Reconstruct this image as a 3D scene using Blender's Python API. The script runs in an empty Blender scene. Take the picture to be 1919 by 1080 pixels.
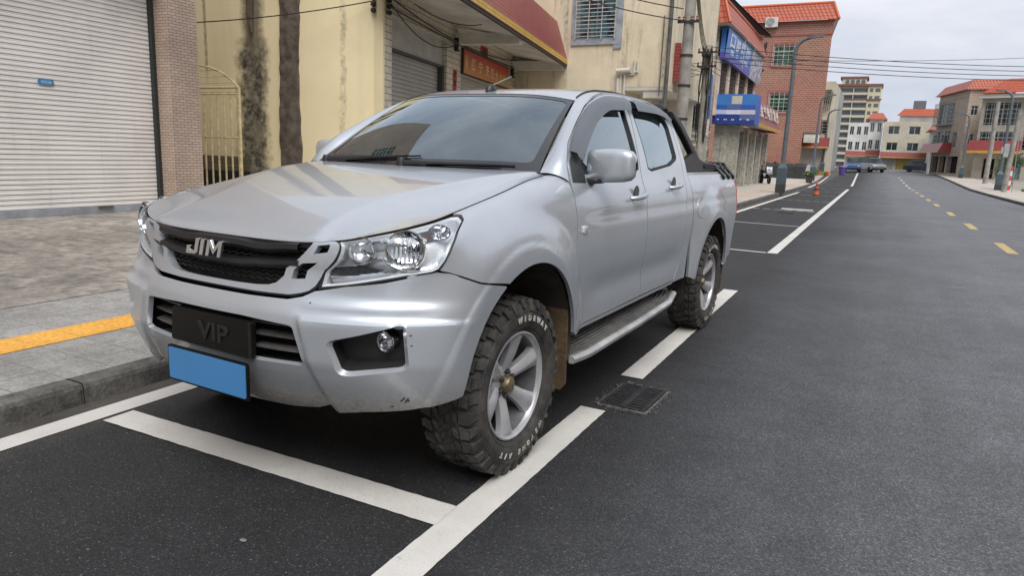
import bpy, bmesh, math, random
import numpy as np
from mathutils import Vector, Matrix
from mathutils.geometry import delaunay_2d_cdt
random.seed(7)
R=math.radians
scene=bpy.context.scene
COL=scene.collection
# ---------------- camera
cam_d=bpy.data.cameras.new('camera'); cam=bpy.data.objects.new('camera',cam_d); COL.objects.link(cam)
cam_d.sensor_width=36; cam_d.lens=1304.766/1919*36; cam_d.clip_start=.05; cam_d.clip_end=3000
Mx=((0.88845717,0.12101928,-0.44271682),(0.45734449,-0.15259394,0.87609994),(0.03846908,-0.98085138,-0.19092069))
# rows: world x,y,z ; columns: image right, image down, view axis
cam.matrix_world=Matrix([[Mx[i][0],-Mx[i][1],-Mx[i][2],(0,0,1.3292)[i]] for i in range(3)]+[[0,0,0,1]])
_r=Vector((Mx[0][0],Mx[1][0],Mx[2][0])); _u=-Vector((Mx[0][1],Mx[1][1],Mx[2][1])); _b=-_r.cross(_u)*-1
_b=_r.cross(_u)
cam.matrix_world=Matrix(((_r.x,_u.x,_b.x,0),(_r.y,_u.y,_b.y,0),(_r.z,_u.z,_b.z,1.3292),(0,0,0,1)))
scene.camera=cam
# ---------------- world: bright overcast
W=bpy.data.worlds.new('World'); scene.world=W; W.use_nodes=True
nt=W.node_tree; nt.nodes.clear()
out=nt.nodes.new('ShaderNodeOutputWorld'); bg=nt.nodes.new('ShaderNodeBackground')
sky=nt.nodes.new('ShaderNodeTexSky'); sky.sky_type='NISHITA'; sky.sun_disc=False
SUN_EL,SUN_AZ=R(54),R(142)      # azimuth measured clockwise from +Y
sky.sun_elevation=SUN_EL; sky.sun_rotation=SUN_AZ; sky.air_density=1.2; sky.dust_density=3.0
tc=nt.nodes.new('ShaderNodeTexCoord'); mp=nt.nodes.new('ShaderNodeMapping'); mp.inputs['Scale'].default_value=(1,1,3.2)
nz=nt.nodes.new('ShaderNodeTexNoise'); nz.inputs['Scale'].default_value=2.3; nz.inputs['Detail'].default_value=7; nz.inputs['Roughness'].default_value=.55
rp=nt.nodes.new('ShaderNodeValToRGB')
rp.color_ramp.elements[0].position=.36; rp.color_ramp.elements[0].color=(5.1,5.6,6.7,1)
rp.color_ramp.elements[1].position=.66; rp.color_ramp.elements[1].color=(8.0,8.1,8.6,1)
mx=nt.nodes.new('ShaderNodeMixRGB'); mx.inputs['Fac'].default_value=.90
nt.links.new(tc.outputs['Generated'],mp.inputs['Vector']); nt.links.new(mp.outputs['Vector'],nz.inputs['Vector'])
nt.links.new(nz.outputs['Fac'],rp.inputs['Fac']); nt.links.new(sky.outputs['Color'],mx.inputs[1]); nt.links.new(rp.outputs['Color'],mx.inputs[2])
nt.links.new(mx.outputs['Color'],bg.inputs['Color']); bg.inputs['Strength'].default_value=.085
nt.links.new(bg.outputs['Background'],out.inputs['Surface'])
sd=bpy.data.lights.new('sun','SUN'); sd.energy=2.3; sd.angle=R(42); sd.color=(1,.975,.94)
so=bpy.data.objects.new('sun',sd); COL.objects.link(so)
sv=Vector((math.sin(SUN_AZ)*math.cos(SUN_EL),math.cos(SUN_AZ)*math.cos(SUN_EL),math.sin(SUN_EL)))
so.rotation_euler=sv.to_track_quat('Z','Y').to_euler()
scene.view_settings.view_transform='Standard'; scene.view_settings.look='None'; scene.view_settings.exposure=0.48; scene.view_settings.gamma=1
scene.view_settings.use_curve_mapping=False
# ---------------- helpers
def tag(o,label=None,cat=None,group=None,kind=None):
    if label: o['label']=label
    if cat: o['category']=cat
    if group: o['group']=group
    if kind: o['kind']=kind
    return o
def empty(name,loc=(0,0,0),rz=0,label=None,cat=None,group=None):
    o=bpy.data.objects.new(name,None); COL.objects.link(o); o.location=loc; o.rotation_euler=(0,0,rz); o.empty_display_size=.2
    return tag(o,label,cat,group)
def kids(o): return [c for c in list(bpy.data.objects) if c.parent==o]
def copy_tree(o,parent=None):
    c=o.copy(); COL.objects.link(c); c.parent=parent
    for ch in kids(o): copy_tree(ch,c)
    return c
class MB:
    def __init__(s): s.v=[];s.f=[];s.m=[]
    def add(s,v,f,mi=0):
        n=len(s.v); s.v+= [tuple(map(float,p)) for p in v]; s.f+=[tuple(i+n for i in q) for q in f]; s.m+=[mi]*len(f); return s
    def box(s,c,d,mi=0,rz=0,M=None):
        hx,hy,hz=d[0]/2,d[1]/2,d[2]/2
        V=[Vector((sx*hx,sy*hy,sz*hz)) for sx in(-1,1) for sy in(-1,1) for sz in(-1,1)]
        if M is not None: V=[M@p for p in V]
        if rz:
            q=Matrix.Rotation(rz,3,'Z'); V=[q@p for p in V]
        V=[p+Vector(c) for p in V]
        return s.add(V,[(0,1,3,2),(4,6,7,5),(0,4,5,1),(2,3,7,6),(0,2,6,4),(1,5,7,3)],mi)
    def bb(s,x0,x1,y0,y1,z0,z1,mi=0): return s.box(((x0+x1)/2,(y0+y1)/2,(z0+z1)/2),(abs(x1-x0),abs(y1-y0),abs(z1-z0)),mi)
    def prism(s,poly,h,mi=0,f=lambda x,y,z:(x,y,z)):
        """poly list of 2D points, extruded 0..h, mapped by f"""
        n=len(poly)
        a=sum(poly[i][0]*poly[(i+1)%n][1]-poly[(i+1)%n][0]*poly[i][1] for i in range(n))
        if a<0: poly=poly[::-1]
        V=[f(p[0],p[1],0) for p in poly]+[f(p[0],p[1],h) for p in poly]
        F=[tuple(range(n))[::-1],tuple(range(n,2*n))]+[(i,(i+1)%n,(i+1)%n+n,i+n) for i in range(n)]
        return s.add(V,F,mi)
    def tube(s,path,r,n=8,mi=0,caps=True,closed=False):
        P=[Vector(p) for p in path]; m=len(P)
        rr=r if isinstance(r,(list,tuple)) else [r]*m
        V=[];F=[];prev=None
        for i,p in enumerate(P):
            a=P[(i-1)%m] if (closed or i>0) else P[0]; b=P[(i+1)%m] if (closed or i<m-1) else P[-1]
            t=(b-a).normalized()
            if prev is None:
                up=Vector((0,0,1)) if abs(t.z)<.9 else Vector((1,0,0)); u=t.cross(up).normalized()
            else: u=(prev-t*prev.dot(t)).normalized()
            prev=u; w=t.cross(u)
            for k in range(n):
                an=2*math.pi*k/n; V.append(p+(u*math.cos(an)+w*math.sin(an))*rr[i])
        for i in range(m if closed else m-1):
            for k in range(n):
                j=(i+1)%m; F.append((i*n+k,i*n+(k+1)%n,j*n+(k+1)%n,j*n+k))
        if caps and not closed: F+= [tuple(range(n))[::-1],tuple((m-1)*n+k for k in range(n))]
        return s.add(V,F,mi)
    def lathe(s,prof,n=24,mi=0,f=lambda x,y,z:(x,y,z),caps=False):
        """profile of (r,h); axis z, mapped by f"""
        V=[];F=[];m=len(prof)
        for r,h in prof:
            for k in range(n):
                a=2*math.pi*k/n; V.append(f(r*math.cos(a),r*math.sin(a),h))
        for i in range(m-1):
            for k in range(n): F.append((i*n+k,i*n+(k+1)%n,(i+1)*n+(k+1)%n,(i+1)*n+k))
        if caps: F+=[tuple(range(n))[::-1],tuple((m-1)*n+k for k in range(n))]
        return s.add(V,F,mi)
    def grid(s,P,mi=0,flip=False):
        a,b=P.shape[:2]; F=[]
        for i in range(a-1):
            for j in range(b-1):
                q=(i*b+j,(i+1)*b+j,(i+1)*b+j+1,i*b+j+1); F.append(q[::-1] if flip else q)
        return s.add(P.reshape(-1,3),F,mi)
    def build(s,name,mats,parent=None,smooth=False,ang=35,bevel=0,fix=False):
        me=bpy.data.meshes.new(name); me.from_pydata(s.v,[],s.f)
        mats=mats if isinstance(mats,(list,tuple)) else [mats]
        for m in mats: me.materials.append(m)
        if len(mats)>1: me.polygons.foreach_set('material_index',s.m)
        if fix:
            b=bmesh.new(); b.from_mesh(me); bmesh.ops.recalc_face_normals(b,faces=b.faces); b.to_mesh(me); b.free()
        if smooth:
            me.polygons.foreach_set('use_smooth',[True]*len(me.polygons)); me.set_sharp_from_angle(angle=R(ang))
        me.update()
        o=bpy.data.objects.new(name,me); COL.objects.link(o); o.parent=parent
        if bevel:
            md=o.modifiers.new('bevel','BEVEL'); md.width=bevel; md.segments=2; md.limit_method='ANGLE'; md.angle_limit=R(40)
            if smooth is False:
                me.polygons.foreach_set('use_smooth',[True]*len(me.polygons)); me.set_sharp_from_angle(angle=R(30))
        return o
def cr(pts,n=8,closed=False):
    """Catmull-Rom through points"""
    P=[np.array(p,float) for p in pts]; m=len(P); out=[]
    for i in range(m if closed else m-1):
        p1=P[i];p2=P[(i+1)%m]
        p0=P[(i-1)%m] if (closed or i>0) else 2*p1-p2
        p3=P[(i+2)%m] if (closed or i<m-2) else 2*p2-p1
        for k in range(n):
            t=k/n; out.append(.5*((2*p1)+(-p0+p2)*t+(2*p0-5*p1+4*p2-p3)*t*t+(-p0+3*p1-3*p2+p3)*t**3))
    if not closed: out.append(P[-1])
    return out
def roundc(poly,r=.2,n=3,keep=()):
    """round the corners of a closed polygon, r = distance cut on each side (absolute)"""
    P=[np.array(p,float) for p in poly]; m=len(P); out=[]
    for i in range(m):
        if i in keep: out.append(P[i]); continue
        a=P[i-1]-P[i]; b=P[(i+1)%m]-P[i]; la=np.linalg.norm(a);lb=np.linalg.norm(b)
        ra=min(r,la*.45);rb=min(r,lb*.45); A=P[i]+a/la*ra; B=P[i]+b/lb*rb
        for k in range(n+1):
            t=k/n; out.append((1-t)**2*A+2*t*(1-t)*P[i]+t*t*B)
    return out
def pip(px,py,poly):
    x=poly[:,0];y=poly[:,1];x2=np.roll(x,-1);y2=np.roll(y,-1)
    c=np.zeros(px.shape,bool)
    for i in range(len(x)):
        cond=((y[i]>py)!=(y2[i]>py))
        if abs(y2[i]-y[i])>1e-12:
            c^=cond&(px<(x2[i]-x[i])*(py-y[i])/(y2[i]-y[i])+x[i])
    return c
def dseg(px,py,poly):
    d=np.full(px.shape,1e9)
    A=poly;B=np.roll(poly,-1,axis=0)
    for a,b in zip(A,B):
        ab=b-a;L=ab@ab+1e-15
        t=np.clip(((px-a[0])*ab[0]+(py-a[1])*ab[1])/L,0,1)
        d=np.minimum(d,np.hypot(px-a[0]-t*ab[0],py-a[1]-t*ab[1]))
    return d
def resamp(poly,step):
    out=[];P=[np.array(p,float) for p in poly]
    for i in range(len(P)):
        a,b=P[i],P[(i+1)%len(P)];L=np.linalg.norm(b-a)
        if L<1e-6: continue
        n=max(1,int(round(L/step)))
        out+=[a+(b-a)*k/n for k in range(n)]
    return np.array(out)
def nrm(fn,U,V,e=2e-3):
    if np.max(V)>1.75 and np.min(V)>-.5 and getattr(fn,'roll',False): V_=np.minimum(V,1.93)
    else: V_=V
    a=fn(U+e,V_)-fn(U-e,V_); b=fn(U,V_+e)-fn(U,V_-e)
    n=np.cross(a,b); L=np.linalg.norm(n,axis=-1,keepdims=True); n=n/np.maximum(L,1e-12)
    P=fn(U,V); c=P-np.array([0,max(0,0)+1.4,.75])
    c=c*np.array([1,.4,1])
    sg=np.sign((n*c).sum(-1,keepdims=True)); sg[sg==0]=1
    return n*sg
def offs(fn,d):
    return lambda U,V:fn(U,V)+nrm(fn,np.asarray(U,float)+np.zeros(np.broadcast(U,V).shape),np.asarray(V,float)+np.zeros(np.broadcast(U,V).shape))*d
def panel(name,fn,outline,mat,parent,holes=(),step=.03,sc=(1,1),flange=.014,side=1,ret=False,mb=None,mi=0,depth=None):
    """curved sheet-metal panel: 2D outline in the parameter plane of fn, filled, mapped and flanged inward"""
    s=np.array(sc,float)
    loops=[resamp(np.array(outline,float)*s,step)]+[resamp(np.array(h,float)*s,step) for h in holes]
    x0,y0=loops[0].min(0);x1,y1=loops[0].max(0)
    gx,gy=np.meshgrid(np.arange(x0+step/2,x1,step),np.arange(y0+step/2,y1,step),indexing='ij')
    gx=gx+ (np.arange(gx.shape[1])%2)[None,:]*step*.5
    gx=gx.ravel();gy=gy.ravel()
    ok=pip(gx,gy,loops[0])&(dseg(gx,gy,loops[0])>.55*step)
    for h in loops[1:]: ok&=~pip(gx,gy,h)&(dseg(gx,gy,h)>.55*step)
    pts=np.vstack(loops+[np.stack([gx[ok],gy[ok]],1)])
    E=[];k=0
    for L in loops:
        n=len(L);E+=[(k+i,k+(i+1)%n) for i in range(n)];k+=n
    vv,ee,ff,*_=delaunay_2d_cdt([Vector(p) for p in pts.tolist()],E,[],0,1e-7,False)
    V2=np.array([tuple(v) for v in vv]); F=np.array([f for f in ff if len(f)==3],int)
    c=V2[F].mean(1)
    ok=pip(c[:,0],c[:,1],loops[0])
    for h in loops[1:]: ok&=~pip(c[:,0],c[:,1],h)
    F=F[ok]
    U=V2[:,0]/s[0];Vv=V2[:,1]/s[1]
    P=fn(U,Vv);N=nrm(fn,U,Vv)
    a=P[F[:,1]]-P[F[:,0]];b=P[F[:,2]]-P[F[:,0]]
    fl=(np.cross(a,b)*N[F[:,0]]).sum(1)<0
    F[fl]=F[fl][:,::-1]
    # boundary edges
    from collections import Counter
    cnt=Counter();de={}
    for t in F.tolist():
        for i in range(3):
            e=(t[i],t[(i+1)%3]);cnt[tuple(sorted(e))]+=1;de[tuple(sorted(e))]=e
    P=P*np.array([side,1,1.]);N=N*np.array([side,1,1.])
    own=mb is None
    mb=mb or MB()
    faces=F.tolist()
    if side<0: faces=[f[::-1] for f in faces]
    mb.add(P,faces,mi)
    if flange:
        V3=[];F3=[]
        for ke,n in cnt.items():
            if n==1:
                i,j=de[ke];k=len(V3)
                V3+=[P[i],P[j],P[j]-N[j]*flange,P[i]-N[i]*flange]
                q=(k,k+3,k+2,k+1); F3.append(q if side>0 else q[::-1])
        mb.add(V3,F3,mi)
    if not own: return mb
    o=mb.build(name,mat,parent,smooth=True,ang=38)
    return o
def text_mesh(txt,size,ext=.0,bold=0.0,shear=0,align='CENTER',res=3):
    cu=bpy.data.curves.new('lettering','FONT'); cu.body=txt; cu.size=size; cu.extrude=ext; cu.offset=bold; cu.shear=shear
    cu.align_x=align; cu.align_y='CENTER'; cu.resolution_u=res
    ob=bpy.data.objects.new('lettering',cu); COL.objects.link(ob)
    dg=bpy.context.evaluated_depsgraph_get(); me=bpy.data.meshes.new_from_object(ob.evaluated_get(dg))
    V=[tuple(v.co) for v in me.vertices];F=[tuple(p.vertices) for p in me.polygons]
    bpy.data.objects.remove(ob); bpy.data.curves.remove(cu); bpy.data.meshes.remove(me)
    return V,F
def put_text(mb,txt,size,org,ux,uy,ext=.002,bold=0,shear=0,mi=0,align='CENTER',fitw=None,fith=None):
    """text laid in the plane origin org, unit axes ux (reading direction) and uy (up)"""
    V,F=text_mesh(txt,size,ext,bold,shear,align)
    if not V: return
    ux=Vector(ux).normalized();uy=Vector(uy).normalized();un=ux.cross(uy)
    xs=[v[0] for v in V];ys=[v[1] for v in V];w=max(xs)-min(xs) or 1;h=max(ys)-min(ys) or 1
    kx=(fitw/w) if fitw else 1; ky=(fith/h) if fith else 1
    mx_=(max(xs)+min(xs))/2;my_=(max(ys)+min(ys))/2
    if fitw or fith: V=[((v[0]-mx_)*kx,(v[1]-my_)*ky,v[2]) for v in V]
    mb.add([Vector(org)+ux*v[0]+uy*v[1]+un*v[2] for v in V],F,mi)
# ---------------- materials
class NT:
    def __init__(s,name):
        s.mat=bpy.data.materials.new(name); s.mat.use_nodes=True; s.t=s.mat.node_tree; s.b=s.t.nodes['Principled BSDF']
        s._c=None
    def n(s,typ,**kw):
        o=s.t.nodes.new('ShaderNode'+typ)
        for k,v in kw.items():
            if k in o.inputs.keys(): o.inputs[k].default_value=v
            else: setattr(o,k,v)
        return o
    def l(s,a,b): s.t.links.new(a,b)
    def co(s,kind='Object',scale=(1,1,1),rot=(0,0,0),loc=(0,0,0)):
        c=s.n('TexCoord'); m=s.n('Mapping'); m.inputs['Scale'].default_value=scale; m.inputs['Rotation'].default_value=rot; m.inputs['Location'].default_value=loc
        s.l(c.outputs[kind],m.inputs['Vector']); return m.outputs['Vector']
    def wco(s,scale=(1,1,1)):
        g=s.n('NewGeometry'); m=s.n('Mapping'); m.inputs['Scale'].default_value=scale
        s.l(g.outputs['Position'],m.inputs['Vector']); return m.outputs['Vector']
    def noise(s,vec,scale,detail=4,rough=.55,dist=0):
        o=s.n('TexNoise',Scale=scale,Detail=detail,Roughness=rough,Distortion=dist); s.l(vec,o.inputs['Vector']); return o.outputs['Fac']
    def ramp(s,fac,stops):
        o=s.n('ValToRGB'); e=o.color_ramp.elements
        while len(e)<len(stops): e.new(.5)
        for i,(p,c) in enumerate(stops):
            e[i].position=p; e[i].color=(c,c,c,1) if not isinstance(c,(tuple,list)) else (*c[:3],1)
        s.l(fac,o.inputs['Fac']); return o.outputs['Color']
    def mix(s,fac,a,b,mode='MIX'):
        o=s.n('MixRGB',blend_type=mode)
        for sock,v in ((o.inputs['Fac'],fac),(o.inputs[1],a),(o.inputs[2],b)):
            if isinstance(v,(int,float)): sock.default_value=v if sock.name=='Fac' else (v,v,v,1)
            elif isinstance(v,(tuple,list)): sock.default_value=(*v[:3],1)
            else: s.l(v,sock)
        return o.outputs['Color']
    def math(s,op,a,b=0,c=None):
        o=s.n('Math',operation=op)
        for i,v in enumerate((a,b,c)):
            if v is None: continue
            if isinstance(v,(int,float)): o.inputs[i].default_value=v
            else: s.l(v,o.inputs[i])
        return o.outputs[0]
    def sep(s,vec):
        o=s.n('SeparateXYZ'); s.l(vec,o.inputs[0]); return o.outputs
    def set(s,**kw):
        for k,v in kw.items():
            k=k.replace('_',' ')
            i=s.b.inputs[k]
            if isinstance(v,(int,float)): i.default_value=v
            elif isinstance(v,(tuple,list)): i.default_value=(*v[:3],1)
            else: s.l(v,i)
        return s
    def bump(s,h,strength=.3,dist=.01):
        o=s.n('Bump',Strength=strength,Distance=dist); s.l(h,o.inputs['Height']); s.l(o.outputs['Normal'],s.b.inputs['Normal']); return s
def simple(name,col,rough=.6,metal=0,var=.15,vs=6,bump=0,bs=80,coat=0,kind='Object',spec=.5):
    t=NT(name); v=t.co(kind)
    n=t.noise(v,vs,5)
    f=t.ramp(n,[(.3,1-var),(.7,1+var)])
    t.set(Base_Color=t.mix(1,f,col,'MULTIPLY'),Roughness=rough,Metallic=metal,Coat_Weight=coat)
    t.b.inputs['Specular IOR Level'].default_value=spec
    if bump: t.bump(t.noise(v,bs,4),bump,.01)
    return t.mat
def bricks(name,c1,c2,mortar,bw,bh,axis='X',ms=.006,rough=.5,var=.2,off=.5,stain=0,bumpd=.004,world=True):
    """tile / brick courses in metres on a vertical wall; axis = horizontal direction of the wall in world or object space"""
    t=NT(name); g=t.n('NewGeometry') if world else t.n('TexCoord')
    v=g.outputs['Position'] if world else g.outputs['Object']
    X=t.sep(v); cb=t.n('CombineXYZ')
    if axis=='XY': h=t.math('ADD',X[0],X[1])
    else: h=X[0] if axis=='X' else X[1]
    t.l(h,cb.inputs[0]); t.l(X[2],cb.inputs[1])
    b=t.n('TexBrick',Scale=1.0); b.offset=off
    b.inputs['Brick Width'].default_value=bw; b.inputs['Row Height'].default_value=bh; b.inputs['Mortar Size'].default_value=ms
    b.inputs['Mortar Smooth'].default_value=.2; b.inputs['Bias'].default_value=0
    b.inputs['Color1'].default_value=(*c1,1); b.inputs['Color2'].default_value=(*c2,1); b.inputs['Mortar'].default_value=(*mortar,1)
    t.l(cb.outputs[0],b.inputs['Vector'])
    n=t.noise(v,.9,6,.6); f=t.ramp(n,[(.25,1-var),(.75,1+var*.5)])
    col=t.mix(1,f,b.outputs['Color'],'MULTIPLY')
    if stain:
        m=t.n('Mapping'); m.inputs['Scale'].default_value=(2.2,2.2,.25); t.l(v,m.inputs['Vector'])
        n2=t.noise(m.outputs[0],1.3,8,.7); col=t.mix(t.ramp(n2,[(.52,0),(.75,stain)]),col,(.05,.045,.04))
    t.set(Base_Color=col,Roughness=rough)
    t.bump(t.math('SUBTRACT',1,b.outputs['Fac']),.5,bumpd)
    return t.mat
def plaster(name,col,dark=(.06,.055,.045),stain=.7,rough=.85,sx=1.0,thr=.55):
    t=NT(name); v=t.wco()
    n=t.noise(v,1.4,8,.65); base=t.mix(t.ramp(n,[(.3,0),(.75,.5)]),col,tuple(c*.55 for c in col))
    m=t.n('Mapping'); m.inputs['Scale'].default_value=(2.6*sx,2.6*sx,.22); t.l(v,m.inputs['Vector'])
    n2=t.noise(m.outputs[0],1.0,9,.72,.3)
    n3=t.noise(v,7,8,.7)
    k=t.math('MULTIPLY',t.ramp(n2,[(thr-.07,0),(thr+.09,1)]),t.ramp(n3,[(.34,0),(.54,1)]))
    col2=t.mix(t.math('MULTIPLY',k,stain),base,dark)
    t.set(Base_Color=col2,Roughness=rough); t.bump(t.noise(v,30,6,.7),.25,.01)
    return t.mat
import numpy as np
def itp(x, xs, ys):
    """smooth monotone (pchip-like) interpolation"""
    xs=np.asarray(xs,float); ys=np.asarray(ys,float); x=np.clip(np.asarray(x,float),xs[0],xs[-1])
    h=np.diff(xs); d=np.diff(ys)/h
    m=np.zeros_like(ys)
    for i in range(1,len(xs)-1):
        if d[i-1]*d[i]>0:
            w1=2*h[i]+h[i-1]; w2=h[i]+2*h[i-1]
            m[i]=(w1+w2)/(w1/d[i-1]+w2/d[i])
    m[0]=d[0]; m[-1]=d[-1]
    i=np.clip(np.searchsorted(xs,x)-1,0,len(xs)-2)
    t=(x-xs[i])/h[i]
    return (2*t**3-3*t**2+1)*ys[i]+(t**3-2*t**2+t)*h[i]*m[i]+(-2*t**3+3*t**2)*ys[i+1]+(t**3-t**2)*h[i]*m[i+1]
def sst(a,b,x):
    t=np.clip((x-a)/(b-a),0,1); return t*t*(3-2*t)
SZ=[.35,.42,.50,.60,.70,.80,.90,1.0,1.08,1.15,1.22,1.30,1.40,1.50,1.60,1.66,1.72]
SX=[.835,.850,.862,.868,.874,.882,.888,.884,.872,.848,.816,.783,.735,.684,.632,.600,.560]
WB=3.095
def flare(y,z):
    f=0
    for yc,s in ((0.,1.),(WB,1.)):
        r=np.hypot(y-yc,(z-.44))
        f=f+(.037*(1-sst(.53,.70,r))+.010*(1-sst(.518,.540,r)))*s
    return f
def S(y,z):
    x=itp(z,SZ,SX)+flare(y,z)
    x=x-.012*sst(2.4,3.9,y)*(z>0)
    x=x-.10*(np.maximum(0,y-3.90)/.16)**2.2
    # gentle crease under the belt and at the sill
    x=x-.006*np.exp(-((z-1.03)/.025)**2)*sst(.5,.9,y)
    x=x-.010*np.exp(-((z-.66)/.07)**2)*sst(.6,.9,y)*(1-sst(2.0,2.4,y))
    return x
ZT=([-.80,-.72,-.66,-.60,-.5,-.4,-.25,.02,.33,.5,.7],[.99,.992,1.012,1.037,1.062,1.080,1.108,1.160,1.220,1.236,1.24])
XT=([-.80,-.3,.02,.33,.5,.7],[.735,.735,.74,.738,.73,.72])
YC=([.36,.40,.45,.55,.60,.70,.74,.78,.82,.86,.9,.99],[-.69,-.72,-.745,-.788,-.80,-.80,-.797,-.779,-.757,-.748,-.742,-.722])
def body(s,t):
    """front clip: s 0..1 nose arc, 1..2 fender side ; t 0..1 z .36-.90, 1..2 roll to hood edge"""
    s,t=np.broadcast_arrays(np.asarray(s,float),np.asarray(t,float))
    zl=.36+.54*np.clip(t,0,1)
    ph=np.clip(t-1,0,1)*np.pi/2
    yc=itp(np.where(t<1,zl,.90+.09*np.sin(ph)),*YC)
    b=.45+.0*t
    n=2.35+.75*np.clip(t-1,0,1)
    th=np.clip(s,0,1)*np.pi/2
    y=yc+b*(1-np.maximum(np.cos(th),1e-9)**(2/n))
    c=np.maximum(np.sin(th),0)**(2/n)
    ys=yc+b
    y=np.where(s>1, ys+(s-1)*(.72-ys), y)
    ztop=itp(y,*ZT); xt=itp(y,*XT)
    z=np.where(t<1,zl,.90+(ztop-.90)*np.sin(ph))
    x9=S(y,np.minimum(z,.90)+0*y)
    # flare must keep acting on the roll
    x9r=itp(.90,SZ,SX)+flare(y,z)
    X=np.where(t<1,x9, xt+(x9r-xt)*np.maximum(np.cos(ph),0)**.7)
    x=X*c
    return np.stack([x,y,z],-1)
body.roll=True
ZC=([-.80,-.722,-.68,-.6,-.5,-.3,0,.3,.5,.8],[.985,.992,1.018,1.056,1.092,1.147,1.205,1.24,1.25,1.25])
def hood(s,r):
    s,r=np.broadcast_arrays(np.asarray(s,float),np.asarray(r,float))
    B=body(s,2.0+0*s)
    yb=B[...,1]; xb=np.maximum(B[...,0],1e-6); x=xb*r
    zc=itp(yb,*ZC); zb=B[...,2]
    xc=np.minimum(itp(yb,[-.75,-.69,-.606,-.508,-.368,-.2,0,.222,.408,.6],[.46,.44,.412,.403,.42,.483,.556,.612,.662,.70]),xb*.985)
    d=np.clip((x-xc)/np.maximum(xb-xc,1e-4),0,1); q=np.clip(x/xc,0,1)
    k=sst(-.722,-.60,yb)*(1-.5*sst(.1,.5,yb))
    z1=zc-.006*k
    zin=zc-(zc-z1)*q**2
    zout=z1+(zb-z1)*d**1.0-.013*k*np.sin(np.pi*np.clip(d,0,1))**.8*(1-.3*d)
    z=np.where(x<xc,zin,zout)
    return np.stack([B[...,0]*r,B[...,1]+.0*r,z],-1)
def sideS(y,z):
    y,z=np.broadcast_arrays(np.asarray(y,float),np.asarray(z,float))
    return np.stack([S(y,z),y,z],-1)
# =====================================================================  GROUND, ROAD, PAVEMENTS
ZG=([-60,55,65,80,85,95,110,130,170,400],[0,0,.12,.36,.42,.58,.75,.85,.9,.9])
def zg(y): return float(itp(y,*ZG))
XLk=([-60,36,60,78,100,170,260],[-3.40,-3.40,-3.75,-4.25,-4.7,-7.5,-12]) # kerb edge on the left
XRk=([-60,36,67,90,120,170,260],[5.5,5.55,6.0,6.3,6.4,4.5,0])
def xl(y): return float(itp(y,*XLk))
def xr(y): return float(itp(y,*XRk))
def asphalt(name,fresh=True):
    t=NT(name); v=t.wco(); X=t.sep(v)
    n1=t.noise(v,.35,6,.6); n2=t.noise(v,150,3,.85); n3=t.noise(v,3.5,6,.7); n4=t.noise(v,75,2,.9)
    m=t.n('Mapping'); m.inputs['Scale'].default_value=(1.6,.10,1); t.l(v,m.inputs['Vector']); nl=t.noise(m.outputs[0],1.0,6,.65)
    # newer dark strip along the bays, older grey carriageway, part painted sheen, to the right
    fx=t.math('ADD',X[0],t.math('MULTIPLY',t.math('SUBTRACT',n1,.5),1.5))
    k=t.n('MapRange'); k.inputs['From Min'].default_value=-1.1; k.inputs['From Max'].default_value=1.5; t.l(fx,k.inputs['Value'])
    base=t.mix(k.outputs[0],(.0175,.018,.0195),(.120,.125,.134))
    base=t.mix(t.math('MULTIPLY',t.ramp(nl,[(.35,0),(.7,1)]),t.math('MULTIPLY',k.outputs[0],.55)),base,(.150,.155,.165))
    base=t.mix(1,t.ramp(n3,[(.25,.72),(.75,1.28)]),base,'MULTIPLY') if False else t.mix(1,base,t.mix(1,t.ramp(n3,[(.25,.74),(.75,1.28)]),t.ramp(t.noise(v,.55,7,.65),[(.3,.80),(.7,1.22)]),'MULTIPLY'),'MULTIPLY')
    vo=t.n('TexVoronoi',Scale=200.0); t.l(v,vo.inputs['Vector']); vr=t.sep(vo.outputs['Color'])[0]; vo2=t.n('TexVoronoi',Scale=110.0); t.l(v,vo2.inputs['Vector']); vr2=t.sep(vo2.outputs['Color'])[1]; sp=t.ramp(t.math('ADD',t.math('MULTIPLY',vr,.65),t.math('MULTIPLY',vr2,.35)),[(.12,.50),(.5,.90),(.74,1.2),(.90,2.0)]); base=t.mix(.95,base,t.mix(1,base,sp,'MULTIPLY'))
    base=t.mix(t.ramp(n4,[(.64,0),(.70,.8)]),base,(.22,.22,.215))
    # dust near the gutter
    gd=t.n('MapRange'); gd.inputs['From Min'].default_value=-3.0; gd.inputs['From Max'].default_value=-3.42; t.l(X[0],gd.inputs['Value'])
    base=t.mix(t.math('MULTIPLY',gd.outputs[0],t.ramp(n3,[(.3,.25),(.7,.9)])),base,(.11,.095,.078))
    t.set(Base_Color=base,Roughness=t.ramp(n3,[(.3,.62),(.7,.80)]))
    h=t.math('ADD',t.math('MULTIPLY',n2,.6),t.math('MULTIPLY',n4,.8)); t.bump(h,.75,.006)
    return t.mat
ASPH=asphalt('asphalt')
def strip(xa,xb,y0,y1,z=0.0,ny=None,nx=1):
    ys=np.linspace(y0,y1,ny or max(2,int((y1-y0)/4)+1)); P=[]
    for y in ys:
        a,b=xa(y) if callable(xa) else xa, xb(y) if callable(xb) else xb
        P.append([(a+(b-a)*i/nx,y,zg(y)+z) for i in range(nx+1)])
    return np.array(P)
GRD=simple('bare_earth',(.16,.13,.095),.95,0,.4,.3,.3,3,kind='Object')
m=MB(); ys=[-400,-60]+list(np.arange(-50,180,5))+[260,700,2500]; m.grid(np.array([[(-1500,y,zg(y)-.06),(-30,y,zg(y)-.06),(30,y,zg(y)-.06),(1500,y,zg(y)-.06)] for y in ys]),0,flip=False)
tag(m.build('ground',GRD,fix=False),kind='structure')
m=MB(); m.grid(strip(xl,xr,-60,260,0,100)); tag(m.build('road',ASPH),kind='structure')
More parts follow.
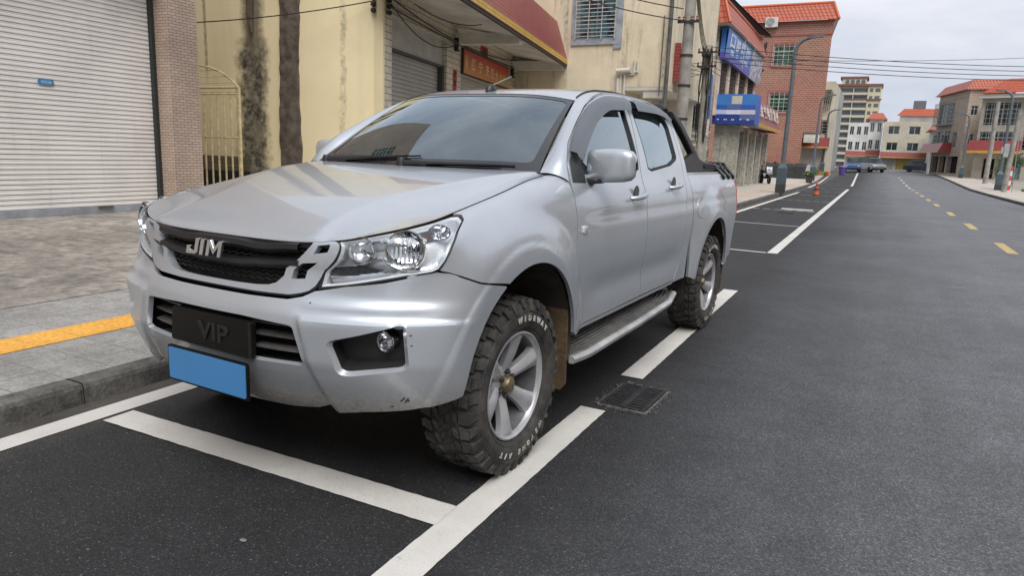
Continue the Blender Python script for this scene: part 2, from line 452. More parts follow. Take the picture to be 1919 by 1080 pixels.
# pavements
def concrete_mat(name,c1,c2,tile=None,bs=40,b=.5,dirt=.5):
    t=NT(name); v=t.wco(); n=t.noise(v,.9,8,.68,.4); n2=t.noise(v,6,8,.75); n3=t.noise(v,bs,4,.7)
    c=t.mix(t.ramp(n,[(.38,0),(.62,1)]),c1,c2); c=t.mix(t.math('MULTIPLY',t.ramp(n2,[(.42,0),(.66,1)]),dirt),c,tuple(x*.42 for x in c1))
    c=t.mix(.45,c,t.mix(1,c,t.ramp(n3,[(.35,.45),(.65,1.5)]),'MULTIPLY'))
    h=n3
    if tile:
        br=t.n('TexBrick',Scale=1.0); br.offset=0; br.inputs['Brick Width'].default_value=tile; br.inputs['Row Height'].default_value=tile; br.inputs['Mortar Size'].default_value=.004
        mp_=t.n('Mapping'); mp_.inputs['Rotation'].default_value=(0,0,0); t.l(v,mp_.inputs['Vector']); t.l(mp_.outputs[0],br.inputs['Vector'])
        c=t.mix(t.math('MULTIPLY',br.outputs['Fac'],.35),c,(.08,.076,.07)); 
        # pressed relief of the paving tile
        w=t.n('TexVoronoi',Scale=26.0); t.l(v,w.inputs['Vector']); h=t.math('ADD',t.math('MULTIPLY',w.outputs['Distance'],.8),t.math('SUBTRACT',n3,br.outputs['Fac']))
    t.set(Base_Color=c,Roughness=.88); t.bump(h,b,.008); return t.mat
TILE=concrete_mat('grey_paving_tile',(.25,.243,.23),(.33,.32,.30),.25,60,.8,.45)
PAVE=concrete_mat('pale_beige_paving',(.40,.36,.31),(.50,.45,.39),.5,30,.4,.25)  # paler, warmer tiles of the far and right pavements
SLAB=concrete_mat('stained_concrete',(.20,.180,.155),(.36,.33,.285),None,9,.5,.75)
KRB=concrete_mat('kerb_stone',(.06,.058,.052),(.17,.16,.148),None,45,.7,.9)
YEL=concrete_mat('yellow_tactile_tile',(.66,.32,.045),(.74,.38,.07),.25,50,.35,.22)
KZ=.11
# pavement on the left: tiles, tactile strip, tiles, then old concrete up to the shops
def pv(name,xa,xb,y0,y1,z,mat_,ny=None): 
    m=MB(); m.grid(strip(xa,xb,y0,y1,z,ny)); return tag(m.build(name,mat_),kind='structure')
pv('pavement',lambda y:-5.33,lambda y:xl(y)-.13,-40,18,KZ,TILE)
m=MB(); m.grid(np.array([[(-16,y,.17),(-10.2,y,.15),(-7.5,y,.125),(-5.33,y,.114)] for y in (-40,-20,0,9,18)])); tag(m.build('paved_apron',SLAB),kind='structure')
pv('far_pavement',lambda y:-16,lambda y:xl(y)-.13,18,175,KZ,PAVE)
pv('tactile_strip',-4.52,-4.21,-40,18,KZ+.004,YEL)
FAD=concrete_mat('faded_orange_paving',(.50,.36,.24),(.55,.40,.27),.25,40,.3,.3)
pv('faded_tactile_strip',-4.52,-4.20,18,60,KZ+.004,FAD)
# kerb with a rounded nose, stones one metre long
def kerb(name,xf,side,y0,y1):
    m=MB(); P=[]
    for y in np.arange(y0,y1,1.0):
        for dy in (0.004,.99):
            x=xf(y); z=zg(y); s=side
            P.append([(x,y+dy,z-.03),(x-s*.004,y+dy,z+.085),(x-s*.012,y+dy,z+.105),(x-s*.03,y+dy,z+.112),(x-s*.13,y+dy,z+.112),(x-s*.13,y+dy,z+.06)])
    P=np.array(P); rnd=np.random.RandomState(2); 
    for i in range(0,len(P),2): P[i:i+2]+= rnd.uniform(-.004,.004,(1,1,3))
    for i in range(0,len(P),2):
        m.grid(P[i:i+2],0); 
    for i in range(1,len(P)-1,2):
        a=P[i].copy();b=P[i+1].copy(); a[:,2]-=.006;b[:,2]-=.006; a[:,0]-=side*.006;b[:,0]-=side*.006; m.grid(np.stack([a,b]),0)
    return tag(m.build(name,KRB,fix=True),kind='structure')
kerb('kerb',xl,1,-30,130); kerb('far_kerb',xr,-1,5,130)
pv('right_pavement',lambda y:xr(y)+.13,lambda y:xr(y)+2.9,-40,175,KZ,PAVE)
pv('right_verge',lambda y:xr(y)+2.9,26,-40,175,KZ-.01,concrete_mat('dusty_yard',(.26,.235,.20),(.36,.325,.28),None,20,.5,.4))
# road paint
def wmat(name,c,wear):
    t=NT(name); v=t.wco(); n=t.noise(v,240,3,.8); n2=t.noise(v,2.6,7,.7)
    c2=t.mix(t.ramp(n2,[(.35,0),(.72,.42)]),c,tuple(x*.62 for x in c)); c2=t.mix(t.ramp(n,[(.57,0),(.68,wear)]),c2,(.10,.10,.10)); n5=t.noise(v,14,8,.8); c2=t.mix(t.ramp(n5,[(.60,0),(.70,.55)]),c2,(.13,.13,.125)); n6=t.noise(v,.9,5,.6); c2=t.mix(t.ramp(n6,[(.45,0),(.75,.35)]),c2,(.33,.31,.28))
    t.set(Base_Color=c2,Roughness=.72); t.bump(n,.5,.004); return t.mat
WP=wmat('white_road_paint',(.64,.62,.58),.7); YP=wmat('yellow_road_paint',(.50,.37,.15),.8)
prnd=random.Random(5)
def line(p,q,w,name='bay_line',mat_=None,n=None,dirty=True,z=.004):
    p=Vector(p);q=Vector(q);L=(q-p).length;d=(q-p)/L;s=Vector((-d.y,d.x)); n=n or max(2,int(L/ .035)) if L<14 else max(2,int(L/1.0))
    P=[]
    for i in range(n+1):
        c=p+d*L*i/n; j=(prnd.uniform(-.0016,.0016),prnd.uniform(-.0016,.0016)) if L<14 else (0,0)
        P.append([(c.x-s.x*(w/2+j[0]),c.y-s.y*(w/2+j[0]),zg(c.y)+z),(c.x+s.x*(w/2+j[1]),c.y+s.y*(w/2+j[1]),zg(c.y)+z)])
    m=MB(); m.grid(np.array(P),0,flip=True); return tag(m.build(name,mat_ or WP),kind='structure')
line((-3.215,-8),(-3.215,6.3),.135,'edge_line'); line((-3.05,6.3),(-3.05,30),.13,'edge_line') if False else line((-3.19,6.3),(-3.10,36),.13,'edge_line'); line((-3.30,44),(-3.9,74),.14,'edge_line')
line((-3.115,1.99),(-1.25,2.01),.155,z=.006)
line((-1.185,.2),(-1.185,3.36),.14)
line((-1.175,4.0),(-1.175,5.55),.14); line((-1.19,5.50),(-1.19,7.44),.145,z=.005)
line((-1.215,10.95),(-1.235,44.6),.145); line((-1.26,52),(-1.75,92),.15)
for k,y in enumerate((11.0,16.15,21.5,27.8,33.1,38.5,44.3,52.5,58,64,70,76,83)):
    x0=-3.1 if y<40 else xl(y)+.25; x1=-1.3 if y<50 else -1.35-(y-52)*.012
    if k<2 or k==1: line((x0,y+.05),(x1,y-.05),.075 if k else .09,z=.006)
    else:
        nd=6 if k<5 else 4
        for i in range(nd):
            a=x0+(x1-x0)*(i+.12)/nd; b=x0+(x1-x0)*(i+.80)/nd; line((a,y),(b,y),.085 if k<6 else .11,z=.006,n=2)
for y in (13.95,19.1,24.2,29.8,34.4,39.2,44,49,54,59,65,71,78): line((2.2,y),(2.24,y+1.95),.165,'centre_dash',YP if y<50 else WP)
# cross-wise painted plate in the third bay
# =====================================================================  street furniture
IRON=simple('cast_iron',(.040,.041,.043),.65,.5,.4,30,.4,90); STONE=simple('pale_chippings',(.12,.115,.105),.95,0,.5,30,.9,70)
def drain(x,y,rz,label,w=.40,l=.42,par=True):
    t=empty('drain_grate',(x,y,zg(y)+.004),rz,label,'drain grate')
    m=MB(); m.bb(-w/2-.012,w/2+.012,-l/2-.012,-l/2,-.02,.005); m.bb(-w/2-.012,w/2+.012,l/2,l/2+.012,-.02,.005); m.bb(-w/2-.012,-w/2,-l/2,l/2,-.02,.005); m.bb(w/2,w/2+.012,-l/2,l/2,-.02,.005); m.build('surround',STONE,t)
    m=MB(); m.bb(-w/2,w/2,-l/2,l/2,-.05,.0015,0); m.build('pit',simple('black_pit',(.004,.004,.004),1) if not bpy.data.materials.get('black_pit') else bpy.data.materials['black_pit'],t)
    m=MB(); n=11
    for i in range(n):
        yy=-l/2+.012+(l-.024)*i/(n-1); m.bb(-w/2,w/2,yy-.0085,yy+.0085,.0025,.012)
    m.bb(-.018,.018,-l/2,l/2,.004,.0135); m.bb(-w/2,-w/2+.022,-l/2,l/2,.004,.013); m.bb(w/2-.022,w/2,-l/2,l/2,.004,.013)
    m.build('bars',IRON,t)
    m=MB(); rn=random.Random(6)
    for k in range(150):
        e=rn.random()*4; s_=rn.uniform(-.5,.5); d_=abs(rn.gauss(0,.022))+.004; px,py=((s_*w,l/2+d_),(s_*w,-l/2-d_),(w/2+d_,s_*l),(-w/2-d_,s_*l))[int(e)]; m.box((px,py,.004),(rn.uniform(.004,.009),rn.uniform(.004,.009),.007),0,rn.uniform(0,3))
    tag(m.build('loose_chippings',STONE,t),kind='stuff')
drain(-1.045,3.64,R(-2),'slotted iron drain grate between two white line ends beside the front wheel',.255,.40)
drain(-2.0,20.2,0,'small drain grate in the parking bays behind the pickup',.42,.42)
m=MB(); m.bb(-2.30,-1.45,21.7,22.15,.0,.03); o=m.build('road_plate',[simple('pale_plate',(.42,.41,.39),.8)],None); tag(o,'pale flat plate lying on the bay line behind the small drain grate','road plate')
# leaf litter / pebbles
# lamps
PST=simple('lamp_post_paint',(.12,.135,.155),.5,.3,.15,6); PBX=simple('lamp_base_paint',(.055,.085,.10),.5,.1,.25,6); PBD=simple('lamp_base_dirty',(.035,.04,.042),.8,0,.5,20)
def lamp():
    t=empty('street_lamp')
    m=MB(); hw=.185
    m.lathe([(hw*1.38,.36),(hw*1.38,1.02),(.10,1.26)],4,0,lambda x,y,z:((x-y)*.7071,(x+y)*.7071,z)); m.build('base_cabinet',PBX,t)
    m=MB(); m.lathe([(hw*1.42,-.02),(hw*1.42,.36),(hw*1.3,.365)],4,0,lambda x,y,z:((x-y)*.7071,(x+y)*.7071,z),caps=True); m.build('plinth',PBD,t)
    m=MB(); P=[(0,0,1.2),(0,0,3),(0,0,4.9),(0,0,5.45),(.03,0,5.75),(.12,0,5.97),(.30,0,6.10),(.5,0,6.16)]; P=cr(P,4); n=len(P)
    m.tube(P,[.092-.034*i/(n-1) for i in range(n)],12); m.build('pole',PST,t,smooth=True,ang=60)
    m=MB(); m.prism(roundc([(.42,-.085),(.95,-.07),(1.0,0),(.95,.07),(.42,.085),(.38,0)],.02),.10,0,lambda x,y,z:(x,y,6.12+z+ (x-.4)*.09)); m.prism([(.55,-.05),(.92,-.05),(.92,.05),(.55,.05)],.006,1,lambda x,y,z:(x,y,6.134+z+(x-.4)*.09)); m.build('lamp_head',[PST,simple('lamp_lens_off',(.6,.6,.55),.2)],t,bevel=.008)
    return t
L0=lamp()
spots=[(-3.42,31.2,0,'tall grey street lamp with teal cabinet base, nearest on the left kerb'),(-4.12,57,0,'grey street lamp behind the potted plant past the brick building'),(-4.65,76,0,'grey street lamp on the left pavement next to the purple bin'),(7.35,56,math.pi,'grey street lamp with dark cabinet base, nearest on the right pavement'),(7.85,85,math.pi,'grey street lamp on the right pavement before the brown tiled house'),(7.2,101,math.pi,'grey street lamp beside the shop awning of the brown tiled house')]
for i,(x,y,rz,lb) in enumerate(spots):
    o=L0 if i==0 else copy_tree(L0); o.location=(x,y,zg(y)+KZ); o.rotation_euler=(0,0,rz); tag(o,lb,'street lamp','street lamps along the kerbs')
    if i in(3,4,5): o.scale=(1,1,1.03)
# concrete utility poles
CON=simple('pole_concrete',(.27,.255,.225),.9,0,.3,3,.5,30); PORC=simple('porcelain',(.20,.08,.05),.3); CAB=simple('cable_black',(.015,.015,.016),.6)
def pole(x,y,h,r0,r1,label,lean=0,arms=(),z0=None,tex=CON,group='concrete utility poles'):
    t=empty('utility_pole',(x,y,(zg(y)+KZ) if z0 is None else z0),0,label,'utility pole',group)
    m=MB(); m.lathe([(r0,-.05),(r0*.97,h*.3),(r0*.85,h*.7),(r1,h),(0,h)],16,0,lambda a,b,z:(a+lean*z,b,z)); m.build('shaft',tex,t,smooth=True,ang=50)
    for za,w in arms:
        m=MB(); m.bb(lean*za-w,lean*za+w,-.17,-.11,za-.03,za+.03)
        for s in (-1,-.45,.45,1): m.lathe([(.03,0),(.045,.03),(.03,.06),(.045,.09),(.02,.12)],8,1,lambda a,b,z,s=s:(lean*za+s*w*.9+a,-.14+b,za+.03+z))
        m.build('cross_arm',[IRON,PORC],t,smooth=True,ang=40)
    return t
p1=pole(-5.0,20,9.2,.165,.125,'thick concrete utility pole behind the pickup cab in front of the cream house',0,((4.9,.28),(7.4,.5)))
p2=pole(-5.95,27,5.35,.165,.13,'shorter concrete pole with cable bundle left of the blue shop sign',0,((5.1,.35),(4.6,.35)))
for z in (2.3,3.2,4.0): m=MB(); m.lathe([(.178,z),(.178,z+.06)],14,0,lambda x,y,h:(x,y,h)); m.build('strap',IRON,p1)

rnd=random.Random(11)
m=MB()
for k in range(9):
    a=rnd.uniform(0,6.28); P=[(.19*math.cos(a)+rnd.uniform(-.05,.05),-.12-.08*rnd.random(),z+rnd.uniform(-.1,.1)) for z in (1.9,2.6,3.3,4.0,4.8,5.2)]; m.tube(cr(P,4),.016,5)
m.build('cable_bundle',CAB,p2,smooth=True)
for zc_ in (5.0,4.55): 
    m=MB(); m.lathe([(.05,-.16),(.09,-.12),(.09,.12),(.05,.16)],10,0,lambda x,y,z:(z-.02,-.25+x,zc_+y)); m.build('junction_box',CAB,p2,smooth=True)
pole(8.25,70,6.6,.19,.14,'pale grey concrete utility pole on the right pavement before the red awning',0,())
q=pole(7.15,52,4.9,.15,.11,'thin leaning concrete pole with a meter box at the right grass patch',.03,())
m=MB(); m.bb(-.36,-.10,-.20,-.02,2.1,2.9); m.bb(-.5,-.30,-.16,-.04,2.3,2.7); m.build('meter_box',simple('meter_box_grey',(.32,.33,.34),.5),q,bevel=.01)
m=MB(); m.tube([(.45,.3,.0),(.26,0,4.8)],.02,6); m.build('guy_tube',simple('galvanised_tube',(.45,.46,.47),.4,.7),q)
# cables
def cable(p,q_,sag,label,r=.013,n=18,grp='overhead cables'):
    p=Vector(p);q_=Vector(q_); P=[p.lerp(q_,i/n)-Vector((0,0,sag*4*(i/n)*(1-i/n))) for i in range(n+1)]
    m=MB(); m.tube(P,r,5); return tag(m.build('overhead_cable',CAB,None,smooth=True),label,'cable',grp)
for i in range(4): cable((-5.9,27,5.32-.17*i),(8.95+.02*i,40,5.93-.21*i),.20,('topmost','second','third','lowest')[i]+' of the four black cables crossing the street','',) if False else cable((-5.9,27,5.42-.17*i),(8.95,40,5.99-.19*i),.22,('topmost','second from top','third from top','lowest')[i]+' of the four black cables crossing the street sky',.014,24)
cable((-5.9,27,5.0),(14,62,9.6),.3,'thin cable rising alone across the grey sky to the right edge',.012,24)
for i in range(4): cable((-5.0+.1,19.86,6.6-.16*i),(-5.95,26.86,5.25-.14*i),.35,('outer','second','third','inner')[i]+' cable sagging between the two concrete poles',.013,14,'cables between the poles')
for i in range(2): cable((-5.15,19.86,5.05+.3*i),(-10.4,16,6.6+.4*i),.3,('lower','upper')[i]+' cable from the thick pole over the cream house window',.015,16,'cables between the poles')
for i in range(3): cable((-5.9,26.86,4.9-.2*i),(-6.75,23.93,4.6-.25*i),.12,('upper','middle','lower')[i]+' thin service cable on the cream house wall',.009,12,'service cables')
for i in range(3): cable((-5.0,19.86,4.0-.12*i),(-5.95,26.86,4.7-.1*i),.1,('upper','middle','lower')[i]+' thin cable joining the poles near the boxes',.010,12,'service cables')
for i in range(2): cable((-5.95,27,4.9-.2*i),(-7.0,44,5.9-.2*i),.2,('upper','lower')[i]+' thin cable along the shop front under the blue billboard',.012,14,'service cables')
# =====================================================================  BUILDINGS
class Fr:
    """facade frame: a along the wall, o outward, z up"""
    def __init__(s,x,y,deg,z=0): s.o=Vector((x,y,z)); t=R(deg); s.d=Vector((-math.sin(t),math.cos(t),0)); s.n=Vector((math.cos(t),math.sin(t),0)); s.t=t
    def p(s,a,o,z): return tuple(s.o+s.d*a+s.n*o+Vector((0,0,z)))
    def f(s): return lambda a,z,h:s.p(a,h,z)
def fb(m,fr,a0,a1,o0,o1,z0,z1,mi=0):
    V=[fr.p(a,o,z) for a in(a0,a1) for o in(o0,o1) for z in(z0,z1)]
    return m.add(V,[(0,2,3,1),(4,5,7,6),(0,1,5,4),(2,6,7,3),(0,4,6,2),(1,3,7,5)],mi)
def wall_with_holes(m,fr,a0,a1,z0,z1,holes,o=0,depth=.12,mi=0,mj=None):
    """a wall sheet with rectangular openings and their reveals"""
    A=sorted({a0,a1}|{h[0] for h in holes}|{h[1] for h in holes}); Z=sorted({z0,z1}|{h[2] for h in holes}|{h[3] for h in holes})
    for i in range(len(A)-1):
        for j in range(len(Z)-1):
            ca=(A[i]+A[i+1])/2;cz=(Z[j]+Z[j+1])/2
            if any(h[0]<ca<h[1] and h[2]<cz<h[3] for h in holes): continue
            m.add([fr.p(A[i],o,Z[j]),fr.p(A[i+1],o,Z[j]),fr.p(A[i+1],o,Z[j+1]),fr.p(A[i],o,Z[j+1])],[(0,1,2,3)],mi)
    for h in holes:
        for (x,y) in (((h[0],h[2]),(h[1],h[2])),((h[1],h[2]),(h[1],h[3])),((h[1],h[3]),(h[0],h[3])),((h[0],h[3]),(h[0],h[2]))):
            m.add([fr.p(x[0],o,x[1]),fr.p(y[0],o,y[1]),fr.p(y[0],o-depth,y[1]),fr.p(x[0],o-depth,x[1])],[(0,1,2,3)],mi if mj is None else mj)
GLW=NT('window_glass_dark'); GLW.set(Base_Color=GLW.mix(GLW.ramp(GLW.noise(GLW.wco(),.8,3),[(.4,0),(.6,1)]),(.012,.018,.020),(.05,.065,.068)),Roughness=.08); GLW=GLW.mat
GLG=NT('window_glass_green'); GLG.set(Base_Color=GLG.mix(GLG.ramp(GLG.noise(GLG.wco(),2.2,4),[(.4,0),(.6,1)]),(.010,.035,.018),(.05,.12,.07)),Roughness=.12); GLG=GLG.mat
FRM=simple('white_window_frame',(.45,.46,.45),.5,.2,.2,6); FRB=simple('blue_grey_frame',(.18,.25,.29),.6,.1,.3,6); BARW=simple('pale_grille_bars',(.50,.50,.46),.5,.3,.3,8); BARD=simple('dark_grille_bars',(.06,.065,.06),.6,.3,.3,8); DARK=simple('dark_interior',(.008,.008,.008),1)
def window(parent,fr,a0,a1,z0,z1,glass=None,frame=None,o=-.08,mull=1,trans=0,bars=0,vb=0,barm=None,bo=.10,fw=.05):
    m=MB(); frame=frame or FRM
    fb(m,fr,a0,a1,o-.02,o+.03,z0,z0+fw);fb(m,fr,a0,a1,o-.02,o+.03,z1-fw,z1);fb(m,fr,a0,a0+fw,o-.02,o+.029,z0+fw,z1-fw);fb(m,fr,a1-fw,a1,o-.02,o+.029,z0+fw,z1-fw)
    for k in range(mull):
        c=a0+(a1-a0)*(k+1)/(mull+1); fb(m,fr,c-fw*.45,c+fw*.45,o-.02,o+.027,z0+fw,z1-fw)
    for k in range(trans):
        c=z0+(z1-z0)*(.68 if trans==1 else (k+1)/(trans+1)); fb(m,fr,a0+fw,a1-fw,o-.02,o+.025,c-fw*.4,c+fw*.4)
    w=m.build('window',frame,parent,fix=True)
    m=MB(); m.add([fr.p(a0,o-.01,z0),fr.p(a1,o-.01,z0),fr.p(a1,o-.01,z1),fr.p(a0,o-.01,z1)],[(0,1,2,3)]); m.build('pane',glass or GLW,w)
    if bars or vb:
        m=MB(); r=.012
        for k in range(bars):
            z=z0+(z1-z0)*(k+.5)/bars; fb(m,fr,a0-.05,a1+.05,bo-r,bo+r,z-r,z+r)
        for k in range(vb+1):
            a=a0-.05+(a1-a0+.1)*k/max(1,vb); fb(m,fr,a-r,a+r,bo-r*.9,bo+r*1.1,z0-.05,z1+.05)
        for a in (a0-.05,a1+.05):
            for z in (z0,z1): fb(m,fr,a-r*1.1,a+r*1.1,o,bo,z-r,z+r*.9)
        m.build('grille',barm or BARW,w)
    return w
def shutter_mat(name,c):
    t=NT(name); v=t.wco(); n=t.noise(v,1.3,7,.7); m=t.n('Mapping'); m.inputs['Scale'].default_value=(5,5,.35); t.l(v,m.inputs['Vector']); n2=t.noise(m.outputs[0],2,7,.7)
    c2=t.mix(t.ramp(n,[(.4,0),(.8,.4)]),c,tuple(x*.6 for x in c)); c2=t.mix(t.ramp(n2,[(.55,0),(.8,.2)]),c2,(.22,.18,.14)); t.set(Base_Color=c2,Roughness=.55); t.bump(t.noise(v,25,4),.08,.01); return t.mat
SHT=shutter_mat('beige_shutter_steel',(.76,.725,.68)); SHG=shutter_mat('grey_shutter_steel',(.40,.39,.36)); SHB=shutter_mat('blue_green_shutter_steel',(.20,.31,.31)); SHY=shutter_mat('yellow_shutter_steel',(.50,.40,.10))
def shutter(parent,fr,a0,a1,z0,z1,mat_=None,o=-.35,pitch=.066,double=True,rail=True,name='roller_shutter',na=1):
    m=MB(); n=int((z1-z0-.12)/pitch); P=[]
    prof=[(0,-.016),(.02,.003),(.10,.008),(.40,.010),(.60,.007),(.64,-.002),(.70,-.002),(.73,.005),(.88,.004),(.90,-.016),(1.0,-.016)] if double else [(0,0),(.5,.018),(.9,.0),(1,-.006)]
    rows=[]
    for k in range(n):
        for h,d in prof: rows.append((z0+.12+(k+h)*pitch,d))
    G=np.array([[fr.p(a0+(a1-a0)*i/na,o+d,z) for i in range(na+1)] for z,d in rows]); m.grid(G,0)
    fb(m,fr,a0,a1,o-.01,o+.002,rows[-1][0],z1+.1)
    s=m.build(name,mat_ or SHT,parent,smooth=True,ang=25,fix=False)
    if rail:
        m=MB(); fb(m,fr,a0,a1,o-.01,o+.035,z0+.012,z0+.115); m.build('bottom_rail',simple('shutter_rail_grey',(.33,.35,.38),.45,.3,.2,5) if not bpy.data.materials.get('shutter_rail_grey') else bpy.data.materials['shutter_rail_grey'],s,bevel=.004)
    return s
def tag_b(o,l,cat='building',group=None): return tag(o,l,cat,group)
# ---- 1 near shop with the big beige roller shutter
PINKT=bricks('pink_wall_tile',(.42,.315,.245),(.49,.375,.30),(.11,.085,.065),.135,.045,'XY',.004,.45,.28,bumpd=.004)  # one pinkish tile for the whole shop
bA=empty('shuttered_shop',(-10.3,2,0),0,'pinkish tiled shop with a big beige roller shutter left of the alley gate','building')
IA=Matrix.Translation((10.3,-2,0))
def B(root,m,name,mat_,**k):
    """build a part given in world coordinates under a root placed without rotation"""
    o=m.build(name,mat_,None,**k); o.parent=root; o.matrix_parent_inverse=Matrix.Translation(-root.location); return o
def adopt(root):
    """parts built at world coordinates keep their place under the root"""
    for c in kids(root):
        if c.matrix_parent_inverse==Matrix.Identity(4): c.matrix_parent_inverse=Matrix.Translation(-root.location)
fA=Fr(-10.3,0,0)
YUP=plaster('cream_upper_plaster',(.50,.44,.28),stain=.6)
m=MB(); holes=[(-8.6,-3.2,.14,4.0),(2.1,7.86,.14,4.0)]
wall_with_holes(m,fA,-14,8.40,0,4.6,holes,0,.45)
m.add([fA.p(8.40,0,0),fA.p(8.40,-9,0),fA.p(8.40,-9,11.2),fA.p(8.40,0,11.2)],[(0,1,2,3)]); m.build('wall',PINKT,bA)
m=MB(); wall_with_holes(m,fA,-14,8.40,4.6,11.2,[(-7,-5,5.3,6.7),(-2,0,5.3,6.7),(4,6,5.3,6.7),(-7,-5,8.6,10),(-2,0,8.6,10),(4,6,8.6,10)],0,.15); fb(m,fA,-14,8.40,-9,-.01,11.2,11.35); m.build('upper_wall',PINKT,bA)
for a in(-7,-2,4):
    for z_ in (5.3,8.6): window(bA,fA,a,a+2,z_,z_+1.4,None,FRM,-.1,1,1,6,5)
s=shutter(bA,fA,2.1,7.84,.14,4.0,SHT,-.42,.071); shutter(bA,fA,-8.6,-3.2,.14,4.0,SHT,-.42,.071)
GRD_=simple('guide_rail_dark',(.03,.035,.035),.5,.3)
for a in (7.80,2.10): m=MB(); fb(m,fA,a,a+.055,-.41,-.33,.14,4.0); m.build('guide_rail',GRD_,bA)
STB=simple('blue_sticker',(.05,.20,.38),.5,0,.5,60); STW=simple('sticker_print',(.35,.50,.62),.5)
m=MB(); m.prism(roundc([(6.02,2.02),(6.24,2.02),(6.24,2.11),(6.02,2.11)],.03),.004,0,lambda a,z,h:fA.p(a,-.398+h,z)); put_text(m,'WD8',.05,fA.p(6.13,-.392,2.065),fA.d,(0,0,1),.001,.001,0,1,fitw=.15,fith=.045); m.build('sticker',[STB,STW],s,fix=True)
m=MB(); fb(m,fA,6.75,6.98,-.385,-.345,.235,.265); m.build('latch',simple('rusty_latch',(.09,.07,.05),.8),s)
adopt(bA)
# ---- gate in the alley
GYL=simple('cream_yellow_gate_paint',(.74,.63,.36),.5,.1,.3,8)
gt=empty('alley_gate',(-14.0,11.45,.1),0,'cream yellow barred gate with arched top in the alley beside the pink tiled pillar','gate')
m=MB()
for x in (-1.6,1.22): m.tube([(x,0,-.1),(x,0,2.42)],.038,8)
m.tube([(-.20,0,0),(-.20,0,2.40)],.045,8)
m.tube([(-1.6,0,2.42),(1.22,0,2.42)],.028,8); m.tube([(-1.6,0,2.32),(1.22,0,2.32)],.012,6)
P=[(-.19+1.41*math.sin(R(a))/math.sin(R(50)),0,2.42+.50*(math.cos(R(a))-math.cos(R(50)))/(1-math.cos(R(50)))) for a in np.linspace(-50,50,21)]; m.tube(P,.024,6)
m.build('gate_frame',GYL,gt,smooth=True)
for (x0,x1) in ((-1.55,-.26),(-.14,1.17)):
    m=MB()
    for z in (.06,1.32,2.28): m.tube([(x0,0,z),(x1,0,z)],.020,6)
    for i in range(7): x=x0+(x1-x0)*i/6; m.tube([(x,0,.06),(x,0,2.28)],.022,6)
    m.build('gate_leaf',GYL,gt,smooth=True)
m=MB()
for z in (2.52,2.66,2.80): w_=1.35*math.sqrt(max(0,1-((z-2.42)/.5)**2)); m.tube([(-.19-w_,0,z),(-.19+w_,0,z)],.010,5)
m.tube([(-.19,0,2.42),(-.19,0,2.9)],.014,5); m.build('arch_bars',GYL,gt)
# ---- 2 yellow shop row, turned 11.5 degrees off the street
fB=Fr(-10.1,13.1,11.5); fS=Fr(-10.1,13.1,11.5-90)     # fS: a runs from corner away?  see below
bB=empty('yellow_shop_house',(-10.1,13.1,0),0,'yellow plastered shop house with tiled front and big red tiled canopy','building')
TILEB=bricks('cream_wall_tile',(.56,.51,.41),(.63,.58,.47),(.12,.11,.09),.36,.15,'Y',.009,.35,.22,bumpd=.003)
# plaster of the alley side with its own mould marks
def yellow_wall():
    t=NT('yellow_plaster'); v=t.wco(); X=t.sep(v)
    nb=t.noise(v,1.1,7,.6); c=t.mix(t.ramp(nb,[(.3,0),(.75,1)]),(.83,.72,.46),(.75,.645,.40))
    m2=t.n('Mapping'); m2.inputs['Scale'].default_value=(1.7,1.7,.14); t.l(v,m2.inputs['Vector']); ns=t.noise(m2.outputs[0],1.2,8,.7)
    c=t.mix(t.ramp(ns,[(.55,0),(.8,.18)]),c,(.30,.25,.15))
    nf=t.noise(v,6,9,.78); nm=t.noise(v,2.2,7,.7)
    def band(x0,w,amp,z0=None,z1=None):
        d=t.math('ABSOLUTE',t.math('SUBTRACT',t.math('ADD',X[0],t.math('MULTIPLY',t.math('SUBTRACT',nm,.5),amp)),x0))
        k=t.n('MapRange'); k.inputs['From Min'].default_value=w; k.inputs['From Max'].default_value=w*.45; t.l(d,k.inputs['Value']); return k.outputs[0]
    # mould column under the broken downpipe
    kz=t.n('MapRange'); kz.inputs['From Min'].default_value=4.05; kz.inputs['From Max'].default_value=3.7; t.l(t.math('ADD',X[2],t.math('MULTIPLY',nf,.5)),kz.inputs['Value'])
    b1=t.math('MULTIPLY',band(-13.36,.34,.40),t.ramp(nf,[(.25,.55),(.5,1)])); c=t.mix(t.math('MULTIPLY',b1,.9),c,(.15,.125,.085)); b=t.math('MULTIPLY',band(-13.42,.50,.75),kz.outputs[0]); nb2=t.noise(v,3.1,9,.8); k=t.math('MULTIPLY',b,t.ramp(nb2,[(.44,0),(.56,1)]))
    c=t.mix(t.math('MULTIPLY',t.math('MULTIPLY',b,t.ramp(nf,[(.32,.2),(.55,1)])),.85),c,(.19,.165,.115)); c=t.mix(t.math('MULTIPLY',k,.93),c,(.030,.027,.020))
    w=t.math('MULTIPLY',band(-13.40,.18,.3),t.ramp(t.noise(v,4.5,7,.8),[(.54,0),(.60,1)])); c=t.mix(t.math('MULTIPLY',w,.5),c,(.42,.40,.34))
    k3=t.math('MULTIPLY',band(-11.05,.10,.25),t.ramp(nf,[(.40,0),(.62,.6)])); c=t.mix(k3,c,(.19,.16,.11))
    k4=t.math('MULTIPLY',band(-14.65,.05,.12),t.ramp(nf,[(.35,.2),(.6,.8)])); kz2=t.n('MapRange'); kz2.inputs['From Min'].default_value=2.6; kz2.inputs['From Max'].default_value=3.2; t.l(X[2],kz2.inputs['Value']); c=t.mix(t.math('MULTIPLY',k4,kz2.outputs[0]),c,(.13,.11,.07))
    sp=t.ramp(t.noise(v,22,5,.8),[(.69,0),(.73,.7)]); c=t.mix(sp,c,(.14,.12,.08))
    t.set(Base_Color=c,Roughness=.85); t.bump(t.noise(v,24,6,.75),.22,.01); return t.mat
YPL=yellow_wall()
m=MB()
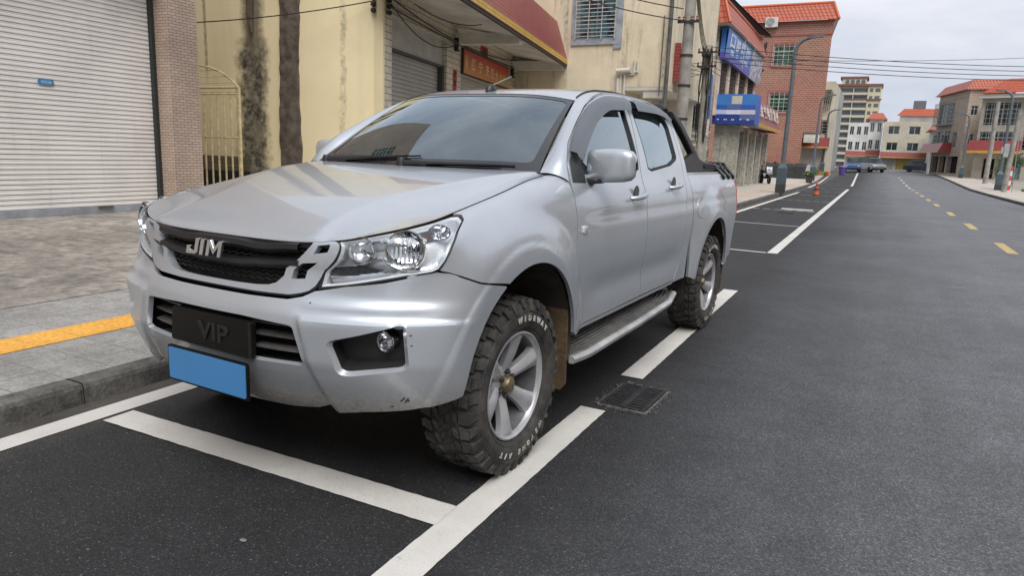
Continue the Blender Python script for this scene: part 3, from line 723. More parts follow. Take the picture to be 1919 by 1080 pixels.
# side wall: runs from the corner along -n
fW=Fr(-10.1,13.1,11.5-90)    # d = ? build directly
def sw(a,o,z): return tuple(fB.o-fB.n*a-fB.d*o+Vector((0,0,z)))
V=[sw(-.0,0,.0),sw(9,0,.0),sw(9,0,8.2),sw(0,0,8.2)]; m.add(V,[(0,1,2,3)]); 
m.add([sw(9,0,0),sw(9,-14,0),sw(9,-14,8.2),sw(9,0,8.2)],[(0,1,2,3)])
m.build('side_wall',YPL,bB)
DKC=simple('sooty_brown_render',(.105,.085,.066),.95,0,.6,5,1.0,30)
m=MB(); P=[];rnd=random.Random(4)
for k in range(44):
    z=.05+8.1*k/43; a0=2.08+rnd.uniform(-.022,.022)-.02*math.sin(k*.33);a1=2.62+rnd.uniform(-.02,.02)+.03*math.sin(k*.21); P.append([sw(a0,0,z),sw(a0+.02,.05,z),sw((a0+a1)/2,.075,z),sw(a1-.02,.05,z),sw(a1,0,z)])
m.grid(np.array(P)); m.build('sooty_chimney_strip',DKC,bB,smooth=True,fix=True)
m=MB(); P=[sw(3.30,.09,8),sw(3.30,.09,5),sw(3.32,.09,4.2),sw(3.30,.08,3.85)]; m.tube(P,[.085,.085,.075,.045],8); m.build('broken_downpipe',simple('rusty_brown_pipe',(.11,.075,.05),.8,0,.4,6),bB,smooth=True)
PLT=bricks('brown_plinth_tile',(.17,.13,.08),(.22,.17,.11),(.06,.05,.035),.22,.09,'X',.008,.6,.35)
m=MB(); m.add([sw(3.5,.012,.62),sw(6.6,.012,.62),sw(6.6,.012,.98),sw(3.5,.012,.98)],[(0,1,2,3)],0); m.add([sw(3.5,.014,.0),sw(6.6,.014,.0),sw(6.6,.014,.62),sw(3.5,.014,.62)],[(0,1,2,3)],1); m.build('plinth',[PLT,simple('dark_plinth',(.02,.018,.018),.9)],bB)
m=MB(); H2=[(.50,4.0,.15,4.30),(5.15,10.0,.15,3.56),(11.0,14.8,.15,4.0)]
wall_with_holes(m,fB,.10,15.5,0,4.95,H2,0,.30); m.build('tiled_front',TILEB,bB)
m=MB(); fb(m,fB,0,.10,-.2,.012,0,8.2); wall_with_holes(m,fB,.10,15.5,4.95,8.2,[(3,6,6.0,7.6),(9,12,6.0,7.6)],0,.15); m.add([fB.p(15.5,0,0),fB.p(15.5,-8,0),fB.p(15.5,-8,8.2),fB.p(15.5,0,8.2)],[(0,1,2,3)]); fb(m,fB,0,15.5,-8,-.01,8.2,8.3); m.build('plaster_front',YPL,bB)
for a in (3,9): window(bB,fB,a,a+3,6,7.6,None,FRM,-.1,2,1)
s1=shutter(bB,fB,.55,3.90,.15,3.6,SHG,-.22,.105,True); 
m=MB(); fb(m,fB,.50,4.0,-.24,-.12,3.60,4.30); m.build('shutter_box',simple('pale_grey_panel',(.42,.42,.39),.7,0,.15,2),bB)
m=MB(); fb(m,fB,3.86,3.97,-.25,-.06,.15,3.62); fb(m,fB,.48,4.0,-.22,-.08,3.56,3.62); m.build('shutter_guide',simple('dark_guide',(.05,.05,.045),.6),bB)
shutter(bB,fB,5.2,9.95,.15,3.6,SHG,-.22,.105); shutter(bB,fB,11.0,14.8,.15,4.0,SHG,-.22,.105)
# canopy
SOF=simple('soffit_plaster',(.55,.53,.47),.9,0,.25,1.2,.2,20)
REDT=bricks('red_canopy_tile',(.34,.060,.050),(.40,.075,.06),(.04,.012,.012),.09,.115,'Y',.012,.28,.15,off=.0,bumpd=.012)
def courses(name,c,dark,pitch=.105,axis='z',rough=.35,vert=.0):
    """overlapping tile courses on a sloping canopy, dark joint under each course"""
    t=NT(name); v=t.n('TexCoord').outputs['Object']; X=t.sep(v)
    fz=t.math('FRACT',t.math('DIVIDE',X[2],pitch)); k=t.ramp(fz,[(.0,1),(.14,1),(.20,0),(1,0)])
    n=t.noise(v,4,5,.6); cc=t.mix(1,c,t.ramp(n,[(.3,.82),(.7,1.15)]),'MULTIPLY')
    cc=t.mix(k,cc,dark)
    h=fz
    if vert:
        a=t.math('ADD',X[0],X[1]); fa=t.math('FRACT',t.math('DIVIDE',a,vert)); kv=t.ramp(fa,[(0,1),(.12,1),(.2,0),(.8,0),(1,.4)]); cc=t.mix(t.math('MULTIPLY',kv,.5),cc,dark)
        h=t.math('ADD',fz,t.math('MULTIPLY',t.math('SINE',t.math('MULTIPLY',a,6.283/vert)),.4))
    t.set(Base_Color=cc,Roughness=rough); t.bump(h,.5,.02); return t.mat

CRED=courses('red_glazed_tile',(.29,.050,.048),(.020,.006,.006),.115); CYEL=courses('yellow_glazed_tile',(.62,.36,.05),(.10,.045,.01),.085)
cn=[]
m=MB(); o0,o1=2.0,1.55
m.add([fB.p(-.5,o0,4.70),fB.p(14.9,o0,4.70),fB.p(14.9,o1,6.0),fB.p(-.5,o1,6.0)],[(0,1,2,3)],0)
m.add([fB.p(-.5,o0+.02,4.50),fB.p(14.9,o0+.02,4.50),fB.p(14.9,o0,4.705),fB.p(-.5,o0,4.705)],[(0,1,2,3)],1)
m.add([fB.p(14.9,o0,4.50),fB.p(14.9,.0,4.50),fB.p(14.9,.0,6.0),fB.p(14.9,o1,6.0)],[(0,1,2,3)],0)
m.add([fB.p(-.5,o1,6.0),fB.p(14.9,o1,6.0),fB.p(14.9,0,6.02),fB.p(-.5,0,6.02)],[(0,1,2,3)],0)
m.add([fB.p(-.5,o0,4.50),fB.p(-.5,0,4.50),fB.p(-.5,0,6.0),fB.p(-.5,o1,6.0)],[(3,2,1,0)],0)
m.build('canopy_fascia',[CRED,CYEL],bB,fix=False)
m=MB(); fb(m,fB,-.5,14.9,1.93,2.0,4.42,4.50,1)
V=[fB.p(-.5,1.93,4.46),fB.p(14.85,1.93,4.46),fB.p(14.85,.0,4.80),fB.p(-.5,.0,4.80)]; m.add(V,[(0,3,2,1)],0)
for a in (4.6,10.5,14.7): fb(m,fB,a,a+.32,.01,1.9,4.30,4.60,0)
m.build('canopy_soffit',[SOF,simple('dark_fascia_edge',(.03,.02,.018),.7)],bB,fix=True)
adopt(bB)
# things fixed to that front: sign, papers, meters, cables
SGR=NT('red_orange_sign'); v=SGR.n('TexCoord').outputs['Generated']; SGR.set(Base_Color=SGR.mix(SGR.ramp(SGR.sep(v)[2],[(.0,0),(.9,1)]),(.55,.24,.07),(.40,.035,.02)),Roughness=.5); SGR=SGR.mat
SGL=simple('cream_sign_lettering',(.66,.52,.28),.5); SGY=simple('dull_gold_print',(.42,.38,.16),.6)
t=empty('shop_signboard',fB.p(5.2,.05,3.56),0,'long red orange shop signboard with cream Chinese lettering under the canopy','signboard')
m=MB(); fb(m,fB,5.2,9.95,.02,.07,3.58,4.24,0); m.build('board',SGR,t); 
m=MB(); 
for i,(ch,a) in enumerate((('红',6.05),('宁',6.75),('烹',7.45),('饪',8.0),('水',8.5),('食',8.95),('品',9.35),('店',9.7))):
    put_text(m,ch,.4,fB.p(a,.074,3.93-.02*i),fB.d,(0,0,1),.002,.004,0,0,fitw=.36,fith=.36-.01*i)
m.build('lettering',SGL,t)
m=MB(); m.prism([(5.42+.11*math.cos(a)*(1-.3*math.sin(a)),3.90+.22*math.sin(a)) for a in np.linspace(0,6.28,21)[:-1]],.006,0,lambda a,z,h:fB.p(a,.072+h,z)); m.prism([(9.55+.15*math.cos(a),3.72+.13*math.sin(a)) for a in np.linspace(0,6.28,21)[:-1]],.006,1,lambda a,z,h:fB.p(a,.072+h,z)); m.build('motif',[SGY,simple('pale_green_print',(.20,.40,.32),.6)],t,fix=True)
m=MB(); 
for a0,a1,z0,z1 in ((5.14,9.99,4.24,4.28),(5.14,9.99,3.54,3.58),(5.14,5.19,3.58,4.24)): fb(m,fB,a0,a1,.0,.08,z0,z1)
m.build('board_frame',simple('sign_frame_dark',(.04,.02,.015),.6),t); adopt(t)
PAP=simple('red_couplet_paper',(.42,.025,.03),.7,0,.3,10); INK=simple('ink_black',(.02,.01,.01),.6)
def paper(a,z0,z1,w,txt,label):
    t=empty('couplet_paper',fB.p(a,.01,z0),0,label,'couplet paper'); m=MB(); fb(m,fB,a,a+w,.004,.010,z0,z1,0)
    for i,ch in enumerate(txt): put_text(m,ch,.1,fB.p(a+w/2,.013,z1-(i+.5)*(z1-z0)/len(txt)),fB.d,(0,0,1),.001,.002,0,1,fitw=w*.62,fith=(z1-z0)/len(txt)*.75)
    m.build('sheet',[PAP,INK],t); adopt(t)
paper(4.50,2.62,3.60,.30,'财源广进','narrow red vertical couplet paper on the tiles between the two shutters')
paper(6.9,4.30,4.62,.75,'福','square red paper above the red orange signboard')
def meter(fr,a,z,label,w=.16,h=.36,par='meter_box'):
    t=empty('meter_box',fr.p(a,0,z),0,label,'meter box'); m=MB(); fb(m,fr,a,a+w,.0,.12,z,z+h,0); m.build('case',BLK if 'BLK' in globals() else CAB,t,bevel=.01)
    m=MB(); 
    for k in range(2): fb(m,fr,a+w*.3,a+w*.8,.12,.126,z+h*(.12+.45*k),z+h*(.42+.45*k))
    m.build('dial',FRM,t); adopt(t)
meter(fB,4.55,4.10,'small black meter box with two white dials beside the shutter panel')
meter(fB,10.35,4.02,'small black switch box at the right end of the red orange signboard',.3,.3)
ins=[]
for a_,o_,lb in ((-.02,.04,'left black insulator bracket at the top of the yellow corner'),(.22,-.02,'right black insulator bracket at the top of the tiled corner')):
    t=empty('insulator_bracket',fB.p(.05+a_*.0,.02,4.3),0,lb,'bracket','insulators on the yellow corner')
    m=MB(); 
    if a_<0:
        for k in range(4): c=sw(.18,.07,4.30+.13*k); m.lathe([(.02,-.055),(.06,-.03),(.06,.03),(.02,.055)],8,0,lambda x,y,z,c=c:(c[0]+x,c[1]+y,c[2]+z))
    else:
        for k in range(4): c=fB.p(.22,.07,4.30+.13*k); m.lathe([(.02,-.055),(.06,-.03),(.06,.03),(.02,.055)],8,0,lambda x,y,z,c=c:(c[0]+x,c[1]+y,c[2]+z))
    m.build('spools',CAB,t,smooth=True,ang=40); adopt(t)
cable(sw(.2,.12,4.48),(-16.5,9.5,3.75),.22,'thin cable stretched across the yellow alley wall',.013,20,'shop front cables')
pA=[fB.p(.25,.10,4.55),fB.p(.25,.1,4.7),fB.p(.25,.1,4.35)]
cable(fB.p(.25,.10,4.62),fB.p(10.4,.12,4.60),.28,'upper cable along the tiled shop front',.018,24,'shop front cables')
cable(fB.p(.25,.10,4.50),fB.p(4.6,.10,4.30),.42,'cable hanging in a deep loop over the pale shutter panel',.015,20,'shop front cables')
cable(fB.p(.25,.10,4.42),fB.p(10.4,.10,4.36),.10,'lower cable running just above the red orange signboard',.020,24,'shop front cables')
cable(fB.p(1.2,.25,4.68),fB.p(4.2,1.6,4.95),.35,'short cable looping up to the canopy soffit',.013,16,'shop front cables')
cable(fB.p(10.4,.15,4.6),fB.p(14.9,1.8,4.40),.12,'cable crossing below the canopy end',.015,16,'shop front cables')
# ---- 3 cream house beyond the canopy (wall faces the camera)
f3=Fr(-14,24,-90)      # a = world x +14, outward = -Y
b3=empty('cream_house',(-10,24,0),0,'weathered cream house with barred blue-grey window behind the red canopy','building')
CRM=plaster('cream_weathered_plaster',(.72,.63,.46),(.05,.045,.035),.75,.88,1.0,.60)
m=MB(); wall_with_holes(m,f3,0,5.95,0,9.5,[(4.05,5.45,5.35,7.35)],0,.14); wall_with_holes(m,f3,5.95,7.45,3.72,9.5,[],0,.14)
m.add([f3.p(7.45,0,3.72),f3.p(7.45,-7,3.72),f3.p(7.45,-7,9.5),f3.p(7.45,0,9.5)],[(0,1,2,3)]); m.add([f3.p(5.95,0,0),f3.p(5.95,-7,0),f3.p(5.95,-7,3.72),f3.p(5.95,0,3.72)],[(0,1,2,3)]); fb(m,f3,0,7.45,-7,-.005,9.5,9.6); m.build('wall',CRM,b3)
m=MB(); fb(m,f3,5.95,7.45,-7,-.005,3.60,3.715); fb(m,f3,5.96,7.3,-4.6,-4.5,.15,3.6);fb(m,f3,6.6,7.35,-.15,-.04,3.35,3.60); m.build('soffit',SOF,b3)
m=MB(); fb(m,f3,3.85,5.65,-.02,.06,5.15,5.35); fb(m,f3,3.85,4.05,-.02,.05,5.35,7.4); fb(m,f3,5.45,5.72,-.02,.05,5.0,7.4); m.build('window_surround',simple('blue_grey_render',(.27,.30,.33),.85,0,.3,3),b3)
BLG=NT('blue_mottled_glass'); BLG.set(Base_Color=BLG.mix(BLG.ramp(BLG.noise(BLG.wco(),3,3),[(.45,0),(.55,1)]),(.02,.035,.06),(.08,.17,.22)),Roughness=.15); BLG=BLG.mat  # dark glass with random bluish patches
window(b3,f3,4.07,5.43,5.37,7.33,BLG,FRB,-.10,1,2,15,3,BARW,.10)
PVC=simple('pale_pvc_pipe',(.55,.53,.47),.5,0,.25,4); 
for k,(x,ox) in enumerate(((5.70,.06),(5.80,.05),(5.93,.05))):
    m=MB(); P=[f3.p(x,ox,.2),f3.p(x,ox,4.0+.08*k)]; P+= [f3.p(x+.45,ox,4.05+.08*k),f3.p(x+.45,ox,4.6)] if k else []; m.tube(P,.035 if k else .07,8); m.build('drain_pipe',PVC,b3,smooth=True)
m=MB(); m.tube([f3.p(5.65,.14,4.24),f3.p(6.15,.14,4.26)],.085,10); m.build('elbow_pipe',PVC,b3,smooth=True)
m=MB(); m.tube([f3.p(7.40,.06,3.0),f3.p(7.40,.06,9.5)],.07,8); m.tube([f3.p(7.18,.06,3.4),f3.p(7.18,.06,6)],.02,6); m.build('dark_downpipe',simple('mouldy_downpipe',(.10,.10,.09),.8,0,.4,4),b3,smooth=True)
# small sloping red canopy at its street corner
m=MB(); m.add([f3.p(7.46,-.5,4.0),f3.p(7.85,-.5,3.85),f3.p(7.65,-.5,5.2),f3.p(7.46,-.5,5.2)],[(0,1,2,3)],0); m.add([f3.p(7.85,-.5,3.85),f3.p(7.85,-1.5,3.85),f3.p(7.65,-1.5,5.2),f3.p(7.65,-.5,5.2)],[(0,1,2,3)],0); m.add([f3.p(7.86,-.5,3.72),f3.p(7.86,-1.5,3.72),f3.p(7.86,-1.5,3.87),f3.p(7.86,-.5,3.87)],[(0,1,2,3)],1); m.build('corner_canopy',[CRED,CYEL],b3)
adopt(b3)
meter(Fr(-8.3,29.6,-90),1.0,2.6,'cream fuse cabinet on the tiled wall left of the leaning cable pole',.45,.9)
# tiled side wing between the cream house and the billboard shop
WGT=bricks('cream_strip_tile',(.50,.46,.36),(.56,.52,.42),(.22,.20,.16),.30,.12,'X',.010,.6,.3,stain=.4)
bw=empty('tiled_wing',(-7.6,30,0),0,'low cream tiled wing with meter cabinets between the cream house and the billboard shop','building')
fw=Fr(-10.4,30.2,-90)
m=MB(); wall_with_holes(m,fw,0,3.2,2.35,5.2,[],0); wall_with_holes(m,fw,0,3.2,0,2.35,[(.6,2.9,.1,2.2)],0,.5); m.add([fw.p(3.2,0,0),fw.p(3.2,-3,0),fw.p(3.2,-3,5.2),fw.p(3.2,0,5.2)],[(0,1,2,3)]); m.add([fw.p(.6,-.5,0),fw.p(2.9,-.5,0),fw.p(2.9,-.5,2.2),fw.p(.6,-.5,2.2)],[(0,1,2,3)]); fb(m,fw,0,3.2,-3,-.01,5.2,5.3); m.build('wall',WGT,bw)
for (a0,a1,z0,z1) in ((2.15,2.55,2.75,4.3),(2.72,3.05,2.65,4.6)):
    m=MB(); fb(m,fw,a0,a1,.01,.22,z0,z1); m.build('cabinet',simple('yellowed_cabinet',(.48,.44,.33),.7,0,.35,5) if not bpy.data.materials.get('yellowed_cabinet') else bpy.data.materials['yellowed_cabinet'],bw,bevel=.01)
adopt(bw)
# projecting blade sign
fv=Fr(-6.55,29.9,-90)
t=empty('blade_sign',(-6.3,29.8,2.6),0,'narrow vertical blue and red blade sign beside the concrete pole','signboard')
m=MB(); fb(m,fv,-.12,.24,.0,.09,3.0,4.75,0); fb(m,fv,-.12,.24,.0,.091,2.35,3.0,1); fb(m,fv,-.34,-.13,-.02,.06,2.55,4.55,2); 
for i,ch in enumerate('水电维修'): put_text(m,ch,.3,fv.p(.06,.094,4.50-.42*i),fv.d,(0,0,1),.002,.004,0,3,fitw=.26,fith=.30)
for i,ch in enumerate('电话'): put_text(m,ch,.3,fv.p(.06,.095,2.85-.30*i),fv.d,(0,0,1),.002,.004,0,4,fitw=.26,fith=.24)
m.build('panel',[simple('sign_blue',(.05,.15,.42),.5,0,.15,6),simple('sign_white_lower',(.60,.55,.55),.5),CAB,simple('sign_print_white',(.62,.66,.72),.5),simple('sign_print_red',(.50,.05,.10),.5)],t); adopt(t)
# ---- 4 shop with the orange roof, billboard and blue sign
b4=empty('orange_roofed_shop',(-8,33.6,0),0,'weathered shop house with orange tiled eaves, long blue billboard and blue box sign','building')
ORT=courses('orange_roof_tile',(.40,.082,.032),(.16,.022,.010),.27,rough=.45,vert=.30)
OLD=plaster('mouldy_white_plaster',(.62,.59,.51),(.07,.065,.055),.9,.9,1.6,.46)
f4=Fr(-12.2,33.6,-90); g4=Fr(-7.0,33.6,0)
m=MB(); wall_with_holes(m,f4,0,5.2,0,7.4,[],0); wall_with_holes(m,g4,0,11.2,3.4,7.4,[(.9,2.3,4.45,5.9),(3.1,4.9,4.45,5.9),(5.7,7.6,4.45,5.9),(8.4,10.4,4.45,5.9)],0,.2); m.build('wall',OLD,b4)
m=MB(); wall_with_holes(m,g4,.9,11.2,0,3.02,[(1.9,3.4,.15,2.8),(4.1,5.8,.15,2.8),(6.5,8.1,.15,2.8),(8.8,10.6,.15,2.8)],.95,.18); m.add([g4.p(.9,0,0),g4.p(.9,.95,0),g4.p(.9,.95,3.02),g4.p(.9,0,3.02)],[(0,1,2,3)])
for a in (.9,3.6,6.0,8.3,10.75): fb(m,g4,a+.002,a+.40,.951,1.12,0,3.0)
fb(m,g4,.86,.899,.35,.62,0,3.0)
m.build('ground_floor',concrete_mat('pale_worn_pillars',(.36,.34,.29),(.46,.44,.38),None,8,.3,.6),b4)
m=MB(); 
for a0,a1 in ((1.9,3.4),(4.1,5.8),(6.5,8.1),(8.8,10.6)): fb(m,g4,a0,a1,.78,.80,.15,2.8)
m.build('folding_doors',courses('brown_folding_door',(.16,.13,.11),(.05,.04,.035),.30,vert=.35),b4)
MES=NT('window_mesh'); v=MES.wco(); ck=MES.n('TexBrick',Scale=1.0); 
for a0,a1 in ((.9,2.3),(3.1,4.9),(5.7,7.6),(8.4,10.4)): window(b4,g4,a0,a1,4.45,5.9,GLW,simple('rust_frame',(.16,.10,.07),.7) if not bpy.data.materials.get('rust_frame') else bpy.data.materials['rust_frame'],-.12,2,0,9,7,bpy.data.materials.get('mesh_bars_brown') or simple('mesh_bars_brown',(.12,.085,.065),.8),.02)
bpy.data.materials.remove(MES.mat)
# pilasters between windows
PIL_=simple('pinkish_pilaster',(.60,.48,.39),.8,0,.3,2)
for a in (.1,2.45,5.05,7.75,10.55): m=MB(); fb(m,g4,a,a+.5,.0,.10,3.4,6.0); m.build('pilaster',PIL_,b4)
# orange eaves with mitred corner
m=MB(); zb,zt=7.35,8.45
A=[f4.p(-.3,.55,zb),f4.p(5.75,.55,zb),(g4.p(11.3,.55,zb))]; C=[f4.p(-.3,.15,zt),f4.p(5.35,.15,zt),g4.p(11.3,.15,zt)]
m.add([A[0],A[1],C[1],C[0]],[(0,1,2,3)]); m.add([A[1],A[2],C[2],C[1]],[(0,1,2,3)]); m.build('tiled_eaves',ORT,b4)
m=MB(); 
D=[f4.p(-.3,0,zb-.02),f4.p(5.2,0,zb-.02),g4.p(11.3,0,zb-.02)]; A2=[(p[0],p[1],p[2]-.02) for p in A]
m.add([A2[0],A2[1],D[1],D[0]],[(0,1,2,3)]); m.add([A2[1],A2[2],D[2],D[1]],[(0,1,2,3)]); m.build('eaves_soffit',SOF,b4)
m=MB(); m.tube([C[0],C[1],C[2]],.08,8); m.tube([A[1],C[1]],.07,8); m.build('ridge_tiles',simple('ridge_orange',(.50,.10,.03),.5,0,.2,8),b4,smooth=True)
m=MB(); m.add([(-8.0,34.4,9.6),(-7.3,34.0,9.2),(-6.3,45,8.6),(-7.2,45,8.9)],[(0,1,2,3)]); m.add([(-8.0,34.4,9.5),(-7.3,34.0,9.1),(-6.3,45,8.5),(-7.2,45,8.8)],[(3,2,1,0)]); m.build('dark_roof_sheet',simple('dark_roof_sheet',(.04,.035,.035),.8),b4,fix=True)
m=MB(); m.add([C[0],C[1],C[2],(-12.5,45,zt)],[(0,1,2,3)]); m.build('flat_roof',SLAB,b4)
# canopy on the street side
m=MB(); m.add([g4.p(1.0,1.75,3.2),g4.p(10.9,1.75,3.2),g4.p(10.9,1.45,4.35),g4.p(1.0,1.45,4.35)],[(0,1,2,3)],0); m.add([g4.p(1.0,1.77,3.02),g4.p(10.9,1.77,3.02),g4.p(10.9,1.75,3.21),g4.p(1.0,1.75,3.21)],[(0,1,2,3)],1); m.add([g4.p(1.0,1.7,3.1),g4.p(10.9,1.7,3.1),g4.p(10.9,0,3.35),g4.p(1.0,0,3.35)],[(0,1,2,3)],2); m.add([g4.p(10.9,1.75,3.05),g4.p(10.9,0,3.05),g4.p(10.9,0,4.35),g4.p(10.9,1.45,4.35)],[(0,1,2,3)],0)
m.build('street_canopy',[CRED,CYEL,SOF],b4)
m=MB(); 
for i,ch in enumerate('五金交电批发部'): put_text(m,ch,.6,g4.p(1.9+1.25*i,1.72,3.85),g4.d,(-.25,0,1),.003,.02,0,0,fitw=1.0,fith=.66)
m.build('canopy_lettering',simple('faded_sign_lettering',(.55,.50,.44),.6,0,.4,12),b4)
adopt(b4)
# billboard
BB=NT('billboard_print'); v=BB.wco(); X=BB.sep(v); n=BB.noise(v,.9,5,.6)
k=BB.n('MapRange'); k.inputs['From Min'].default_value=40.3; k.inputs['From Max'].default_value=40.8; BB.l(X[1],k.inputs['Value'])
c=BB.mix(BB.ramp(n,[(.4,0),(.6,1)]),(.035,.13,.42),(.09,.26,.60)); c=BB.mix(k.outputs[0],c,BB.mix(BB.ramp(BB.noise(v,3.2,6,.7),[(.42,0),(.58,1)]),(.50,.50,.56),(.16,.12,.16))); kz=BB.n('MapRange'); kz.inputs['From Min'].default_value=6.25; kz.inputs['From Max'].default_value=6.15; BB.l(X[2],kz.inputs['Value'])
c=BB.mix(BB.math('MULTIPLY',kz.outputs[0],BB.math('SUBTRACT',1,k.outputs[0])),c,(.10,.09,.36)); BB.set(Base_Color=c,Roughness=.5); BB=BB.mat
t=empty('billboard',g4.p(.1,.3,6.0),0,'long blue and white advertising billboard under the orange eaves','billboard')
m=MB(); m.add([g4.p(.05,.32,5.95),g4.p(11.0,.32,5.75),g4.p(11.0,.42,7.25),g4.p(.05,.42,7.25)],[(0,1,2,3)]); fb(m,g4,.05,11.0,.1,.30,5.9,7.24); m.build('board',BB,t)
SW=simple('billboard_white_print',(.66,.68,.74),.5)
m=MB()
for i,ch in enumerate('口腔医院'): put_text(m,ch,.8,g4.p(1.35+1.45*i,.40,6.82),g4.d,(.07,0,1),.003,.02,0,0,fitw=1.15,fith=.60)
for i,ch in enumerate('服务热线'): put_text(m,ch,.4,g4.p(1.6+1.25*i,.36,6.34),g4.d,(.07,0,1),.003,.006,0,0,fitw=.85,fith=.24)
m.build('lettering',SW,t)
for a in (3.9,7.0): m=MB(); m.tube([g4.p(a,.47,5.9),g4.p(a,.50,7.3)],.02,6); m.build('strut',FRM,t); adopt(t)
# blue box sign facing the camera, censored blocks reproduced as printed colour fields
t=empty('blue_box_sign',(-6.1,33.4,3.6),0,'square blue shop sign with a pale horizontal band and small white lettering','signboard')
fq=Fr(-7.05,34.55,-90); m=MB()
W_=1.90
SB=[simple('sign_field_'+n_,c,.45,0,.08,4) for n_,c in (('bright_blue',(.045,.19,.52)),('deep_blue',(.03,.10,.38)),('navy',(.02,.045,.24)),('pale_blue',(.42,.50,.72)),('pale_lilac',(.62,.64,.78)),('pale_pink',(.52,.49,.60)),('cream',(.52,.50,.42)),('slate',(.09,.13,.30)))]
z0,z1=3.02,4.36
def fld(a0,a1,za,zb_,mi,d=.0): m.add([fq.p(a0,.60-.02+d,za),fq.p(a1,.60-.02+d,za),fq.p(a1,.60-.02+d,zb_),fq.p(a0,.60-.02+d,zb_)],[(0,1,2,3)],mi)
fb(m,fq,0,W_,-.9,.575,z0,z1,1)
fld(0,W_,3.88,4.36,0); fld(0,W_,3.66,3.88,1); fld(.62,1.24,3.66,3.88,7,.004); fld(0,.62,3.46,3.66,3); fld(.62,1.24,3.46,3.66,4); fld(1.24,W_,3.46,3.66,5); fld(0,1.24,3.02,3.46,2); fld(1.24,W_,3.22,3.46,7); fld(1.24,W_,3.02,3.22,2); fld(.82,1.28,3.92,4.28,6,.004)
m.build('sign_box',SB,t)
m=MB()
for i,ch in enumerate('VMDTE'): put_text(m,ch,.1,fq.p(.26+.34*i,.588,3.22),fq.d,(0,0,1),.002,.003,0,0,fitw=.13,fith=.07)
m.build('lettering',SW,t); adopt(t)
# ---- 5 brick-red tiled building
b5=empty('red_tiled_building',(-8,62,0),0,'tall building faced in brick red tiles with an orange tiled roof edge','building')
f5=Fr(-14,62,-90); BRK=bricks('brick_red_tile',(.25,.080,.055),(.32,.115,.080),(.36,.25,.18),.31,.15,'X',.024,.5,.15,off=.5,bumpd=.006)
BRKS=bricks('brick_red_tile_street',(.25,.080,.055),(.32,.115,.080),(.36,.25,.18),.31,.15,'Y',.024,.5,.15)
H5=[(5.55,7.1,9.05,10.7),(5.6,7.1,5.4,6.95),(4.1,4.85,9.6,10.15)]
m=MB(); wall_with_holes(m,f5,-2,9.75,3.85,12.4,H5,0,.2); wall_with_holes(m,f5,-2,8.45,0,3.85,[],0); 
m.build('wall',BRK,b5)
m=MB(); m.add([f5.p(9.75,0,3.85),f5.p(8.3,-14,3.85),f5.p(8.3,-14,12.4),f5.p(9.75,0,12.4)],[(0,1,2,3)]); m.add([f5.p(8.45,0,0),f5.p(6.9,-14,0),f5.p(6.9,-14,3.85),f5.p(8.45,0,3.85)],[(0,1,2,3)]); m.build('street_wall',BRKS,b5)
m=MB(); m.add([f5.p(8.3,-.01,3.84),f5.p(9.74,-.01,3.84),f5.p(8.3,-14,3.84),f5.p(6.9,-14,3.84)],[(3,2,1,0)]); fb(m,f5,8.55,9.7,-.3,-.1,3.05,3.7); m.build('overhang_soffit',SOF,b5)
RSR=simple('red_render_band',(.30,.09,.07),.7,0,.2,3)
m=MB(); fb(m,f5,-2,9.83,.0,.08,12.25,12.45); fb(m,f5,-2,9.80,.0,.06,11.35,11.48)
for h in H5[:2]: fb(m,f5,h[0]-.14,h[0],-.01,.05,h[2]-.12,h[3]+.14); fb(m,f5,h[1],h[1]+.14,-.01,.05,h[2]-.12,h[3]+.14); fb(m,f5,h[0],h[1],-.01,.06,h[2]-.16,h[2]); fb(m,f5,h[0],h[1],-.01,.05,h[3],h[3]+.14)
m.build('trim',RSR,b5)
for h in H5: window(b5,f5,*h,GLG,FRM,-.12,1,1,5 if h[1]-h[0]>1 else 2,4 if h[1]-h[0]>1 else 2,BARW,.04,.07)
m=MB(); a0,a1=-2.4,10.15
m.add([f5.p(a0,.45,12.42),f5.p(a1,.45,12.42),f5.p(a1-.55,-.25,13.75),f5.p(a0,-.25,13.75)],[(0,1,2,3)]); m.add([f5.p(a1,.45,12.42),f5.p(a1-1.6,-14,12.42),f5.p(a1-2.0,-14,13.75),f5.p(a1-.55,-.25,13.75)],[(0,1,2,3)]); m.add([f5.p(a0,.44,12.40),f5.p(a1,.44,12.40),f5.p(a1,-.1,12.40),f5.p(a0,-.1,12.40)],[(0,1,2,3)]); m.build('roof_edge',ORT,b5)
m=MB(); m.tube([f5.p(a0,-.25,13.78),f5.p(a1-.55,-.25,13.78),f5.p(a1-2.0,-14,13.78)],.11,8); m.tube([f5.p(a1,.45,12.45),f5.p(a1-.55,-.25,13.78)],.10,8); m.build('ridge_tiles',bpy.data.materials['ridge_orange'],b5,smooth=True)
m=MB(); fb(m,f5,3.3,3.62,.02,.30,9.9,12.0); fb(m,f5,3.95,4.2,.02,.26,10.1,12.0); m.build('white_duct',simple('stained_white_duct',(.55,.53,.50),.7,0,.3,2),b5)
m=MB(); 
for a,z,w,h in ((3.9,9.2,.35,1.6),(4.7,9.6,.3,1.4),(3.6,11.2,.5,.8),(4.4,8.5,.5,.5)):
    n=14; m.prism([(a+w/2+w/2*(1+.35*math.sin(5*t_+a*9))*math.cos(t_),z+h/2+h/2*(1+.25*math.cos(4*t_+z))*math.sin(t_)) for t_ in np.linspace(0,6.28,n*2)[:-1]],.006,0,lambda x,y,q:f5.p(x,.002+q,y))
m.build('soot_stain',simple('soot_on_tiles',(.045,.03,.025),.9,0,.5,5),b5)
adopt(b5)
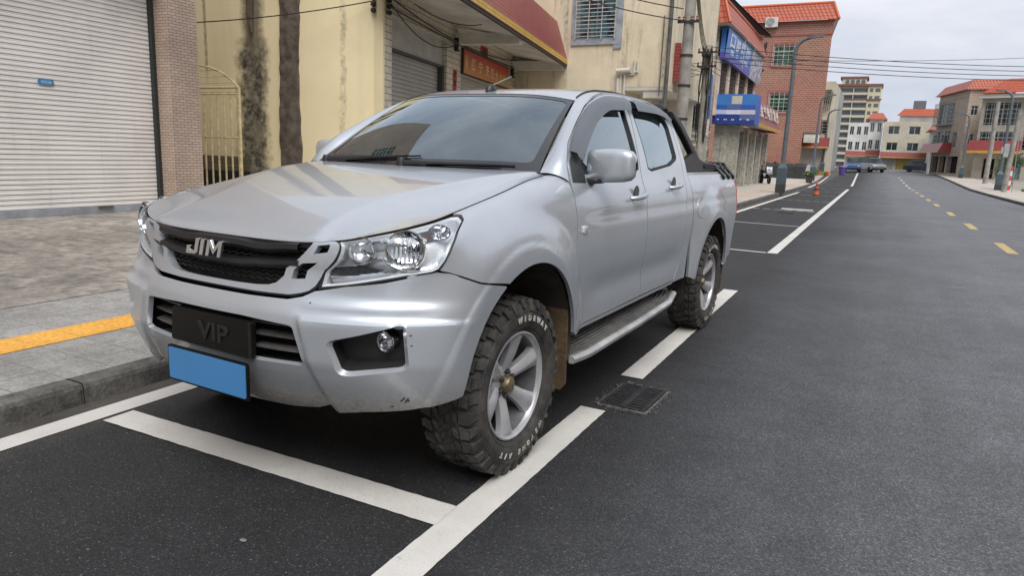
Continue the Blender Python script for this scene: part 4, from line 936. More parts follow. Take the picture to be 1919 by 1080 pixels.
def aircon(fr,a,z,w,h,label):
    t=empty('air_conditioner',fr.p(a,.1,z),0,label,'air conditioner'); m=MB(); fb(m,fr,a,a+w,.12,.52,z,z+h); m.build('case',simple('ac_white',(.55,.55,.53),.5,0,.15,4) if not bpy.data.materials.get('ac_white') else bpy.data.materials['ac_white'],t,bevel=.02)
    c=fr.p(a+w*.4,.525,z+h*.5); m=MB(); 
    for k in range(5): m.lathe([(h*.08*(k+1),0),(h*.08*(k+1)+.012,.012),(h*.08*(k+1)+.024,0)],18,0,lambda x,y,q:(c[0]+fr.d.x*x+fr.n.x*q,c[1]+fr.d.y*x+fr.n.y*q,c[2]+y))
    m.build('fan_grille',BARD,t); m=MB(); fb(m,fr,a+.1,a+.14,0,.5,z-.08,z-.01); fb(m,fr,a+w-.14,a+w-.1,0,.5,z-.08,z-.01); m.build('bracket',IRON,t); adopt(t)
aircon(f5,4.75,12.0,.95,.75,'white air conditioner hanging at the orange roof edge of the red tiled building')
aircon(Fr(-7.0,33.6,0),11.0,2.4,.5,.7,'small white unit at the street corner of the billboard shop')
# ---- further left-hand houses
def block(name,label,x0,x1,y,depth,h,wallm,floors,bays,roof=None,rh=1.2,glass=GLW,base=0.0,gf=None,win=(.62,.55),eave=.5,bars=False,deg=-90,fm=None,group=None,canopy=True,sidebays=0):
    """a street house whose front faces the camera side; x0..x1 along its front"""
    fr=Fr(x0,y,deg,base) if deg==-90 else Fr(x0,y,deg,base); L=(x1-x0) if deg==-90 else x1
    t=empty(name,(x0,y,base),0,label,'building',group)
    fh=h/floors; holes=[]
    for f_ in range(1 if gf else 0,floors):
        for b_ in range(bays):
            bw=L/bays; a=bw*(b_+(1-win[0])/2); holes.append((a,a+bw*win[0],fh*f_+fh*(1-win[1])*.55,fh*f_+fh*(1-win[1])*.55+fh*win[1]))
    g=[]
    if gf:
        for b_ in range(gf): bw=L/gf; g.append((bw*b_+bw*.1,bw*(b_+1)-bw*.1,.1,fh*.80))
    m=MB(); wall_with_holes(m,fr,0,L,-1.2,h,holes+g,0,.18)
    for a in (0,L): m.add([fr.p(a,0,-1.2),fr.p(a,-depth,-1.2),fr.p(a,-depth,h),fr.p(a,0,h)],[(0,1,2,3)])
    fb(m,fr,0,L,-depth,-.01,h,h+.12); m.build('wall',wallm,t)
    for hh in holes: window(t,fr,*hh,glass,fm or FRM,-.12,1,0,5 if bars else 0,4 if bars else 0,BARW,.06,.08)
    for i,hh in enumerate(g): shutter(t,fr,hh[0],hh[1],hh[2],hh[3],(SHB,SHG,SHY,SHT)[(i+len(label))%4],-.16,.25,False,False)
    if gf and canopy:
        m=MB(); zc=fh*.88; m.add([fr.p(-.05,1.1,zc),fr.p(L+.05,1.1,zc),fr.p(L+.05,.8,zc+fh*.30),fr.p(-.05,.8,zc+fh*.30)],[(0,1,2,3)],0); m.add([fr.p(-.05,1.11,zc-.15),fr.p(L+.05,1.11,zc-.15),fr.p(L+.05,1.1,zc),fr.p(-.05,1.1,zc)],[(0,1,2,3)],1); m.add([fr.p(-.05,1.1,zc-.12),fr.p(L+.05,1.1,zc-.12),fr.p(L+.05,0,zc),fr.p(-.05,0,zc)],[(0,1,2,3)],2)
        for a in (-.05,L+.05): m.add([fr.p(a,1.1,zc-.1),fr.p(a,0,zc-.1),fr.p(a,0,zc+fh*.3),fr.p(a,.8,zc+fh*.3)],[(0,1,2,3)],0)
        m.build('canopy',[CRED,CYEL,SOF],t)
    if roof:
        m=MB(); e=eave; A=[fr.p(-e,e,h),fr.p(L+e,e,h),fr.p(L+e,-depth-e,h),fr.p(-e,-depth-e,h)]; i_=rh*.75; C=[fr.p(-e+i_,e-i_,h+rh),fr.p(L+e-i_,e-i_,h+rh),fr.p(L+e-i_,-depth-e+i_,h+rh),fr.p(-e+i_,-depth-e+i_,h+rh)]
        for k in range(4): j=(k+1)%4; m.add([A[k],A[j],C[j],C[k]],[(0,1,2,3)])
        m.add(C,[(0,1,2,3)]); m.add(A,[(3,2,1,0)]); m.build('roof',roof,t)
    adopt(t); return t
CR2=simple('cream_render_far',(.50,.46,.36),.85,0,.2,.5); WH2=simple('white_render_far',(.55,.54,.52),.85,0,.25,.4); BR2=simple('brown_tile_far',(.36,.28,.225),.7,0,.15,1.5); YL2=simple('yellow_render_far',(.52,.45,.28),.85,0,.2,.5); GR2=simple('grey_render_far',(.33,.33,.33),.85,0,.25,.5)
BR3=bricks('brown_small_tile',(.34,.25,.20),(.40,.31,.245),(.48,.41,.33),.5,.22,'XY',.035,.6,.15)
block('balcony_house','cream and grey balcony house just past the red tiled building',-6.9,-4.35,76,9,8.6,CR2,3,1,None,win=(.8,.5),base=.55,bars=True,gf=1,canopy=True)
t=block('grey_block','grey weathered house behind the balcony house on the left',-9,-4.6,90,10,9.2,GR2,4,3,None,base=.6,gf=None)
m=MB(); f_=Fr(-7,76,-90,.55); 
for k in range(14): m.tube([f_.p(.15+.17*k,.3,5.9),f_.p(.3+.17*k,.28,7.7)],.05,4)
o=m.build('rooftop_grasses',simple('dry_grass_grey',(.20,.19,.14),.9),None); tag(o,'strip of dry plants hanging on the upper balcony of the cream balcony house','plant')
for i,(x0,x1,y,h,wm,fl,by,rf,lb) in enumerate(((-5.4,-1.8,150,8.5,WH2,3,3,None,'small white three storey house at the far end of the street'),(-1.7,.3,128,8.0,WH2,3,2,ORT,'narrow white house with an orange roof left of the cream corner house'),)):
    block('white_house',lb,x0,x1,y,9,h,wm,fl,by,rf,1.0,base=.8,gf=2 if i==0 else 1)
# the cream corner house at the end
t=block('cream_corner_house','wide cream house with dark windows and blue-green shutters closing the street end',.4,8.4,118,12,7.0,CR2,3,3,None,base=.8,gf=4,win=(.55,.5))
m=MB(); fr=Fr(1.4,122,-90,.8); m.add([fr.p(.5,0,8.2),fr.p(6.6,0,8.2),fr.p(6.6,-1.2,9.3),fr.p(1.4,-1.2,9.3)],[(0,1,2,3)]); o=m.build('terrace_roof',ORT,None)
t2=empty('roof_pavilion',(4,124,8),0,'orange roofed terrace pavilion with grey tank on top of the cream corner house','building'); o.parent=t2; o.matrix_parent_inverse=Matrix.Translation((-4,-124,-8))
m=MB(); fb(m,fr,1.0,6.4,-2,-.2,6.9,8.25); o=m.build('terrace_wall',GR2,t2); m=MB(); fb(m,fr,2.6,4.2,-3,-1.4,9.3,10.5); m.build('tank_room',simple('dark_slate',(.12,.13,.14),.8),t2); adopt(t2)
block('terrace_house','white terrace house with orange eaves next to the brown tiled house',6.2,9.0,108,8,5.6,WH2,2,2,ORT,.9,base=.75,gf=2,win=(.6,.55))
# tower
TWR=simple('tower_yellow',(.52,.47,.34),.8,0,.08,.1); tw=empty('apartment_tower',(-12,330,0),0,'tall cream apartment tower with rows of balconies at the end of the street','building')
ft=Fr(-22,330,-90,-2); Wt=20.5; m=MB(); fb(m,ft,0,5,-14,-1,0,36); fb(m,ft,5,15.5,-14,-2.0,0,36); fb(m,ft,15.5,Wt,-14,-1,0,36); m.build('wall',TWR,tw)
m=MB(); 
for k in range(11):
    z=2+3.05*k
    for a0,a1 in ((5.1,9.9),(10.3,15.2)): fb(m,ft,a0,a1,-2.0,-1.9,z+1.0,z+2.6)
    for a0,a1 in ((1.5,3.8),(16.2,17.4),(18.2,20)): fb(m,ft,a0,a1,-1.05,-.93,z+1.1,z+2.5)
m.build('window_bands',simple('far_window_dark',(.10,.12,.13),.3),tw)
m=MB()
for k in range(11): z=2+3.05*k; fb(m,ft,5.0,15.4,-2.0,-.7,z-.05,z+.85)
fb(m,ft,9.95,10.25,-2,-.8,0,35); m.build('balcony',simple('far_balcony_pale',(.50,.47,.40),.8),tw)
m=MB(); fb(m,ft,-.4,Wt+.4,-14,-.4,36,36.8); fb(m,ft,-.4,Wt+.4,-1,-.5,30.3,30.8); fb(m,ft,5.4,14.6,-12,-1.2,36.8,39.0,1); fb(m,ft,4.6,15.2,-12.6,-.8,39.0,39.8); m.build('cornice',[simple('maroon_cornice',(.20,.08,.07),.8),TWR],tw)
m=MB()
for k in range(4): a=6.6+2.0*k; m.prism([(a,37)]+[(a+.75+.75*math.cos(R(180-t_)),37.8+.75*math.sin(R(t_))) for t_ in range(0,181,30)]+[(a+1.5,37)],.1,0,lambda x,z,q:ft.p(x,-1.2+q,z))
m.build('arched_opening',bpy.data.materials['far_window_dark'],tw); adopt(tw)
# ---- right-hand houses
def rblock(name,label,x,y,L,deg,depth,h,wm,fl,by,rf,base,gf,win=(.7,.5)):
    """front turned toward the street; a runs from the near corner into the distance"""
    return block(name,label,x,L,y,depth,h,wm,fl,by,rf,1.1,GLW,base,gf,win,.6,True,deg)
# brown tiled house: gable side to the camera, street front turned left
fr1=Fr(8.15,92,-90,.95)
t=empty('brown_tiled_house',(8.15,92,.95),0,'brown tiled three storey house with orange roof and caged balconies on the right','building')
m=MB(); hl=[(.3,.95,6.3,7.3),(.3,.95,3.2,4.3)]; wall_with_holes(m,fr1,0,3.6,2.6,9.0,hl,0,.15); wall_with_holes(m,fr1,0,3.6,-1,2.6,[],0); m.build('wall',BR3,t)
m=MB(); fb(m,fr1,-.05,3.6,0,.06,-1,2.45); m.build('base_wall',simple('pale_base_tile',(.50,.44,.34),.7,0,.15,2),t)
for h_ in hl: window(t,fr1,*h_,GLW,FRM,-.1,1,1,0)
fr2=Fr(8.15,92,12,.95)   # street front
fr2=Fr(6.0,101.5,180+13,.95); L=9.74
m=MB(); hh=[(.6,5.6,5.6,8.0),(1.0,5.4,2.7,4.8),(6.2,7.6,2.9,4.6)]; wall_with_holes(m,fr2,0,L,2.2,9.0,hh,0,.2); wall_with_holes(m,fr2,0,L,-1,2.2,[(.5,2.6,0,1.9),(3.0,5.2,0,1.9),(5.6,9.0,0,1.9)],0,.5); fb(m,fr2,0,L,-.02,.06,8.3,8.45); m.build('street_wall',BR2,t)
for h_ in hh[:2]:
    m=MB(); 
    for k in range(12): a=h_[0]+(h_[1]-h_[0])*k/11; fb(m,fr2,a-.02,a+.02,.55,.60,h_[2]-.1,h_[3]+.1)
    for k in range(6): z=h_[2]+(h_[3]-h_[2])*k/5; fb(m,fr2,h_[0],h_[1],.55,.61,z-.02,z+.02)
    fb(m,fr2,h_[0],h_[1],0,.6,h_[2]-.15,h_[2]-.08); m.build('balcony_cage',simple('cage_grey_green',(.22,.24,.21),.6) if not bpy.data.materials.get('cage_grey_green') else bpy.data.materials['cage_grey_green'],t)
for h_ in hh: window(t,fr2,*h_,GLW,FRM,-.15,3,0)
m=MB(); m.add([fr2.p(-.5,1.3,2.5),fr2.p(6.4,1.3,2.5),fr2.p(6.4,.9,3.4),fr2.p(-.5,.9,3.4)],[(0,1,2,3)],0); m.add([fr2.p(6.4,1.3,2.3),fr2.p(6.4,0,2.3),fr2.p(6.4,0,3.4),fr2.p(6.4,.9,3.4)],[(0,1,2,3)],0); m.add([fr2.p(-.5,1.31,2.3),fr2.p(6.4,1.31,2.3),fr2.p(6.4,1.3,2.5),fr2.p(-.5,1.3,2.5)],[(0,1,2,3)],1); m.add([fr2.p(-.5,1.3,2.35),fr2.p(6.4,1.3,2.35),fr2.p(6.4,0,2.4),fr2.p(-.5,0,2.4)],[(0,1,2,3)],2); m.build('canopy',[CRED,CYEL,SOF],t)
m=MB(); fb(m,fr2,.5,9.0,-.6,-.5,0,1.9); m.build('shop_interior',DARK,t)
m=MB(); z0,z1=9.0,10.1; A=[fr2.p(-.3,.5,z0),fr2.p(L+.1,.5,z0),fr1.p(3.9,.5,z0)]; C=[fr2.p(.3,-.3,z1),fr2.p(L-.2,-.3,z1),fr1.p(3.7,-.3,z1)]
m.add([A[0],A[1],C[1],C[0]],[(0,1,2,3)]); m.add([A[1],A[2],C[2],C[1]],[(0,1,2,3)]); m.add([A[0],A[1],A[2],(9,102,A[0][2])],[(3,2,1,0)]); m.add([C[0],C[1],C[2],(9,102,C[0][2])],[(0,1,2,3)]); m.build('roof_edge',ORT,t)
adopt(t)
rd=empty('red_awning_house',(8.7,80,.6),0,'rightmost grey house with glazed balconies, red canopy and orange roof','building')
fr3=Fr(8.9,87,-110,.6); hh=[(.3,3.4,5.3,7.6),(3.9,9,5.3,7.6),(-.0+.2,3.4,2.75,4.7),(3.9,9,2.9,4.8)]
m=MB(); wall_with_holes(m,fr3,0,14,2.2,8.4,hh,0,.3); wall_with_holes(m,fr3,0,14,-1,2.2,[(.9,1.9,0,2.0),(2.2,4.2,0,2.0),(5.5,8,0,2.0)],0,.4); m.add([fr3.p(0,0,-1),fr3.p(0,-12,-1),fr3.p(0,-12,8.4),fr3.p(0,0,8.4)],[(0,1,2,3)]); m.build('wall',simple('grey_cream_render',(.42,.38,.31),.8,0,.2,1),rd)
for h_ in hh:
    window(rd,fr3,*h_,GLW,FRM,-.1,3,1,5,9,simple('cage_steel',(.35,.37,.36),.5) if not bpy.data.materials.get('cage_steel') else bpy.data.materials['cage_steel'],.35)
for a0,a1,mm in ((2.2,4.2,SHB),(5.5,8,DARK),(.9,1.9,DARK)): m=MB(); fb(m,fr3,a0,a1,-.38,-.30,0,2.0,0); m.build('shop_front',mm,rd)
m=MB(); m.add([fr3.p(-.3,1.6,2.75),fr3.p(4.2,1.6,2.75),fr3.p(4.2,1.2,3.8),fr3.p(-.3,1.2,3.8)],[(0,1,2,3)],0); m.add([fr3.p(-.3,1.61,2.5),fr3.p(4.2,1.61,2.5),fr3.p(4.2,1.6,2.75),fr3.p(-.3,1.6,2.75)],[(0,1,2,3)],1); m.add([fr3.p(-.3,1.6,2.6),fr3.p(-.3,0,2.6),fr3.p(-.3,0,3.8),fr3.p(-.3,1.2,3.8)],[(0,1,2,3)],0); m.add([fr3.p(-.3,1.6,2.6),fr3.p(4.2,1.6,2.6),fr3.p(4.2,0,2.7),fr3.p(-.3,0,2.7)],[(0,1,2,3)],2); m.build('canopy',[CRED,CYEL,SOF],rd)
m=MB(); fb(m,fr3,-.2,14,-.3,.8,7.95,8.1); m.build('roof_slab',simple('pale_sheet_roof',(.42,.43,.43),.6),rd)
m=MB(); m.add([fr3.p(-.2,.2,8.5),fr3.p(14,.2,8.5),fr3.p(14,-1.6,10.0),fr3.p(1.6,-1.6,10.0)],[(0,1,2,3)]); m.add([fr3.p(-.2,.2,8.5),fr3.p(1.6,-1.6,10.0),fr3.p(1.6,-9,10),fr3.p(-.2,-9,8.5)],[(0,1,2,3)]); m.build('roof',ORT,rd); adopt(rd)
for x0,x1,y,h,fl in ((9.5,18,112,7.5,3),): block('side_house','plain cream house glimpsed behind the brown tiled house on the right',x0+1,x1,y,8,h,CR2,fl,3,ORT,1,base=.8)
# houses outside the frame that show in the pickup's paint and glass
rblock('opposite_house','cream house across the street from the pickup',11.5,30,22,180,8,7.6,CR2,3,7,ORT,.0,6)
rblock('opposite_house','tan house across the street before the pickup',11.5,6,20,180,8,9.2,BR2,3,6,ORT,.0,5)
block('street_end_house','yellow house closing the street behind the viewer',-9.8,9,-28,-8,8.4,YL2,3,5,ORT,1.0,base=0,gf=5,deg=-90)
# =====================================================================  SMALL THINGS ALONG THE STREET
def leafball(m,c,r,n,sz,seed,mi=0,flat=1.0):
    rn=random.Random(seed)
    for _ in range(n):
        u=Vector((rn.gauss(0,1),rn.gauss(0,1),rn.gauss(0,1))).normalized()*r*(rn.random()**.4)*(1+.25*math.sin(rn.random()*9)); u.z*=flat
        p=Vector(c)+u; a=Vector((rn.gauss(0,1),rn.gauss(0,1),rn.gauss(0,1))).normalized(); b=a.cross(Vector((rn.gauss(0,1),rn.gauss(0,1),rn.gauss(0,1)))).normalized(); s=sz*rn.uniform(.6,1.3)
        m.add([p-a*s,p+b*s*.45,p+a*s,p-b*s*.45],[(0,1,2,3)],mi)
def leafmat(name,c):
    t=NT(name); n=t.noise(t.wco(),5,4,.6); t.set(Base_Color=t.mix(t.ramp(n,[(.3,0),(.7,1)]),tuple(x*.5 for x in c),tuple(x*1.4 for x in c)),Roughness=.6); return t.mat
LF=leafmat('green_leaves',(.055,.10,.028)); LFY=leafmat('yellow_green_leaves',(.14,.17,.05)); STM=simple('twig_brown',(.08,.055,.035),.9)
def bush(x,y,r,label,seed,mat_=LF,n=700,h=None,name='shrub'):
    z=zg(y)+KZ; t=empty(name,(x,y,z),0,label,'plant'); m=MB(); rn=random.Random(seed)
    for k in range(6): leafball(m,(rn.uniform(-.55,.55)*r,rn.uniform(-.4,.4)*r,(h or r)*rn.uniform(.35,.9)),r*.5,n//6,.055*max(1,r),seed+k,0,.8)
    m.build('foliage',mat_,t); m=MB()
    for k in range(6): m.tube([(rn.uniform(-.1,.1),rn.uniform(-.1,.1),-.05),(rn.uniform(-.5,.5)*r,rn.uniform(-.3,.3)*r,(h or r)*.8)],.015,4)
    m.build('stem',STM,t); return t
bush(-4.95,63,.95,'green bush growing at the corner of the red tiled building',3,LF,1100)
bush(-4.75,66.5,.7,'lower leafy bush behind the second lamp cabinet on the left',9,LFY,800)
bush(8.3,58.5,1.25,'big dark shrub at the right edge of the photo',12,LF,1600,2.6)
# potted plant
t=empty('potted_plant',(-3.80,50.5,zg(50)+KZ),0,'dark square planter with a low green plant by the kerb','plant')
m=MB(); m.lathe([(.24,0),(.33,.46),(.36,.46),(.36,.50),(.30,.50),(.29,.44),(0,.44)],4,0,lambda x,y,z:((x-y)*.7071,(x+y)*.7071,z)); m.build('planter',simple('dark_planter',(.05,.045,.035),.8,0,.3,9),t); m=MB(); leafball(m,(0,0,.58),.36,420,.07,5,0,.5); m.build('foliage',leafmat('box_leaves',(.075,.12,.035)),t)
# traffic cone
t=empty('traffic_cone',(-2.19,33.8,zg(33)),0,'orange traffic cone standing on a bay line','traffic cone')
m=MB(); m.bb(-.17,.17,-.17,.17,.005,.035); m.build('base',simple('cone_base',(.05,.035,.03),.8),t,bevel=.008)
m=MB(); m.lathe([(.125,.035),(.085,.25),(.055,.42),(.028,.58),(.02,.60),(0,.60)],20); m.build('cone_body',simple('faded_orange',(.58,.10,.035),.6,0,.2,9),t,smooth=True); m=MB(); m.lathe([(.102,.20),(.077,.32)],20); m.lathe([(.066,.40),(.05,.47)],20); m.build('dark_band',simple('worn_dark_band',(.10,.035,.03),.7),t,smooth=True)
# purple bin
t=empty('rubbish_bin',(-3.0,80.5,zg(80)+.02),0,'purple plastic rubbish bin at the end of the parking bays','bin')
m=MB(); m.lathe([(.28,0),(.36,.72),(.40,.74),(.40,.80),(.34,.80)],20); m.build('body',simple('purple_plastic',(.10,.06,.26),.4,0,.1,3),t,smooth=True,ang=40); m=MB(); m.lathe([(.41,.80),(.38,.87),(.2,.93),(0,.94)],20); m.build('lid',simple('purple_lid',(.12,.08,.30),.4),t,smooth=True,ang=40)
# scooters
SCB=simple('scooter_black',(.02,.02,.022),.3,.2,.2,8,coat=.6); SCS=simple('scooter_silver',(.30,.30,.32),.3,.6,.1,6)
def scooter():
    t=empty('motor_scooter')
    for y in (-.62,.60):
        m=MB(); m.lathe([(.13,-.04),(.20,-.05),(.24,-.03),(.25,0),(.24,.03),(.20,.05),(.13,.04)],20,0,lambda a,b,z,y=y:(z,y+a,.25+b)); m.lathe([(0,-.03),(.13,-.035),(.13,.035),(0,.03)],12,1,lambda a,b,z,y=y:(z,y+a,.25+b)); m.build('wheel',[RUBT,SCS],t,smooth=True,ang=40)
    m=MB(); m.prism(cr([(.78,.42),(.62,.56),(.30,.50),(-.02,.32),(-.34,.30),(-.45,.42),(-.52,.78),(-.46,.80),(-.34,.50),(-.25,.42),(0,.42),(.15,.66),(.75,.70)],3,True)[::1],.24,0,lambda y,z,h:(-.12+h,y,z)); m.build('body',SCB,t,fix=True,bevel=.03)
    m=MB(); m.prism(roundc([(.05,.66),(.70,.72),(.72,.80),(.45,.80),(.08,.76)],.03),.26,0,lambda y,z,h:(-.13+h,y,z)); m.build('seat',RUBT,t,fix=True,bevel=.03)
    m=MB(); m.prism(roundc([(-.62,.55),(-.50,.98),(-.38,.98),(-.42,.60)],.04),.34,0,lambda y,z,h:(-.17+h,y,z)); m.build('front_fairing',SCS,t,fix=True,bevel=.03)
    m=MB(); m.tube([(-.33,-.36,1.02),(-.15,-.44,1.0),(.15,-.44,1.0),(.33,-.36,1.02)],.018,8); m.build('handlebar',SCB,t,smooth=True); 
    m=MB(); m.tube([(0,-.46,.95),(0,-.62,.25)],.03,8); m.build('fork',SCS,t,smooth=True)
    for s in (-1,1):
        m=MB(); m.tube([(s*.22,-.42,1.02),(s*.30,-.42,1.22)],.008,5); m.lathe([(.055,-.01),(.055,.01),(0,.012)],10,0,lambda a,b,z,s=s:(s*.32+a,-.42+z,1.25+b)); m.build('mirror',SCB,t)
    m=MB(); m.lathe([(.06,0),(.05,.03),(0,.04)],12,0,lambda a,b,z:(a,-.56-z,.86+b*.8)); m.build('headlight',FRM,t,smooth=True)
    m=MB(); m.prism(roundc([(.62,.80),(.95,.82),(.95,1.1),(.62,1.1)],.04),.32,0,lambda y,z,h:(-.16+h,y,z)); m.build('top_box',SCB,t,fix=True,bevel=.02)
    return t
RUBT=simple('scooter_rubber',(.018,.018,.018),.8)
s0=scooter(); s0.location=(-5.7,43.8,zg(44)+KZ); s0.rotation_euler=(0,0,R(28)); tag(s0,'black scooter with a silver front parked by the brick red wall','scooter','scooters parked on the pavements')
for x,y,r,lb in ((-5.5,68,R(70),'dark scooter half hidden behind the second lamp on the left'),(7.9,98,R(200),'scooter parked under the awning of the brown tiled house')):
    c=copy_tree(s0); c.location=(x,y,zg(y)+KZ); c.rotation_euler=(0,0,r); tag(c,lb,'scooter','scooters parked on the pavements')
# covered stack by the brick wall
t=empty('covered_stack',(-6.0,60.9,zg(61)+KZ),0,'low dark covered stack standing against the brick red wall','stack')
m=MB(); rn=random.Random(2); P=[]
for i in range(17):
    x=-2.2+3.4*i/16; P.append([(x,-.55+rn.uniform(-.05,.05),.0),(x,-.5,.9+rn.uniform(-.05,.05)),(x,-.1,1.18+rn.uniform(-.05,.05)),(x,.35,1.15),(x,.4,0)])
m.grid(np.array(P)); m.build('cover',simple('dark_tarpaulin',(.025,.025,.025),.7,0,.4,3),t,smooth=True,fix=True)
m=MB(); m.prism(roundc([(-.1,0),(.5,0),(.42,.6),(.30,1.1),(.05,1.15),(-.05,.6)],.1),.25,0,lambda a,z,h:(1.15+a,-.55+h,z)); m.build('pale_slab',simple('pale_stone_slab',(.42,.38,.34),.9),t,fix=True)
# heap of goods near the lamps
t=empty('goods_heap',(-4.75,72,zg(72)+KZ),0,'small heap of orange and white goods on the pavement near the bin','goods'); m=MB(); 
for i in range(9): a=rn.uniform(-1,1);b=rn.uniform(-.5,.5); m.box((a,b,.18+.1*rn.random()),(.35,.3,.3),i%3,rn.uniform(0,3))
m.build('pile',[simple('orange_goods',(.55,.14,.04),.6),simple('white_goods',(.5,.5,.47),.6),LFY],t,bevel=.03)
# cars far down the street
def car(name,body,glass,roofc,label,x,y,rz,van=False,cat='car',g='cars parked down the street'):
    t=empty(name,(x,y,zg(y)+.01),rz,label,cat,g); w=.88
    top=[(-2.1,.92),(-1.95,1.0),(-.95,1.08),(-.25,1.42),(.2,1.50),(1.35,1.48),(2.0,1.05),(2.15,.95)] if not van else [(-2.1,.80),(-2.0,1.0),(-1.55,1.15),(-.95,1.72),(-.6,1.82),(2.0,1.84),(2.12,1.5),(2.15,.95)]
    st=[(-2.15,.45)]+[(a,min(b,1.0 if not van else 1.1)) for a,b in top]+[(2.18,.45),(1.75,.30),(-1.8,.30)]
    m=MB(); m.prism(roundc(st,.06),2*w,0,lambda y_,z,h:(-w+h,y_,z)); b_=m.build('body',body,t,fix=True,bevel=.06)
    gh=[p for p in top if p[1]>=1.0]; gh=[(gh[0][0],.98)]+gh+[(gh[-1][0],.98)]
    m=MB(); 
    L=[( -w*.93,p) for p in gh]; n=len(gh); V=[(-w*.95+ (.14 if p[1]>1.05 else 0),p[0],p[1]) for p in gh]+[(w*.95-(.14 if p[1]>1.05 else 0),p[0],p[1]) for p in gh]
    m.add(V,[tuple(range(n)),tuple(range(n,2*n))[::-1]]+[(i,i+n,(i+1)%n+n,(i+1)%n) for i in range(n)]); m.build('cabin_glass',glass,t,fix=True)
    hi=max(p[1] for p in top); rp=[p for p in top if p[1]>hi-.12]; m=MB(); 
    for i in range(len(rp)-1): a,b=rp[i],rp[i+1]; m.add([(-w*.8,a[0],a[1]+.01),(w*.8,a[0],a[1]+.01),(w*.8,b[0],b[1]+.01),(-w*.8,b[0],b[1]+.01)],[(0,1,2,3)])
    m.build('roof',roofc,t)
    for yy in (-1.3,1.35):
        for s in (-1,1): m=MB(); m.lathe([(0,-.1),(.32,-.1),(.33,0),(.32,.1),(.2,.11),(0,.10)],16,0,lambda a,b,z:(s*.80+z*s,yy+a,.33+b)); m.build('wheel',RUBT,t,smooth=True,ang=40,fix=True)
    for s in (-1,1):
        m=MB(); m.bb(s*.55,s*.82,-2.20,-2.10,.66,.80); m.build('headlight',FRM,t); m=MB(); m.bb(s*.6,s*.84,2.12,2.20,.7,.85); m.build('tail_light',TLR,t)
    m=MB(); m.bb(-.84,.84,-2.24,-2.14,.36,.52); m.build('bumper',CAB,t)
    return t
TLR=simple('tail_lamp_red',(.35,.02,.015),.3); CW=simple('car_white',(.60,.61,.62),.3,0,.05,2,coat=.8); CBu=simple('car_blue',(.03,.08,.22),.3,.3,.05,2,coat=.8); CS=simple('car_silver',(.30,.31,.32),.3,.6,.05,2,coat=.8); CD=simple('car_dark',(.03,.035,.06),.3,.3,.05,2,coat=.8)
car('parked_van',CBu,GLW,CW,'blue minivan with a white roof parked beside the purple bin',-2.45,96,0,True,'van')
car('parked_van',CS,GLW,CS,'silver minivan standing at an angle right of the blue minivan',-.55,100,R(28),True,'van')
car('parked_car',CD,GLW,CD,'dark blue low car at the right of the street end in front of the shutters',5.6,113,R(85))
for x,y,lb in ((-1.9,120,'white car farther behind the blue minivan'),): car('parked_car',CW,GLW,CW,lb,x,y,0)
# awning post, notice pole
t=empty('striped_bollard',(8.1,57.5,zg(57)+KZ),0,'red and white striped post by the right-hand shrub','bollard'); m=MB()
for k in range(5): m.lathe([(.13,.32*k),(.13,.32*k+.32)],12,k%2)
m.build('post',[simple('post_red',(.5,.05,.05),.6),simple('post_white',(.6,.58,.56),.6)],t,smooth=True,ang=30)
t=empty('white_bracket_lamp',(8.5,91.7,3.2),0,'cream bent lamp bracket on the brown tiled house','lamp bracket'); m=MB(); m.tube(cr([(0,0,.0),(.05,-.1,1.2),(.05,-.15,2.4),(-.25,-.3,2.9)],4),.07,8); m.build('tube',simple('cream_tube',(.6,.56,.5),.5),t,smooth=True)
for x,y,lb in ((5.95,100,'white notice board on a post by the right kerb at the street end'),): 
    t=empty('notice_board',(x,y,zg(y)+.15),0,lb,'sign'); m=MB(); m.tube([(0,0,0),(0,0,4.6)],.06,8); m.build('post',PST,t); m=MB(); m.bb(-.4,.4,-.06,.0,3.4,4.6); m.build('board',simple('notice_white',(.6,.58,.58),.6),t)
# grass patch at the right edge
m=MB(); rn=random.Random(8)
for _ in range(5200):
    y=rn.uniform(44,57); x=xr(y)+2.95+rn.random()**1.3*2.4; z=zg(y)+KZ; h=rn.uniform(.06,.24); a=rn.uniform(0,6.28); m.add([(x-.03*math.cos(a),y-.03*math.sin(a),z-.02),(x+.03*math.cos(a),y+.03*math.sin(a),z-.02),(x+rn.uniform(-.09,.09),y+rn.uniform(-.09,.09),z+h)],[(0,1,2)])
tag(m.build('grass',leafmat('verge_grass',(.085,.11,.035)),None),'patch of rough green grass beside the right pavement','grass',kind='stuff')
# twigs and litter on the near asphalt
for i,(x,y,c,lb) in enumerate(((-1.75,1.52,(.17,.16,.14),'small pale pebble on the asphalt in front of the bay line'),(-1.32,1.30,(.20,.18,.08),'tiny yellowish leaf on the asphalt near the bottom edge'))):
    m=MB(); m.lathe([(.0,0),(.010,.002),(.008,.004),(0,.006)],7,0,lambda a,b,z:(a*1.5,b,z)); o=m.build('pebble',simple('litter%s'%'ab'[i],c,.9),None,smooth=True); o.location=(x,y,.003); tag(o,lb,'litter')
